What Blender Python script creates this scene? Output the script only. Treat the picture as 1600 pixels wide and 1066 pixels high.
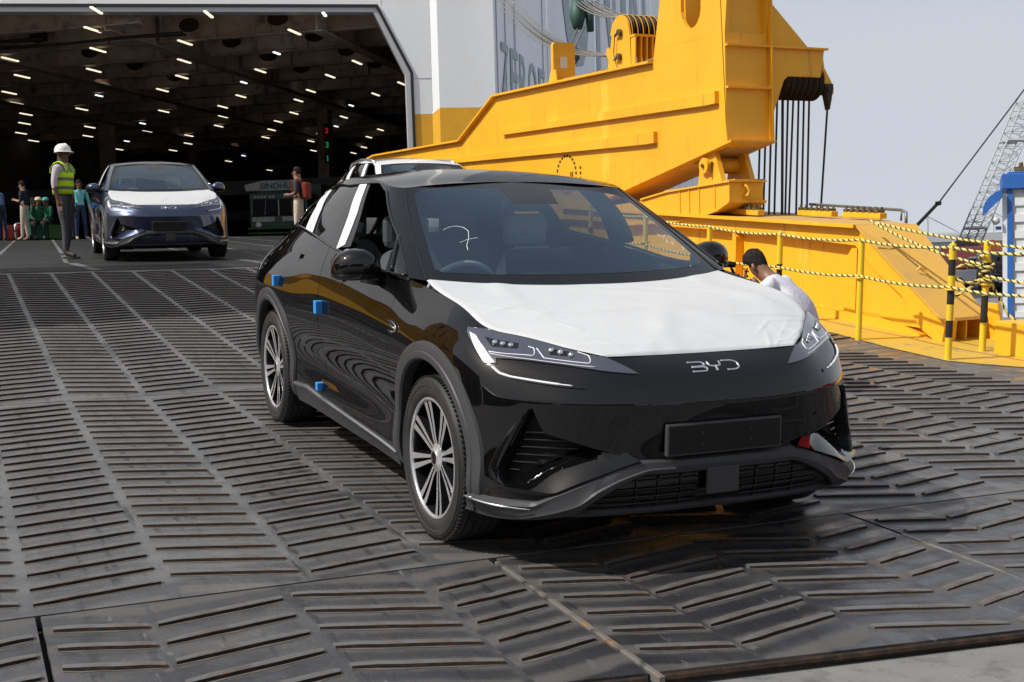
import bpy, bmesh, math, random
import numpy as np
from mathutils import Vector, Matrix, Euler
from mathutils.geometry import delaunay_2d_cdt
for _o in list(bpy.data.objects): bpy.data.objects.remove(_o)
SC = bpy.context.scene; COL = SC.collection
_T0=__import__('time').time()
rnd = random.Random(7)
R = math.radians
# ---------------------------------------------------------------- camera
cam = bpy.data.cameras.new('camera'); cam_o = bpy.data.objects.new('camera', cam); COL.objects.link(cam_o)
cam.sensor_width = 36; cam.lens = 44.92; cam.clip_start = .1; cam.clip_end = 4000
_r = Vector((0.402942,0.914808,-0.027623)); _d = Vector((0.043752,-0.049401,-0.997820)); _f = Vector((-0.914179,0.400856,-0.059930))
cam_o.matrix_world = Matrix(((_r.x, -_d.x, -_f.x, 8.1703), (_r.y, -_d.y, -_f.y, -2.8335), (_r.z, -_d.z, -_f.z, 0.9785), (0, 0, 0, 1)))
SC.camera = cam_o
# ---------------------------------------------------------------- sky, sun, exposure
SUN_EL = 47; SUN_AZ = math.atan2(-1, -.02)           # direction towards the sun: behind the ramp's left side
W = bpy.data.worlds.new('World'); SC.world = W; W.use_nodes = True
nt = W.node_tree; bg = nt.nodes['Background']
sky = nt.nodes.new('ShaderNodeTexSky'); sky.sky_type = 'NISHITA'; sky.sun_disc = False
sky.sun_elevation = R(SUN_EL); sky.sun_rotation = math.pi/2 - SUN_AZ
sky.air_density = 1.2; sky.dust_density = 6; sky.ozone_density = 1.5
hz = nt.nodes.new('ShaderNodeMixRGB')
_tc = nt.nodes.new('ShaderNodeTexCoord'); _sx = nt.nodes.new('ShaderNodeSeparateXYZ'); nt.links.new(_tc.outputs['Generated'], _sx.inputs[0])
_mr = nt.nodes.new('ShaderNodeMapRange'); _mr.inputs['From Min'].default_value = .02; _mr.inputs['From Max'].default_value = .85
_mr.inputs['To Min'].default_value = .95; _mr.inputs['To Max'].default_value = .40; nt.links.new(_sx.outputs['Z'], _mr.inputs['Value']); nt.links.new(_mr.outputs[0], hz.inputs['Fac'])
_cn = nt.nodes.new('ShaderNodeTexNoise'); _cn.inputs['Scale'].default_value = 2.2; _cn.inputs['Detail'].default_value = 5
_cm = nt.nodes.new('ShaderNodeMapping'); _cm.inputs['Scale'].default_value = (1, 1, 4); nt.links.new(_tc.outputs['Generated'], _cm.inputs[0]); nt.links.new(_cm.outputs[0], _cn.inputs['Vector'])
_cc = nt.nodes.new('ShaderNodeMixRGB'); nt.links.new(_cn.outputs[0], _cc.inputs['Fac'])
_cc.inputs['Color1'].default_value = (5.9, 6.35, 7.15, 1); _cc.inputs['Color2'].default_value = (7.1, 7.5, 8.0, 1)    # thin uneven haze, thickest towards the horizon
nt.links.new(_cc.outputs[0], hz.inputs['Color2'])
nt.links.new(sky.outputs[0], hz.inputs['Color1']); nt.links.new(hz.outputs[0], bg.inputs['Color'])
bg.inputs['Strength'].default_value = .1
sun = bpy.data.lights.new('sun', 'SUN'); sun.energy = 4.8; sun.angle = R(.8); sun.color = (1, .97, .91)
sun_o = bpy.data.objects.new('sun', sun); COL.objects.link(sun_o)
TOSUN = Vector((math.cos(SUN_AZ)*math.cos(R(SUN_EL)), math.sin(SUN_AZ)*math.cos(R(SUN_EL)), math.sin(R(SUN_EL))))
sun_o.rotation_euler = (-TOSUN).to_track_quat('-Z', 'Y').to_euler()
SC.render.engine = 'CYCLES'
SC.view_settings.view_transform = 'Standard'; SC.view_settings.look = 'None'
SC.view_settings.exposure = 0; SC.view_settings.gamma = 1; SC.view_settings.use_curve_mapping = False
SC.cycles.max_bounces = 8; SC.cycles.transparent_max_bounces = 12; SC.cycles.glossy_bounces = 4
PITCH = R(4.3)                                          # slope of the ramp's outer end
RAMP_M = Matrix.Rotation(PITCH, 4, 'Y')                 # ramp frame (x down the ramp, y left, z out of the plate) -> world

# ---------------------------------------------------------------- helpers
def mesh_obj(name, verts, faces, mat=None, parent=None, smooth=False, mats=None, fmat=None, M=None):
    me = bpy.data.meshes.new(name); me.from_pydata([tuple(map(float, v)) for v in verts], [], [tuple(map(int, f)) for f in faces])
    for m_ in (mats or ([mat] if mat else [])): me.materials.append(m_)
    if fmat is not None: me.polygons.foreach_set('material_index', np.array(fmat, np.int32))
    if smooth: me.polygons.foreach_set('use_smooth', np.ones(len(me.polygons), bool))
    me.update()
    o = bpy.data.objects.new(name, me); COL.objects.link(o)
    if M is not None: o.matrix_world = M
    if parent: o.parent = parent
    return o
def tag(o, label=None, cat=None, group=None, kind=None):
    if label: o['label'] = label
    if cat: o['category'] = cat
    if group: o['group'] = group
    if kind: o['kind'] = kind
    return o
def empty(name, M=None, label=None, cat=None, group=None, kind=None):
    o = bpy.data.objects.new(name, None); o.empty_display_size = .2; COL.objects.link(o)
    if M is not None: o.matrix_world = M
    return tag(o, label, cat, group, kind)
def copy_tree(o, parent=None):
    c = o.copy(); COL.objects.link(c); c.parent = parent
    for k in list(o.children): copy_tree(k, c)
    return c
class MB:
    """collects simple solids into one mesh"""
    def __init__(s): s.v = []; s.f = []; s.m = []
    def add(s, v, f, mi=0):
        n = len(s.v); s.v += [tuple(map(float, a)) for a in v]; s.f += [tuple(n+int(i) for i in q) for q in f]; s.m += [mi]*len(f); return s
    def box(s, a, b, M=None, mi=0):
        (x0, y0, z0), (x1, y1, z1) = a, b
        v = [(x0,y0,z0),(x1,y0,z0),(x1,y1,z0),(x0,y1,z0),(x0,y0,z1),(x1,y0,z1),(x1,y1,z1),(x0,y1,z1)]
        if M is not None: v = [M @ Vector(p) for p in v]
        return s.add(v, [(0,3,2,1),(4,5,6,7),(0,1,5,4),(1,2,6,5),(2,3,7,6),(3,0,4,7)], mi)
    def prism(s, poly, h0, h1, fn, mi=0):
        """poly: 2-D outline (counter-clockwise seen from +h), fn(a, b, h) -> point"""
        n = len(poly); v = [fn(a, b, h0) for a, b in poly] + [fn(a, b, h1) for a, b in poly]
        f = [tuple(range(n))[::-1], tuple(range(n, 2*n))] + [(i, (i+1) % n, n+(i+1) % n, n+i) for i in range(n)]
        return s.add(v, f, mi)
    def tube(s, pts, r, n=8, caps=True, mi=0, closed=False):
        P = [Vector(p) for p in pts]; k = len(P); base = len(s.v); rr = r if hasattr(r, '__len__') else [r]*k
        up = None; V = []
        for i in range(k):
            if closed: t = P[(i+1) % k]-P[i-1]
            else: t = P[min(i+1, k-1)]-P[max(i-1, 0)]
            t.normalize()
            if up is None:
                a = Vector((0, 0, 1)) if abs(t.z) < .9 else Vector((1, 0, 0)); up = t.cross(a).normalized()
            up = (up - t*up.dot(t)).normalized(); w = t.cross(up)
            for j in range(n):
                an = 2*math.pi*j/n; V.append(P[i] + (up*math.cos(an)+w*math.sin(an))*rr[i])
        f = [(i*n+j, i*n+(j+1) % n, (i+1)*n+(j+1) % n, (i+1)*n+j) for i in range(k-1) for j in range(n)]
        if closed: f += [((k-1)*n+j, (k-1)*n+(j+1) % n, (j+1) % n, j) for j in range(n)]
        elif caps: f += [tuple(range(n))[::-1], tuple((k-1)*n+j for j in range(n))]
        return s.add(V, f, mi)
    def lathe(s, prof, n, M=None, mi=0, caps=False):
        """prof: (radius, height) pairs round local z"""
        k = len(prof); V = []
        for r_, h in prof:
            for j in range(n):
                a = 2*math.pi*j/n; p = Vector((r_*math.cos(a), r_*math.sin(a), h)); V.append(M @ p if M is not None else p)
        f = [(i*n+j, i*n+(j+1) % n, (i+1)*n+(j+1) % n, (i+1)*n+j) for i in range(k-1) for j in range(n)]
        if caps: f += [tuple(range(n))[::-1], tuple((k-1)*n+j for j in range(n))]
        return s.add(V, f, mi)
    def obj(s, name, mat=None, parent=None, smooth=False, mats=None, M=None, bevel=0, auto=None):
        o = mesh_obj(name, s.v, s.f, mat, parent, smooth, mats, s.m if mats else None, M)
        if bevel:
            b = o.modifiers.new('bevel', 'BEVEL'); b.width = bevel; b.segments = 2; b.limit_method = 'ANGLE'; b.angle_limit = R(40)
        if auto is not None:
            o.data.set_sharp_from_angle(angle=R(auto))
        return o
def rot_to(d, up=(0, 0, 1)):
    """matrix whose local z runs along d"""
    return Vector(d).to_track_quat('Z', 'Y').to_matrix().to_4x4()

# ---------------------------------------------------------------- materials
def node_mat(name, color, rough=.5, metal=0, spec=.5, coat=0, coat_rough=.03, var=None, bump=None, emit=None, rust=None, dirt=None, rvar=None, layers=()):
    """principled material; var = (colour2, scale, contrast lo, hi); bump = (scale, strength, distance); rust / dirt = (colour, scale, lo, hi)"""
    m = bpy.data.materials.new(name); m.use_nodes = True; n = m.node_tree.nodes; L = m.node_tree.links
    b = n['Principled BSDF']; b.inputs['Roughness'].default_value = rough; b.inputs['Metallic'].default_value = metal
    b.inputs['Specular IOR Level'].default_value = spec; b.inputs['Coat Weight'].default_value = coat; b.inputs['Coat Roughness'].default_value = coat_rough
    c4 = tuple(color)+(1,); b.inputs['Base Color'].default_value = c4
    tc = n.new('ShaderNodeTexCoord'); sock = None
    def noise(scale, detail=6, rough_=.6, stretch=None):
        t = n.new('ShaderNodeTexNoise'); t.inputs['Scale'].default_value = scale; t.inputs['Detail'].default_value = detail; t.inputs['Roughness'].default_value = rough_
        src = tc.outputs['Object']
        if stretch:
            mp = n.new('ShaderNodeMapping'); mp.inputs['Scale'].default_value = stretch; L.new(src, mp.inputs['Vector']); src = mp.outputs[0]
        L.new(src, t.inputs['Vector']); return t
    def ramp(s, lo, hi):
        r_ = n.new('ShaderNodeMapRange'); r_.inputs['From Min'].default_value = lo; r_.inputs['From Max'].default_value = hi; L.new(s, r_.inputs['Value']); return r_.outputs[0]
    def mix(fac, a, bcol):
        x = n.new('ShaderNodeMixRGB'); L.new(fac, x.inputs['Fac'])
        if hasattr(a, 'links'): L.new(a, x.inputs['Color1'])
        else: x.inputs['Color1'].default_value = tuple(a)+(1,)
        x.inputs['Color2'].default_value = tuple(bcol)+(1,); return x.outputs[0]
    cur = color
    for spec_ in (var, dirt, rust)+tuple(layers):
        if spec_:
            st = spec_[4] if len(spec_) > 4 else None
            cur = mix(ramp(noise(spec_[1], stretch=st).outputs[0], spec_[2], spec_[3]), cur, spec_[0])
    if cur is not color: L.new(cur, b.inputs['Base Color'])
    if rvar:
        r_ = n.new('ShaderNodeMapRange'); r_.inputs['From Min'].default_value = .3; r_.inputs['From Max'].default_value = .7
        r_.inputs['To Min'].default_value = rvar[1]; r_.inputs['To Max'].default_value = rvar[2]
        L.new(noise(rvar[0]).outputs[0], r_.inputs['Value']); L.new(r_.outputs[0], b.inputs['Roughness'])
    if bump:
        bp_ = n.new('ShaderNodeBump'); bp_.inputs['Strength'].default_value = bump[1]; bp_.inputs['Distance'].default_value = bump[2]
        L.new(noise(bump[0], 5).outputs[0], bp_.inputs['Height']); L.new(bp_.outputs[0], b.inputs['Normal'])
    if emit:
        b.inputs['Emission Color'].default_value = tuple(emit[0])+(1,); b.inputs['Emission Strength'].default_value = emit[1]
    return m
def glass_mat(name, tint, refl=(1, 1, 1), ior=1.65, rough=0.0):
    """thin pane: tinted see-through plus mirror reflection by Fresnel"""
    m = bpy.data.materials.new(name); m.use_nodes = True; n = m.node_tree.nodes; L = m.node_tree.links
    n.remove(n['Principled BSDF']); out = n['Material Output']
    t = n.new('ShaderNodeBsdfTransparent'); t.inputs[0].default_value = tuple(tint)+(1,)
    g = n.new('ShaderNodeBsdfGlossy'); g.inputs['Roughness'].default_value = rough; g.inputs['Color'].default_value = tuple(refl)+(1,)
    fr = n.new('ShaderNodeFresnel'); geo = n.new('ShaderNodeNewGeometry'); mr = n.new('ShaderNodeMapRange'); mr.inputs['To Min'].default_value = ior; mr.inputs['To Max'].default_value = 1/ior; L.new(geo.outputs['Backfacing'], mr.inputs['Value']); L.new(mr.outputs[0], fr.inputs['IOR'])   # same reflection from both sides of the pane
    mx = n.new('ShaderNodeMixShader'); L.new(fr.outputs[0], mx.inputs[0]); L.new(t.outputs[0], mx.inputs[1]); L.new(g.outputs[0], mx.inputs[2]); L.new(mx.outputs[0], out.inputs[0])
    return m
M_ = {}
M_['black_paint'] = node_mat('black_paint', (.003, .003, .0034), .3, 0, .0, 1, .012)
M_['grey_paint'] = node_mat('grey_paint', (.030, .044, .092), .30, .65, .5, 1, .02)
M_['white_paint'] = node_mat('white_paint', (.72, .72, .73), .25, 0, .5, 1, .02)
M_['gloss_black'] = node_mat('gloss_black', (.004, .004, .0045), .08, 0, .5)
M_['matte_black'] = node_mat('matte_black', (.006, .006, .0065), .6, 0, .3)
M_['cladding'] = node_mat('cladding', (.040, .040, .044), .5, 0, .4, bump=(900, .15, .002))
M_['chrome'] = node_mat('chrome', (.75, .76, .78), .09, 1)
M_['silver_trim'] = node_mat('silver_trim', (.55, .55, .57), .28, 1)
M_['tyre'] = node_mat('tyre', (.018, .018, .019), .62, 0, .35, var=((.03, .029, .028), 9, .4, .75))
M_['rim_face'] = node_mat('rim_face', (.62, .62, .64), .22, .72)
M_['rim_dark'] = node_mat('rim_dark', (.012, .012, .014), .25, .3, .5)
M_['film'] = node_mat('film', (.50, .51, .52), .5, 0, .4, bump=(7, .18, .02), var=((.48, .49, .50), 5, .45, .75))
M_['film_strip'] = node_mat('film_strip', (.66, .67, .68), .45)
M_['blue_foam'] = node_mat('blue_foam', (.02, .22, .60), .7)
M_['lens_glass'] = node_mat('lens_glass', (.058, .064, .088), .06, .2, .6, 1, .01)
M_['light_guide'] = node_mat('light_guide', (.72, .72, .78), .25, 0, .6)
M_['lens_dark'] = node_mat('lens_dark', (.008, .008, .012), .1)
M_['windshield'] = glass_mat('windshield', (.70, .78, .80), (.66, .84, 1), 2.25)
M_['clear_glass'] = glass_mat('clear_glass', (.66, .70, .70))
M_['side_glass'] = glass_mat('side_glass', (.20, .22, .23), (.95, .95, .95))
M_['interior_dark'] = node_mat('interior_dark', (.03, .032, .035), .75)
M_['seat_fabric'] = node_mat('seat_fabric', (.33, .35, .37), .6)
M_['seat_wrap'] = node_mat('seat_wrap', (.68, .71, .73), .25, 0, .6, bump=(14, .8, .03))
M_['paper'] = node_mat('paper', (.8, .82, .82), .6)
M_['chalk'] = node_mat('chalk', (.75, .76, .78), .7)
M_['disc'] = node_mat('disc', (.25, .25, .26), .35, 1)
# ---------------------------------------------------------------- car body surfaces (numpy)
def nspline(t, P, q):
    """natural cubic spline through P (n,k) at knots t, evaluated at q"""
    t = np.asarray(t, float); P = np.asarray(P, float); n = len(t); h = np.diff(t)
    Am = np.zeros((n, n)); B = np.zeros((n,) + P.shape[1:])
    Am[0, 0] = Am[-1, -1] = 1
    for i in range(1, n - 1):
        Am[i, i-1] = h[i-1]; Am[i, i] = 2*(h[i-1] + h[i]); Am[i, i+1] = h[i]
        B[i] = 6*((P[i+1]-P[i])/h[i] - (P[i]-P[i-1])/h[i-1])
    M = np.linalg.solve(Am, B)
    q = np.asarray(q, float); i = np.clip(np.searchsorted(t, q, side='right') - 1, 0, n - 2)
    hh = h[i][:, None]; a = (t[i+1] - q)[:, None]; b = (q - t[i])[:, None]
    return (M[i]*a**3 + M[i+1]*b**3)/(6*hh) + (P[i]/hh - M[i]*hh/6)*a + (P[i+1]/hh - M[i+1]*hh/6)*b

def arc(P):
    d = np.linalg.norm(np.diff(P, axis=0), axis=1)
    return np.concatenate([[0], np.cumsum(np.sqrt(d)*np.sqrt(d))])

# stations round the body, nose centre -> side -> tail centre; each is 8 levels from the underside up
def _st(*pts): return list(pts)
TUB = [
 _st((3.45,0,.19),(3.655,0,.235),(3.735,0,.30),(3.75,0,.42),(3.772,0,.57),(3.795,0,.700),(3.733,0,.795),(3.62,0,.868)),
 _st((3.45,.24,.19),(3.65,.24,.235),(3.733,.24,.30),(3.748,.24,.42),(3.768,.24,.57),(3.788,.24,.700),(3.728,.245,.795),(3.62,.25,.868)),
 _st((3.44,.44,.19),(3.63,.45,.235),(3.712,.45,.30),(3.725,.45,.42),(3.735,.45,.57),(3.748,.45,.705),(3.695,.45,.80),(3.613,.455,.873)),
 _st((3.40,.60,.19),(3.58,.63,.235),(3.667,.64,.30),(3.672,.64,.42),(3.665,.63,.57),(3.668,.62,.71),(3.600,.615,.805),(3.47,.60,.907)),
 _st((3.32,.72,.19),(3.48,.78,.235),(3.565,.80,.30),(3.56,.795,.42),(3.545,.78,.57),(3.545,.76,.712),(3.480,.75,.82),(3.33,.715,.938)),
 _st((3.25,.76,.20),(3.35,.86,.24),(3.425,.90,.30),(3.415,.905,.42),(3.395,.897,.57),(3.39,.885,.715),(3.34,.872,.835),(3.215,.80,.962)),
 _st((3.15,.78,.20),(3.22,.90,.24),(3.25,.95,.31),(3.235,.955,.43),(3.21,.955,.585),(3.19,.945,.74),(3.17,.922,.875),(3.08,.828,1.012)),
 _st((2.90,.80,.20),(2.90,.92,.24),(2.90,.95,.33),(2.89,.957,.47),(2.88,.966,.64),(2.87,.966,.80),(2.87,.936,.935),(2.85,.834,1.055)),
 _st((2.47,.80,.20),(2.47,.90,.24),(2.47,.935,.33),(2.46,.93,.47),(2.46,.946,.65),(2.46,.956,.81),(2.46,.934,.955),(2.45,.862,1.105)),
 _st((2.0,.80,.20),(2.0,.885,.24),(2.0,.928,.33),(2.0,.908,.47),(2.0,.935,.66),(2.0,.949,.835),(2.0,.930,.985),(2.0,.878,1.128)),
 _st((1.5,.80,.20),(1.5,.885,.24),(1.5,.925,.33),(1.5,.900,.47),(1.5,.930,.67),(1.5,.946,.86),(1.5,.926,1.015),(1.5,.878,1.165)),
 _st((.95,.80,.20),(.95,.885,.24),(.95,.927,.33),(.95,.905,.47),(.95,.936,.68),(.95,.948,.885),(.95,.922,1.05),(.95,.862,1.205)),
 _st((.42,.80,.20),(.42,.895,.24),(.42,.935,.34),(.42,.930,.49),(.42,.953,.70),(.42,.956,.92),(.42,.905,1.09),(.42,.825,1.245)),
 _st((0,.80,.20),(0,.90,.25),(0,.945,.36),(0,.952,.52),(0,.966,.74),(0,.958,.95),(0,.878,1.115),(0,.775,1.262)),
 _st((-.38,.80,.24),(-.38,.87,.28),(-.38,.93,.38),(-.38,.945,.53),(-.38,.953,.74),(-.38,.936,.955),(-.38,.83,1.105),(-.36,.715,1.235)),
 _st((-.68,.74,.30),(-.70,.81,.34),(-.70,.87,.42),(-.72,.89,.55),(-.72,.895,.74),(-.72,.865,.95),(-.71,.76,1.085),(-.66,.655,1.19)),
 _st((-.85,.60,.30),(-.88,.68,.34),(-.90,.74,.42),(-.93,.76,.55),(-.94,.77,.74),(-.95,.73,.94),(-.93,.62,1.065),(-.86,.53,1.16)),
 _st((-.88,.30,.30),(-.93,.33,.34),(-.96,.36,.42),(-.99,.37,.55),(-1.0,.38,.74),(-1.02,.37,.94),(-1.01,.33,1.06),(-.93,.28,1.15)),
 _st((-.89,0,.30),(-.94,0,.34),(-.97,0,.42),(-1.0,0,.55),(-1.01,0,.74),(-1.035,0,.94),(-1.02,0,1.06),(-.94,0,1.15)),
]
def spline_grid(G, us, vs):
    """G list of stations x levels x 3 -> points len(us) x len(vs) x 3; us in station index, vs in level index.  The first and
    last stations lie on the symmetry plane, so the rows are mirrored there to keep the tangent square to it."""
    G = np.array(G, float); n, m = G.shape[:2]
    k = 2
    E = np.concatenate([G[1:1+k][::-1]*[1,-1,1], G, G[-1-k:-1][::-1]*[1,-1,1]])
    rows = []
    for j in range(m):
        t = arc(E[:, j]); q = np.interp(np.asarray(us)+k, np.arange(n+2*k), t)
        rows.append(nspline(t, E[:, j], q))
    R = np.stack(rows, 1)
    out = np.zeros((len(us), len(vs), 3))
    for i in range(len(us)):
        t = arc(R[i]); q = np.interp(vs, np.arange(m), t)
        out[i] = nspline(t, R[i], q)
    return out

# greenhouse: base loop -> roof edge loop
GH = [  # stations: base, lower, upper, roof edge
 _st((2.70,0,1.072),(2.36,0,1.255),(1.99,0,1.430),(1.655,0,1.556)),
 _st((2.68,.30,1.075),(2.345,.285,1.255),(1.985,.265,1.428),(1.658,.245,1.553)),
 _st((2.60,.58,1.085),(2.29,.55,1.250),(1.96,.51,1.415),(1.672,.475,1.543)),
 _st((2.488,.80,1.103),(2.215,.753,1.247),(1.93,.692,1.395),(1.70,.628,1.525)),
 _st((2.43,.868,1.115),(2.165,.810,1.245),(1.88,.745,1.388),(1.62,.672,1.530)),
 _st((2.10,.878,1.122),(1.90,.832,1.255),(1.68,.765,1.410),(1.45,.672,1.554)),
 _st((1.5,.880,1.165),(1.46,.832,1.290),(1.38,.762,1.435),(1.25,.668,1.566)),
 _st((.95,.866,1.205),(.97,.820,1.315),(.97,.752,1.450),(.95,.655,1.573)),
 _st((.42,.828,1.245),(.48,.785,1.335),(.53,.725,1.440),(.55,.628,1.556)),
 _st((0,.778,1.262),(.05,.745,1.320),(.12,.697,1.390),(.16,.596,1.500)),
 _st((-.36,.715,1.237),(-.33,.680,1.290),(-.28,.635,1.352),(-.22,.555,1.435)),
 _st((-.66,.655,1.192),(-.60,.610,1.238),(-.52,.565,1.288),(-.44,.510,1.365)),
 _st((-.86,.53,1.162),(-.78,.49,1.205),(-.69,.455,1.250),(-.58,.420,1.325)),
 _st((-.93,.28,1.152),(-.85,.26,1.195),(-.77,.245,1.24),(-.66,.225,1.325)),
 _st((-.94,0,1.152),(-.86,0,1.195),(-.78,0,1.24),(-.67,0,1.328)),
]
# roof centre line (x, z), front -> rear, and edge taken from the greenhouse's last level
def roof_pts(us, nv=9):
    """roof cap, rows follow the greenhouse roof edge from station 0 (front centre) to 14 (rear centre)"""
    edge = spline_grid(GH, us, [3.0])[:, 0]
    cx = np.array([1.655, 1.45, 1.2, .9, .55, .2, -.15, -.45, -.67]); cz = np.array([1.556,1.598,1.620,1.626,1.615,1.583,1.525,1.440,1.328])
    out = np.zeros((len(us), nv, 3))
    for i, e in enumerate(edge):
        c = np.array([e[0], 0, np.interp(e[0], cx[::-1], cz[::-1])])
        xs = np.clip(e[0], -.67, 1.655)
        c = np.array([xs, 0, nspline(cx[::-1]*1.0, cz[::-1, None], [xs])[0, 0]])
        for j in range(nv):
            f = j/(nv-1)
            y = e[1]*(1-f); g = 1-(1-f)**2.2
            out[i, j] = (e[0]*(1-f)+c[0]*f, y, e[2]*(1-g)+c[2]*g)
    return out

HOODC_X = [3.62, 3.50, 3.30, 3.05, 2.80, 2.70]; HOODC_Z = [.868, .918, .978, 1.030, 1.062, 1.072]
HOODE = [(3.613,.455,.873),(3.47,.60,.907),(3.33,.715,.938),(3.215,.80,.962),(3.08,.828,1.012),(2.85,.834,1.055),(2.60,.815,1.085),(2.488,.80,1.103)]
def hood_pts(nu=40, nv=33):
    E = np.array(HOODE); t = arc(E); q = np.linspace(0, t[-1], nu)
    e = nspline(t, E, q)
    out = np.zeros((nu, nv, 3))
    xc = 3.62 + (2.70-3.62)*(np.linspace(0,1,nu)**.92)
    zc = nspline(-np.array(HOODC_X), np.array(HOODC_Z)[:, None], -xc)[:, 0]
    for i in range(nu):
        for j in range(nv):
            s = -1 + 2*j/(nv-1); y = e[i,1]*s; g = abs(s)**2.4
            x = xc[i] + (e[i,0]-xc[i])*abs(s)**2.2
            out[i, j] = (x, y, zc[i] + (e[i,2]-zc[i])*g)
    return out
# outlines of the details on the body, in (station, level) coordinates of the surfaces above
F = {
 'lens': [(5.76,6.686),(5.005,6.966),(4.304,6.99),(3.74,6.99),(3.205,6.988),(2.773,6.987),(2.374,6.979),(2.001,6.995),(1.736,6.596),(1.501,6.144),(1.944,6.222),(2.464,6.301),(2.955,6.316),(3.516,6.274),(4.086,6.246),(4.645,6.203),(4.623,6.057),(4.952,6.017),(5.316,6.313),(5.722,6.531)],
 'drlbar': [(5.608,6.599),(5.316,6.619),(4.972,6.405),(4.667,6.074),(4.936,6.03),(5.27,6.316)],
 'strip': [(4.935,5.985),(4.654,6.047),(4.524,5.885),(4.317,5.756),(3.95,5.716),(3.57,5.691),(3.113,5.678),(2.688,5.642),(2.707,5.506),(3.062,5.507),(3.539,5.532),(3.973,5.561),(4.378,5.642),(4.732,5.756)],
 'core': [(4.734,5.944),(4.561,5.755),(4.325,5.681),(3.961,5.64),(3.581,5.612),(3.232,5.599),(2.957,5.588)],
 'guideA': [(4.824,6.33),(4.456,6.346),(4.065,6.375),(3.713,6.42),(3.66,6.508),(3.641,6.666),(3.777,6.687)],
 'guideB': [(3.575,6.689),(3.455,6.412),(3.141,6.439),(2.767,6.482),(2.438,6.527),(2.378,6.679),(2.368,6.895),(2.575,6.96)],
 'guideC': [(4.804,6.284),(4.082,6.278),(3.508,6.312),(2.943,6.36),(2.345,6.4)],
 'modA': [(5.005,6.708),(4.007,6.725),(4.064,6.562),(4.749,6.496)],
 'modB': [(3.291,6.778),(2.676,6.88),(2.747,6.684),(3.277,6.58)],
 'fangO': [(3.958,4.741),(4.127,4.509),(4.283,4.274),(4.428,3.967),(4.566,3.646),(4.714,3.315),(4.853,3.001),(4.8,2.762),(4.611,2.6),(4.4,2.57)],
 'fangI': [(3.927,4.696),(4.017,4.433),(4.109,4.157),(4.2,3.86),(4.304,3.577),(4.407,3.309),(4.505,3.058),(4.494,2.921),(4.467,2.783),(4.382,2.599)],
 'intake': [(3.898,4.781),(4.066,4.23),(3.58,4.084),(3.094,3.928),(2.592,3.742),(3.116,3.523),(3.661,3.243),(4.218,2.993),(4.467,2.783),(4.505,3.058),(4.304,3.577),(4.109,4.157)],
 'wing': [(2.591,3.732),(1.623,3.37),(1.847,3.268),(2.332,3.048),(2.823,2.788),(3.338,2.455),(3.826,2.525),(4.369,2.562),(4.424,2.757),(3.762,3.158),(3.139,3.482)],
 'mouldO': [(5.499,2.095),(5.157,2.106),(4.831,2.105),(4.307,2.107),(3.675,2.12),(3.313,2.436),(2.921,2.69),(2.527,2.928),(2.157,3.106),(1.8,3.267),(1.583,3.34),(1.317,3.324)],
 'mouldI': [(5.954,0.755),(5.45,0.765),(4.963,0.797),(4.264,1.384),(3.868,1.906),(3.376,1.832),(2.911,1.718),(2.596,2.17),(2.232,2.484),(1.89,2.74),(1.552,2.965),(1.31,3.004)],
 'chrome': [(5.51,2.035),(5.242,2.026),(4.979,2.014),(4.625,1.99),(4.302,1.971),(4.002,1.958),(3.768,1.953)],
 'noseedge': [(3.899,4.815),(3.691,4.934),(3.372,5.044),(2.849,5.168),(2.347,5.231),(1.401,5.259)],
 'lip': [(2.895,1.672),(2.206,1.733),(1.202,1.68)],
 'sillT': [(12.022,2.062),(11.337,2.317),(10.951,2.273),(9.889,2.078),(8.932,1.906),(8.027,1.745)],
 'sillB': [(12.33,1.116),(11.948,0.8),(11.301,1.691),(10.115,1.492),(9.329,0.765),(8.962,0.869),(8.123,0.901)],
 'blocks': [(12.627,4.97),(10.607,4.8),(10.839,2.459)],
 'handles': [(12.553,5.873),(13.085,5.833),(10.25,5.959),(10.557,5.97),(9.928,5.959)],
 'fbadge': [(8.357,5.896),(8.011,5.763)],
 'belt': [(8.873,0.133),(7.604,0.126),(6.438,0.014),(4.982,0.007),(4.025,0.051)],
 'dlotop': [(4.022,1.323),(4.351,2.754),(5.065,2.921),(6.114,2.803),(7.2,2.629),(8.715,2.862),(9.265,2.079),(8.98,0.238)],
 'filmB': [(6.512,2.77),(6.119,2.797),(6.076,1.604),(6.175,0.351),(6.415,0.018),(6.375,1.449)],
 'filmC': [(9.265,2.98),(8.295,2.621),(7.874,1.426),(7.633,0.112),(8.065,0.117),(8.412,1.67)],
 'clear': [(-2.714,2.683),(-2.406,2.835),(-0.525,2.674),(-0.446,2.074),(0.495,2.083),(0.7,2.676),(2.053,2.676),(-2.76,0.365),(-2.578,0.278),(2.224,0.272),(2.725,0.315)],
 'mark7': [(-2.249,1.426),(-2.1,1.489),(-1.925,1.509),(-1.795,1.463),(-1.737,1.357),(-1.807,1.161),(-1.896,1.002),(-1.916,0.87)],
 'mark7b': [(-2.0,1.069),(-1.837,1.147),(-1.632,1.184)],
 'markX': [(2.246,1.213),(2.252,1.139),(2.313,1.111),(2.494,1.198),(2.282,1.084)],
 'mark6': [(2.552,1.1),(2.344,1.047),(2.247,0.949),(2.329,0.929),(2.465,0.984),(2.368,0.889),(2.465,0.925)],
 'markArc': [(2.094,0.749),(2.287,0.712),(2.443,0.692),(2.585,0.742),(2.639,0.818)],
}
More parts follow.
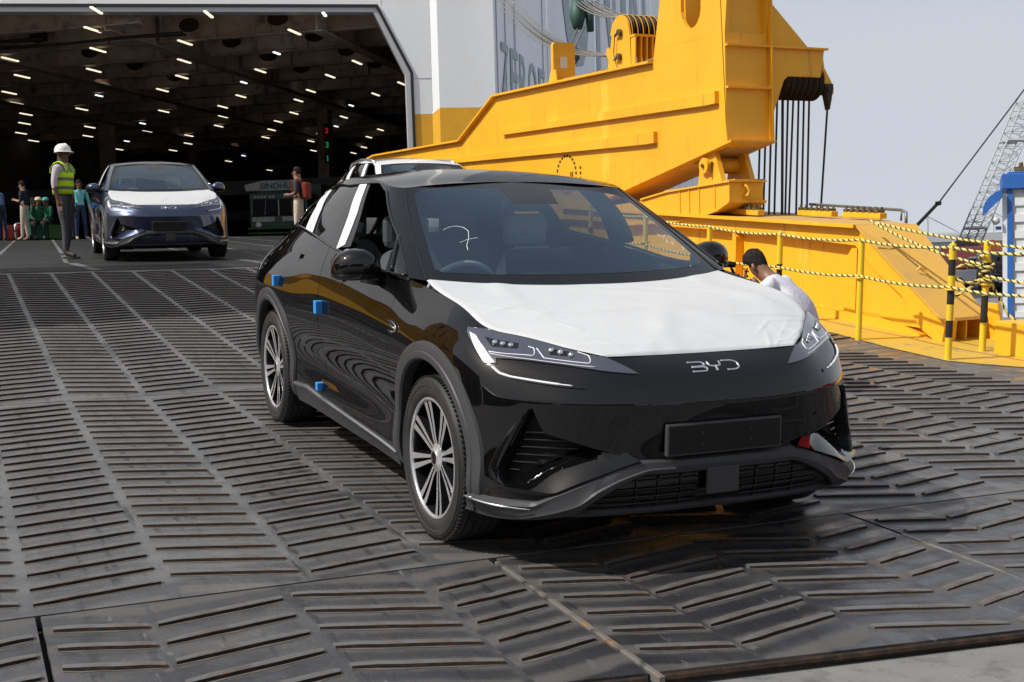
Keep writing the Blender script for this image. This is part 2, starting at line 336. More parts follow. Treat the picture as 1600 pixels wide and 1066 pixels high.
# ---------------------------------------------------------------- surfaces as lookup grids
class Surf:
    def __init__(s, P, u0, du, v0, dv):
        s.P = P; s.u0, s.du, s.v0, s.dv = u0, du, v0, dv
        N = np.cross(np.gradient(P, axis=0), np.gradient(P, axis=1)); N /= np.linalg.norm(N, axis=2, keepdims=True)+1e-12; s.N = N
    def ev(s, uv, side=1):
        uv = np.atleast_2d(np.array(uv, float)); u = uv[:, 0]; mir = np.where(u < 0, -1, 1); u = abs(u)
        a = np.clip((u-s.u0)/s.du, 0, s.P.shape[0]-1.001); b = np.clip((uv[:, 1]-s.v0)/s.dv, 0, s.P.shape[1]-1.001)
        i = a.astype(int); j = b.astype(int); a = (a-i)[:, None]; b = (b-j)[:, None]
        def q(G): return (G[i, j]*(1-a)+G[i+1, j]*a)*(1-b)+(G[i, j+1]*(1-a)+G[i+1, j+1]*a)*b
        P = q(s.P); N = q(s.N); N /= np.linalg.norm(N, axis=1, keepdims=True)
        k = np.stack([np.ones(len(u)), mir*side, np.ones(len(u))], 1)
        return P*k, N*k
    def find_xz(s, pts, ur):
        i0 = int((ur[0]-s.u0)/s.du); i1 = int((ur[1]-s.u0)/s.du); G = s.P[i0:i1]; out = []
        for x, z in pts:
            d = (G[:, :, 0]-x)**2+(G[:, :, 2]-z)**2; k = np.unravel_index(d.argmin(), d.shape)
            uv = np.array([s.u0+(i0+k[0])*s.du, s.v0+k[1]*s.dv])
            for _ in range(3):
                p = s.ev(uv)[0][0]; pu = s.ev(uv+[.01, 0])[0][0]; pv = s.ev(uv+[0, .03])[0][0]
                J = np.array([[(pu[0]-p[0])/.01, (pv[0]-p[0])/.03], [(pu[2]-p[2])/.01, (pv[2]-p[2])/.03]])
                try: uv = uv + np.clip(np.linalg.solve(J, [x-p[0], z-p[2]]), -.1, .1)
                except Exception: break
            out.append(tuple(uv))
        return out
def tub_grid(us, vs):
    full = spline_grid(TUB, us, vs)
    lo = spline_grid([t[:6] for t in TUB], us, vs[vs <= 5+1e-9]); hi = spline_grid([t[5:] for t in TUB], us, vs[vs > 5+1e-9]-5)
    kink = np.concatenate([lo, hi], 1)
    w = np.clip((5.6-np.asarray(us))/1.6, 0, 1)[:, None, None]; w = w*w*(3-2*w)
    return full*(1-w)+kink*w
_us = np.arange(0, 18.0001, .02); _vs = np.arange(0, 7.0001, .05)
ST = Surf(tub_grid(_us, _vs), 0, .02, 0, .05)
SG = Surf(spline_grid(GH, np.arange(0, 14.0001, .02), np.arange(0, 3.0001, .05)), 0, .02, 0, .05)
def pip(poly, pts):
    poly = np.asarray(poly); x, y = pts[:, 0], pts[:, 1]; c = np.zeros(len(pts), bool); n = len(poly); j = n-1
    for i in range(n):
        xi, yi = poly[i]; xj, yj = poly[j]
        with np.errstate(divide='ignore', invalid='ignore'):
            c ^= ((yi > y) != (yj > y)) & (x < (xj-xi)*(y-yi)/(yj-yi+1e-15)+xi)
        j = i
    return c
def dense(poly, du, dv, closed=True):
    out = []; n = len(poly)
    for i in range(n if closed else n-1):
        a = np.array(poly[i]); b = np.array(poly[(i+1) % n]); k = max(1, int(math.ceil(max(abs(b[0]-a[0])/du, abs(b[1]-a[1])/dv))))
        out += [tuple(a+(b-a)*t/k) for t in range(k)]
    if not closed: out.append(tuple(poly[-1]))
    return out
def uvmesh(S, outer, holes=(), du=.06, dv=.16, extra=()):
    """triangulated patch in (u, v): returns uv array, triangles"""
    loops = [dense(outer, du, dv)] + [dense(h, du, dv) for h in holes]
    pts = []; edges = []
    for lp in loops:
        b = len(pts); pts += lp; edges += [(b+i, b+(i+1) % len(lp)) for i in range(len(lp))]
    for ln in extra:
        l = dense(ln, du, dv, False); b = len(pts); pts += l; edges += [(b+i, b+i+1) for i in range(len(l)-1)]
    bd = np.array(pts)
    lo = np.min(loops[0], axis=0); hi = np.max(loops[0], axis=0)
    gu, gv = np.meshgrid(np.arange(lo[0]+du/2, hi[0], du), np.arange(lo[1]+dv/2, hi[1], dv), indexing='ij')
    g = np.stack([gu.ravel(), gv.ravel()], 1); k = pip(loops[0], g)
    for h in loops[1:]: k &= ~pip(h, g)
    g = g[k]
    sc = np.array([du, dv])
    if len(g):
        keep = np.ones(len(g), bool)
        for c in range(0, len(g), 400):
            d = ((g[c:c+400, None]-bd[None])/sc); keep[c:c+400] = (d*d).sum(2).min(1) > .2
        g = g[keep]
    allp = np.concatenate([bd, g]) if len(g) else bd
    r = delaunay_2d_cdt([Vector(p) for p in (allp/sc)], edges, [], 0, 1e-6)
    V = np.array([tuple(v) for v in r[0]])*sc; Fc = np.array([tuple(f) for f in r[2] if len(f) == 3])
    c = V[Fc].mean(1); k = pip(loops[0], c)
    for h in loops[1:]: k &= ~pip(h, c)
    return V, Fc[k]
def patch(name, S, outer, mat, parent, holes=(), off=0.0, side=1, du=.06, dv=.16, flange=0, both=False, keep=None, extra=(), offfn=None):
    V, Fc = uvmesh(S, outer, holes, du, dv, extra)
    if keep is not None: Fc = Fc[keep(V[Fc].mean(1))]
    VV = []; NN = []; FF = []
    for sd in ((1, -1) if both else (side,)):
        P, N = S.ev(V, sd); o_ = (offfn(V)[:, None] if offfn else off); P = P+N*o_; f = Fc.copy()
        n_ = np.cross(P[f[:, 1]]-P[f[:, 0]], P[f[:, 2]]-P[f[:, 0]]); bad = (n_*N[f[:, 0]]).sum(1) < 0; f[bad] = f[bad][:, ::-1]
        b = sum(len(x) for x in VV); VV.append(P); NN.append(N); FF += [tuple(int(b+i) for i in t) for t in f]
        if flange:
            ed = {}
            for t in f:
                for a, c in ((t[0], t[1]), (t[1], t[2]), (t[2], t[0])):
                    if (c, a) in ed: del ed[(c, a)]
                    else: ed[(a, c)] = 1
            b = sum(len(x) for x in VV); q = []; qn = []; nq = 0
            for a, c in ed:
                pa, pc = P[a], P[c]; d = pc-pa; nn = np.cross(d, (N[a]+N[c])); nn = nn/(np.linalg.norm(nn)+1e-9)
                q += [pa, pc, pc-N[c]*flange, pa-N[a]*flange]; qn += [nn]*4
                FF.append((b+nq+1, b+nq, b+nq+3, b+nq+2)); nq += 4
            if q: VV.append(np.array(q)); NN.append(np.array(qn))
    VV = np.concatenate(VV); NN = np.concatenate(NN)
    o = mesh_obj(name, VV, FF, mat, parent, True)
    o.data.normals_split_custom_set_from_vertices([tuple(n) for n in NN])
    return o
def resample(poly, n):
    P = np.array(poly, float); d = np.concatenate([[0], np.cumsum(np.linalg.norm(np.diff(P, axis=0), axis=1))]); q = np.linspace(0, d[-1], n)
    return np.stack([np.interp(q, d, P[:, k]) for k in range(P.shape[1])], 1)
def ribbon_pts(S, A, B, n, prof, side):
    """strip between uv polylines A and B; prof = [(t, offset)] across"""
    a = resample(A, n); b = resample(B, n)
    rows = []
    for t, off in prof:
        P, N = S.ev(a*(1-t)+b*t, side); rows.append(P+N*off)
    return np.stack(rows, 1)
def grid_faces(nu, nv, flip=False):
    f = [(i*nv+j, (i+1)*nv+j, (i+1)*nv+j+1, i*nv+j+1) for i in range(nu-1) for j in range(nv-1)]
    return [q[::-1] for q in f] if flip else f
def ribbon(name, S, A, B, n, prof, mat, parent, sides=(1, -1), smooth=True, auto=40):
    if len(sides) > 1 and abs(A[-1][0]) > 1e-6:
        return [ribbon(name, S, A, B, n, prof, mat, parent, (q,), smooth, auto) for q in sides][0]
    mb = MB()
    for sd in sides:
        G = ribbon_pts(S, A, B, n, prof, sd); mb.add(G.reshape(-1, 3), grid_faces(n, len(prof), sd < 0))
    return mb.obj(name, mat, parent, smooth, auto=auto)
def uv_tube(name, S, line, r, off, mat, parent, sides=(1, -1), n=6, k=24, closed=False):
    if len(sides) > 1 and min(abs(p[0]) for p in line) > 1e-6:
        return [uv_tube(name, S, line, r, off, mat, parent, (q,), n, k, closed) for q in sides][0]
    mb = MB()
    for sd in sides:
        P, N = S.ev(resample(line, k), sd); mb.tube(P+N*off, r, n, closed=closed)
    return mb.obj(name, mat, parent, True)

# door outlines in (u, v)
DF = [(8.28, 2.02), (10.728, 2.02), (10.728, 6.985), (8.24, 6.985), (8.22, 6.0), (8.26, 4.5)]
DR = [(10.74, 2.02), (11.86, 2.02), (11.80, 3.0), (11.88, 3.8), (12.06, 4.5), (12.32, 5.2), (12.5, 5.9), (12.48, 6.6), (12.3, 6.985), (10.74, 6.985)]
def grow(poly, e, ev):
    P = np.array(poly); c = P.mean(0); return [(u+(e if u > c[0] else -e), v+(ev if v > c[1] else -ev)) for u, v in P]
WHEELS = ((2.93, 'f'), (0.0, 'r'))
def arch_circle(xc, r, a0=0, a1=360, n=72):
    zc = .368; out = []
    for k in range(n):
        a = R(a0+(a1-a0)*k/(n if a1-a0 == 360 else n-1)); out.append((xc+r*math.cos(a), zc+r*math.sin(a)))
    return out
AX = {'f': 2.915, 'r': .005}; ARNG = {'f': (4.6, 9.4), 'r': (10.8, 15.6)}
def arch_uv(w, r):
    pts = arch_circle(AX[w], r, -22, 202, 48)
    uv = ST.find_xz([(x, max(z, .245)) for x, z in pts], ARNG[w])
    uv = [p for p in uv]
    lo0, lo1 = uv[0], uv[-1]
    return [(lo0[0], -.4)]+uv+[(lo1[0], -.4)]
def cutline(P):  # vertical-ish uv polyline -> function telling the side
    P = sorted(P, key=lambda p: p[1]); vv = [p[1] for p in P]; uu = [p[0] for p in P]
    return lambda c: c[:, 0]-np.interp(c[:, 1], vv, uu)

def make_wheel(parent, x, side, steer=0):
    w = empty('wheel'); w.parent = parent; w.location = (x, side*.945, .364)
    w.rotation_euler = (R(-90*side), 0, R(steer))       # local z points outboard
    t = MB(); Ro = .364
    prof = [(.262, -.225), (.292, -.238), (.33, -.232), (.352, -.218), (.362, -.195)]
    for gy in (-.165, -.125, -.085, -.045):
        prof += [(Ro, gy-.018), (Ro, gy-.004), (Ro-.008, gy-.0035), (Ro-.008, gy+.0035), (Ro, gy+.004)]
    prof += [(.362, -.028), (.355, -.008), (.343, .004), (.338, .0035), (.336, .008), (.318, .010), (.314, .007), (.300, .009), (.283, .006), (.270, -.003), (.265, -.012)]
    t.lathe(prof, 96)
    tb = t
    for k in range(96):                                  # shoulder blocks
        a = 2*math.pi*k/96; M = Matrix.Rotation(a, 4, 'Z')
        tb.box((.3555, -.004, -.030), (.3635, .004, -.004), M)
    ty = tb.obj('tyre', M_['tyre'], w, True, auto=30)
    rm = MB(); rm.lathe([(.270, -.012), (.268, -.002), (.262, 0), (.254, -.004), (.250, -.02), (.240, -.10), (.236, -.20), (.262, -.22)], 72)
    rim = rm.obj('rim', M_['rim_dark'], w, True, auto=35)
    lip = MB(); lip.lathe([(.2685, -.003), (.2625, .0015), (.2535, -.003), (.252, -.012)], 72); lip.obj('rim_lip', M_['rim_face'], rim, True)
    for k in range(8):
        a0 = 2*math.pi*(k+.33)/8
        sp = MB(); dk = MB()
        for s_ in (-1, 1):
            pts = [(.052, .20*s_), (.10, .125*s_), (.16, .108*s_), (.215, .104*s_), (.254, .098*s_)]
            wd = [.0075, .009, .0115, .0145, .0175]; zz = [-.030, -.024, -.020, -.014, -.008]
            V = []; D = []
            for (r_, an), wv, z in zip(pts, wd, zz):
                c = Vector((r_*math.cos(a0+an), r_*math.sin(a0+an), 0)); tn = Vector((-math.sin(a0+an), math.cos(a0+an), 0))
                V += [c-tn*wv+Vector((0, 0, z)), c+tn*wv*.7+Vector((0, 0, z+.001))]
                D += [c-tn*(wv+.001)+Vector((0, 0, z-.001)), c-tn*(wv+.003)+Vector((0, 0, z-.05)), c+tn*(wv*.7+.003)+Vector((0, 0, z-.05)), c+tn*(wv*.7+.001)+Vector((0, 0, z-.001))]
            sp.add(V, grid_faces(5, 2)); dk.add(D, grid_faces(5, 4, True))
        o = sp.obj('spoke', M_['rim_face'], rim)
        dk.obj('spoke_back', M_['rim_dark'], rim)
    hb = MB(); hb.lathe([(.064, -.045), (.062, -.026), (.040, -.018), (.034, -.012), (.0, -.010)], 32); hb.obj('hub_cap', M_['rim_face'], rim, True, auto=30)
    hb = MB(); hb.lathe([(.029, -.0115), (.024, -.008), (0, -.008)], 24); hb.obj('hub_badge', M_['gloss_black'], rim, True)
    dm = MB(); dm.lathe([(.06, -.10), (.185, -.10), (.185, -.125), (.06, -.125)], 48); dm.box((.10, -.06, -.14), (.20, .06, -.07), Matrix.Rotation(R(150), 4, 'Z')); dm.obj('brake_disc', M_['disc'], w)
    return w

def make_car(paint, label, M, group='cars coming off the ship', steer=0):
    root = empty('car', M, label, 'car', group); PM = M_[paint]
    # --- lower body
    archf, archr = arch_uv('f', .435), arch_uv('r', .435)
    I_ = F['intake']; W_ = F['wing']
    recess = [I_[0]]+F['fangI'][1:]+[W_[6], W_[5], W_[4], W_[3], W_[2], W_[1], W_[0], I_[3], I_[2]]
    holes = [grow(DF, .007, .025), grow(DR, .007, .025), archf, archr, recess]
    body = patch('body', ST, [(0, 0), (18, 0), (18, 7), (0, 7)], PM, root, holes, both=True, flange=.012)
    for dn, dp in (('front_door', DF), ('rear_door', DR)):
        for sd in (1, -1):
            d = patch(dn, ST, dp, PM, root, side=sd, flange=.018)
            cu = 10.15 if dn == 'front_door' else 11.92; cv = 6.18
            hp = [(cu-.24, cv-.06), (cu+.24, cv-.06), (cu+.26, cv+.10), (cu-.26, cv+.10)]
            h = patch('handle', ST, hp, PM, d, off=.012, side=sd, du=.05, dv=.06, flange=.014)
            hp = [(cu-.20, cv-.17), (cu+.16, cv-.17), (cu+.20, cv-.05), (cu-.22, cv-.05)]
            patch('handle_recess', ST, hp, M_['gloss_black'], d, off=.002, side=sd, du=.05, dv=.06)
    un = MB(); P = np.array([ST.ev((u, .02))[0][0] for u in np.linspace(0, 18, 60)])
    loop = [tuple(p) for p in P]+[(p[0], -p[1], p[2]) for p in P[::-1][1:-1]]
    un.add([(x, y, .21) for x, y, z in loop], [tuple(range(len(loop)))]); un.obj('underbody', M_['matte_black'], root)
    for w, xc in (('f', 2.915), ('r', .005)):
        for sd in (1, -1):
            lm = MB(); A_ = arch_circle(xc, .455, -25, 205, 30)
            lm.add([(x, sd*y, max(z, .12)) for x, z in A_ for y in (.52, .925)], grid_faces(30, 2, sd < 0))
            lm.add([(x, sd*.52, max(z, .12)) for x, z in A_], [tuple(range(30))]); lm.obj('wheel_arch_liner', M_['matte_black'], root)
            n = 48; rr = [(.432, -.045), (.428, .004), (.436, .014), (.452, .017), (.463, .017), (.467, .012), (.495, .014), (.507, .012), (.511, -.004)]
            V = []
            cols = []
            for r_, off in rr:
                uv = ST.find_xz([(x, max(z, .25)) for x, z in arch_circle(xc, r_, -16, 196, n)], ARNG[w]); P, N = ST.ev(uv, sd)
                cols.append(P+np.array([0, sd, 0])*off)
            G = np.stack(cols, 1)
            mb = MB(); mb.add(G.reshape(-1, 3), grid_faces(n, len(rr), sd > 0)); mb.obj('arch_cladding', M_['cladding'], root, True, auto=30)
    # --- sill cladding
    A_ = [(8.06, 1.72), (8.6, 1.85), (9.5, 1.96), (10.6, 2.12), (11.3, 2.25), (11.8, 2.10)]
    B_ = [(8.06, .55), (8.6, .5), (9.5, .5), (10.6, .5), (11.3, .5), (11.8, .45)]
    ribbon('sill_cladding', ST, A_, B_, 30, [(0, -.004), (0, .006), (.10, .014), (.13, .010), (.6, .022), (1, .0), (1, -.05)], M_['cladding'], root)
    ribbon('sill_trim', ST, [(u, v*.985) for u, v in A_], [(u, v*.93) for u, v in A_], 30, [(0, .008), (.3, .0175), (1, .016)], M_['silver_trim'], root)
    # --- nose details
    for sd in (1, -1):
        hl = patch('headlight', ST, F['lens'], M_['lens_glass'], root, off=.0035, side=sd, du=.08, dv=.08, flange=.012)
        uv_tube('headlight_seal', ST, F['lens'], .0035, .001, M_['gloss_black'], hl, (sd,), k=60, closed=True)
        patch('daytime_light_bar', ST, F['drlbar'], M_['light_guide'], hl, off=.006, side=sd, du=.08, dv=.08)
        patch('daytime_light_strip', ST, F['strip'], M_['gloss_black'], hl, off=.005, side=sd, du=.08, dv=.08, flange=.01)
        uv_tube('daytime_light_core', ST, F['core'], [.006]*6+[.0052]*14+[.003]*4, .006, M_['light_guide'], hl, (sd,))
        for g_, r_ in (('guideA', .0022), ('guideB', .0022), ('guideC', .0016)):
            uv_tube('light_guide', ST, F[g_], r_, .0045, M_['light_guide'], hl, (sd,), k=40)
        for g_ in ('modA', 'modB'):
            patch('lamp_module', ST, F[g_], M_['lens_dark'], hl, off=.0055, side=sd, du=.06, dv=.06)
            c = np.array(F[g_]).mean(0); mb = MB()
            for k in (-1, 0, 1):
                P, N = ST.ev(c+np.array([.22*k, 0]), sd); Mt = Matrix.Translation(P[0]+N[0]*.006) @ rot_to(N[0])
                mb.lathe([(.012, 0), (.012, .004), (.0, .007)], 12, Mt)
            mb.obj('lamp_lens', M_['chrome'], hl, True)
        ribbon('recess_wall', ST, recess+[recess[0]], recess+[recess[0]], 60, [(0, 0), (0, -.09)], M_['matte_black'], root, (sd,))
        it = patch('side_intake', ST, recess, M_['matte_black'], root, off=-.07, side=sd, du=.08, dv=.1)
        ip = np.array(F['intake']); lo, hi = ip.min(0), ip.max(0)
        for k in range(1, 9):                            # fins across the intake
            v = lo[1]+(hi[1]-lo[1])*(k+.4)/10; l = [(u, v) for u in np.linspace(lo[0], hi[0], 60)]; ins = pip(ip, np.array(l)); l = [p for p, i_ in zip(l, ins) if i_]
            if len(l) > 4: uv_tube('intake_fin', ST, [l[1], l[-2]], .006, -.04, M_['gloss_black'], it, (sd,), k=10)
        ribbon('bumper_blade', ST, F['fangO'], F['fangI'], 24, [(0, .001), (.2, .008), (.5, .014), (.85, .010), (1, -.01)], PM, root, (sd,))
        top = [(4.5, 2.75), W_[8], W_[9], W_[10], W_[0], (2.6, 4.15)]; bot = [W_[6], W_[5], W_[4], W_[3], W_[2], W_[1]]
        ribbon('bumper_wing', ST, top, [W_[7]]+bot, 20, [(-.04, -.065), (0, -.050), (1, .026), (1.03, -.02)], PM, root, (sd,), auto=60)
    mo = F['mouldO'][:-1]; mi = list(F['mouldI'][:-1]); p2, p6 = np.array(mi[2]), np.array(mi[6])
    for k in (3, 4, 5): mi[k] = tuple(p2+(p6-p2)*(k-2)/4)
    mo = [p for p in mo]+[(0, mo[-1][1])]; mi = mi+[(0, mi[-1][1])]
    prof = [(-.02, -.004), (0, .012), (.10, .024), (.52, .030), (.60, .040), (.94, .034), (1, .008), (1.02, -.004)]
    ribbon('bumper_moulding', ST, [(5.25, 2.05)]+mo, [(5.25, 1.0)]+mi, 60, prof, M_['cladding'], root)
    uv_tube('chrome_strip', ST, [(5.2, 2.07)]+F['chrome'], [.0045]*18+[.003]*6, .03, M_['chrome'], root)
    gi = np.array(F['mouldI'][6:]); glo = [(3.35, 1.66), (2.7, 1.66), (1.8, 1.68), (1.0, 1.7), (0, 1.7)]
    gr = ribbon('lower_grille', ST, [tuple(p) for p in gi[:-1]]+[(0, gi[-1][1])], glo, 30, [(0, .004), (1, .004)], M_['matte_black'], root)
    for k in range(1, 5):
        t = k/5; l = [(u, 3.0*(1-t)+1.7*t) for u in (2.55-.25*(1-t)*2.2, 1.5, .42)]; uv_tube('grille_bar', ST, l, .003, .008, M_['gloss_black'], gr, k=14)
    for u in (.75, 1.2, 1.65): uv_tube('grille_rib', ST, [(u, 2.9), (u, 1.7)], .003, .006, M_['gloss_black'], gr, k=6)
    ribbon('lower_lip', ST, [(3.5, 1.72), (2.7, 1.70), (1.8, 1.66), (0, 1.66)], [(3.5, 1.52), (2.7, 1.48), (1.8, 1.46), (0, 1.46)], 30, [(0, 0), (0, .020), (.7, .024), (1, .018), (1, -.02)], M_['cladding'], root)
    ribbon('skirt', ST, [(5.4, 1.0), (4.2, 1.25), (3.4, 1.44), (1.8, 1.42), (0, 1.42)], [(5.4, .1), (4.2, .1), (3.4, .1), (1.8, .1), (0, .1)], 30, [(0, .006), (1, .006)], M_['matte_black'], root)
    mb = MB(); mb.box((3.77, -.075, .315), (3.789, .075, .425)); mb.obj('radar_cover', M_['cladding'], root, bevel=.004)
    mb = MB(); mb.prism([(-.272, .485), (.272, .485), (.272, .615), (-.272, .615)], 3.772, 3.796, lambda a, b, h: (h, a, b)); pl = mb.obj('plate_holder', M_['cladding'], root, bevel=.006)
    mb = MB(); mb.prism([(-.262, .494), (.262, .494), (.262, .606), (-.262, .606)], 3.796, 3.7985, lambda a, b, h: (h, a, b)); mb.obj('blank_plate', M_['matte_black'], pl, bevel=.004)
    mb = MB()
    for y in (-.11, .12):
        for z in (.53, .575): mb.lathe([(.005, 0), (.005, .002), (0, .0025)], 8, Matrix.Translation((3.7985, y, z)) @ rot_to((1, 0, 0)))
    mb.obj('plate_screw', M_['interior_dark'], pl)
    # letters on the nose: y to the reader's right, h upwards
    def letter(strokes):
        mb = MB()
        for st in strokes:
            pts = []
            for a, h in resample(st, 14):
                yy = a*.0385; zz = .823+h*.0155
                cand = ST.ev([(abs(yy)/.25, v) for v in np.linspace(5.2, 6.6, 60)])[0]; c = cand[abs(cand[:, 2]-zz).argmin()]
                pts.append((c[0]+.003, yy, zz))
            mb.tube(pts, .0043, 6)
        return mb.obj('badge_letter', M_['chrome'], body, True)
    letter([[(-3, 1), (-1.4, 1), (-1.1, .6), (-1.3, .12), (-2.8, .05)], [(-2.8, -.05), (-1.2, -.05), (-1.0, -.5), (-1.3, -1), (-2.95, -1)]])
    letter([[(-.7, 1), (-.6, .15), (-.3, 0), (.5, 0), (.75, .2), (.8, 1)], [(.1, 0), (.1, -1)]])
    letter([[(1.15, 1), (2.4, 1), (2.95, .5), (2.95, -.5), (2.4, -1), (1.3, -1)]])
    # --- bonnet and its protective sheet
    H = hood_pts(48, 49); nu, nv = H.shape[:2]
    bo = mesh_obj('bonnet', H.reshape(-1, 3), grid_faces(nu, nv), PM, root, True)
    Nn = np.cross(np.gradient(H, axis=1), np.gradient(H, axis=0)); Nn /= np.linalg.norm(Nn, axis=2, keepdims=True); Nn *= np.sign(Nn[:, :, 2:3])
    H = hood_pts(120, 121); nu, nv = H.shape[:2]; Nn = np.cross(np.gradient(H, axis=1), np.gradient(H, axis=0)); Nn /= np.linalg.norm(Nn, axis=2, keepdims=True); Nn *= np.sign(Nn[:, :, 2:3])
    r_ = random.Random(3); amp = np.zeros((nu, nv)); ii, jj = np.meshgrid(np.arange(nu), np.arange(nv), indexing='ij')
    for _ in range(46):
        edge = _ < 30
        cx, cy, a, l, wdt = (r_.uniform(0, nu*.55) if edge else r_.uniform(0, nu)), (r_.choice([r_.uniform(0, 22), r_.uniform(nv-22, nv)]) if edge else r_.uniform(0, nv)), r_.uniform(0, 3.14), (r_.uniform(5, 16) if edge else r_.uniform(15, 40)), (r_.uniform(.7, 1.4) if edge else r_.uniform(3, 7))
        dx, dy = ii-cx, jj-cy; p = dx*math.cos(a)+dy*math.sin(a); q = -dx*math.sin(a)+dy*math.cos(a)
        amp += (r_.uniform(.0015, .0045) if edge else r_.uniform(.002, .006))*np.exp(-(p/l)**2-(q/wdt)**2)
    Hc = H+Nn*(.007+amp)[:, :, None]; Hc[0] = H[0]+Nn[0]*.001; Hc[:, 0] = H[:, 0]+Nn[:, 0]*.002; Hc[:, -1] = H[:, -1]+Nn[:, -1]*.002
    mesh_obj('bonnet_cover', Hc.reshape(-1, 3), grid_faces(nu, nv), M_['film'], root, True)
    # --- greenhouse
    dlo = F['belt']+F['dlotop']
    for sd in (1, -1):
        patch('roof_frame', SG, [(3, 0), (14, 0), (14, 3), (3, 3)], PM, root, [dlo, [(12.0, .35), (13.96, .35), (13.96, 2.75), (12.0, 2.75)]], side=sd, du=.1, dv=.1, flange=.02)
        patch('rear_window', SG, [(12.0, .35), (13.96, .35), (13.96, 2.75), (12.0, 2.75)], M_['side_glass'], root, side=sd, du=.2, dv=.2, off=-.003)
        fb = F['filmB']; fc = F['filmC']
        Lb = [fb[0], fb[5], fb[4]]; Lc0 = [fc[1], fc[2], fc[3]]
        cut = cutline(Lb); cutf = cutline([fb[1], fb[2], fb[3]])
        rear_dlo = [p for p in F['belt'] if cut(np.array([p]))[0] > .02]+[Lb[2], Lb[1], Lb[0]]+[p for p in F['dlotop'] if cut(np.array([p]))[0] > .02]
        patch('rear_side_window', SG, rear_dlo, M_['side_glass'], root, side=sd, du=.12, dv=.12, off=-.004)
        if sd > 0: patch('front_side_window', SG, [Lb[2]]+[p for p in F['belt'] if cut(np.array([p]))[0] <= .02]+[p for p in F['dlotop'] if cut(np.array([p]))[0] <= .02]+[Lb[0], Lb[1]], M_['clear_glass'], root, side=sd, du=.12, dv=.12, off=-.004)
        else:
            q = [(dlo[4][0], dlo[4][1]), dlo[5], (dlo[5][0]+.42, .12)]
            patch('quarter_window', SG, q, M_['side_glass'], root, side=sd, du=.12, dv=.12, off=-.002)
        tr = uv_tube('window_trim', SG, dlo, .007, .003, M_['gloss_black'], root, (sd,), k=120, closed=True)
        patch('pillar_trim', SG, [(u-.16, v) for u, v in (fb[1], fb[2], fb[3])]+[(u+.12, v) for u, v in (fb[4], fb[5], fb[0])], M_['gloss_black'], root, side=sd, off=.001, du=.1, dv=.12, flange=.03)
        patch('pillar_film', SG, fb, M_['film_strip'], root, side=sd, off=.005, du=.1, dv=.12, flange=.004)
        patch('pillar_film', SG, fc, M_['film_strip'], root, side=sd, off=.005, du=.1, dv=.12, flange=.004)
        uv_tube('quarter_bar', SG, [dlo[5], (dlo[5][0]+.42, .12)], .012, 0, M_['gloss_black'], root, (sd,), k=8)
    clear = [F['clear'][i] for i in (0, 1, 2, 3, 4, 5)]+[(2.35, 2.62), (2.66, 2.45), (2.72, .36), (2.55, .28), (0, .26), (-2.58, .278), (-2.76, .365)]
    ws = [(-2.99, .0), (2.99, .0), (2.99, 3), (-2.99, 3)]
    patch('windshield', SG, clear, M_['windshield'], root, du=.15, dv=.15)
    patch('windshield_border', SG, ws, M_['gloss_black'], root, [clear], du=.1, dv=.1, off=-.0015)
    for sd in (1, -1): uv_tube('windshield_seal', SG, [(3.0, .02), (3.0, 2.98)], .004, .001, M_['matte_black'], root, (sd,))
    rp = roof_pts(np.linspace(0, 14, 90), 13); mb = MB()
    for sd in (1, -1): mb.add((rp*[1, sd, 1]).reshape(-1, 3), grid_faces(90, 13, sd > 0))
    mb.obj('roof', M_['gloss_black'] if paint != 'grey_paint' else M_['gloss_black'], root, True)
    mb = MB()
    for sd in (1, -1):
        P, N = ST.ev([(u, 7) for u in np.linspace(13, 18, 30)], sd); Q, N2 = SG.ev([(u, 0) for u in np.linspace(9, 14, 30)], sd)
        mb.add(np.stack([P, Q], 1).reshape(-1, 3), grid_faces(30, 2, sd < 0))
    mb.obj('rear_deck', PM, root, True)
    # --- door mirrors
    for sd in (1, -1):
        mb = MB(); n = 20; secs = [(0, .045, .052, .0, 1.128), (.03, .062, .074, .002, 1.142), (.08, .072, .088, .0, 1.147), (.14, .070, .088, -.012, 1.145), (.19, .058, .074, -.028, 1.138), (.215, .038, .048, -.04, 1.13), (.222, .006, .008, -.045, 1.125)]
        V = []
        for dy, ra, rb, dx, z in secs:
            for k in range(n):
                a = 2*math.pi*k/n; ca, sa = math.cos(a), math.sin(a)
                x = 2.075+dx+(ra*1.35*max(ca, 0)**.8 if ca > 0 else -ra*.9*abs(ca)**.35); zz = z+rb*np.sign(sa)*abs(sa)**.85*(1 if sa > 0 else .72)
                V.append((x, sd*(.905+dy), zz))
        mb.add(V, [q if sd > 0 else q[::-1] for i in range(len(secs)-1) for q in [(i*n+j, (i+1)*n+j, (i+1)*n+(j+1) % n, i*n+(j+1) % n) for j in range(n)]])
        mb.add(V[:n], [tuple(range(n))])
        mir = mb.obj('door_mirror', PM, root, True)
        V2 = [(x+(.004 if x > 2.07 else 0), y+sd*.003, z-.003) for (x, y, z) in V]
        mb = MB(); low = [(i*n+j, (i+1)*n+j, (i+1)*n+(j+1) % n, i*n+(j+1) % n) for i in range(len(secs)-1) for j in range(n//2+1, n-1)]
        mb.add(V2, [q if sd > 0 else q[::-1] for q in low]); mb.obj('mirror_base', M_['gloss_black'], mir, True)
        mb = MB(); mb.add([(2.01, sd*.925, 1.09), (2.01, sd*1.105, 1.095), (2.008, sd*1.105, 1.175), (2.01, sd*.925, 1.20)], [(0, 1, 2, 3)]); mb.obj('mirror_glass', M_['chrome'], mir)
        mb = MB(); mb.tube([(2.10, sd*.86, 1.085), (2.085, sd*.93, 1.088), (2.08, sd*.99, 1.10)], [.042, .034, .03], 10); mb.obj('mirror_arm', M_['gloss_black'], mir, True)
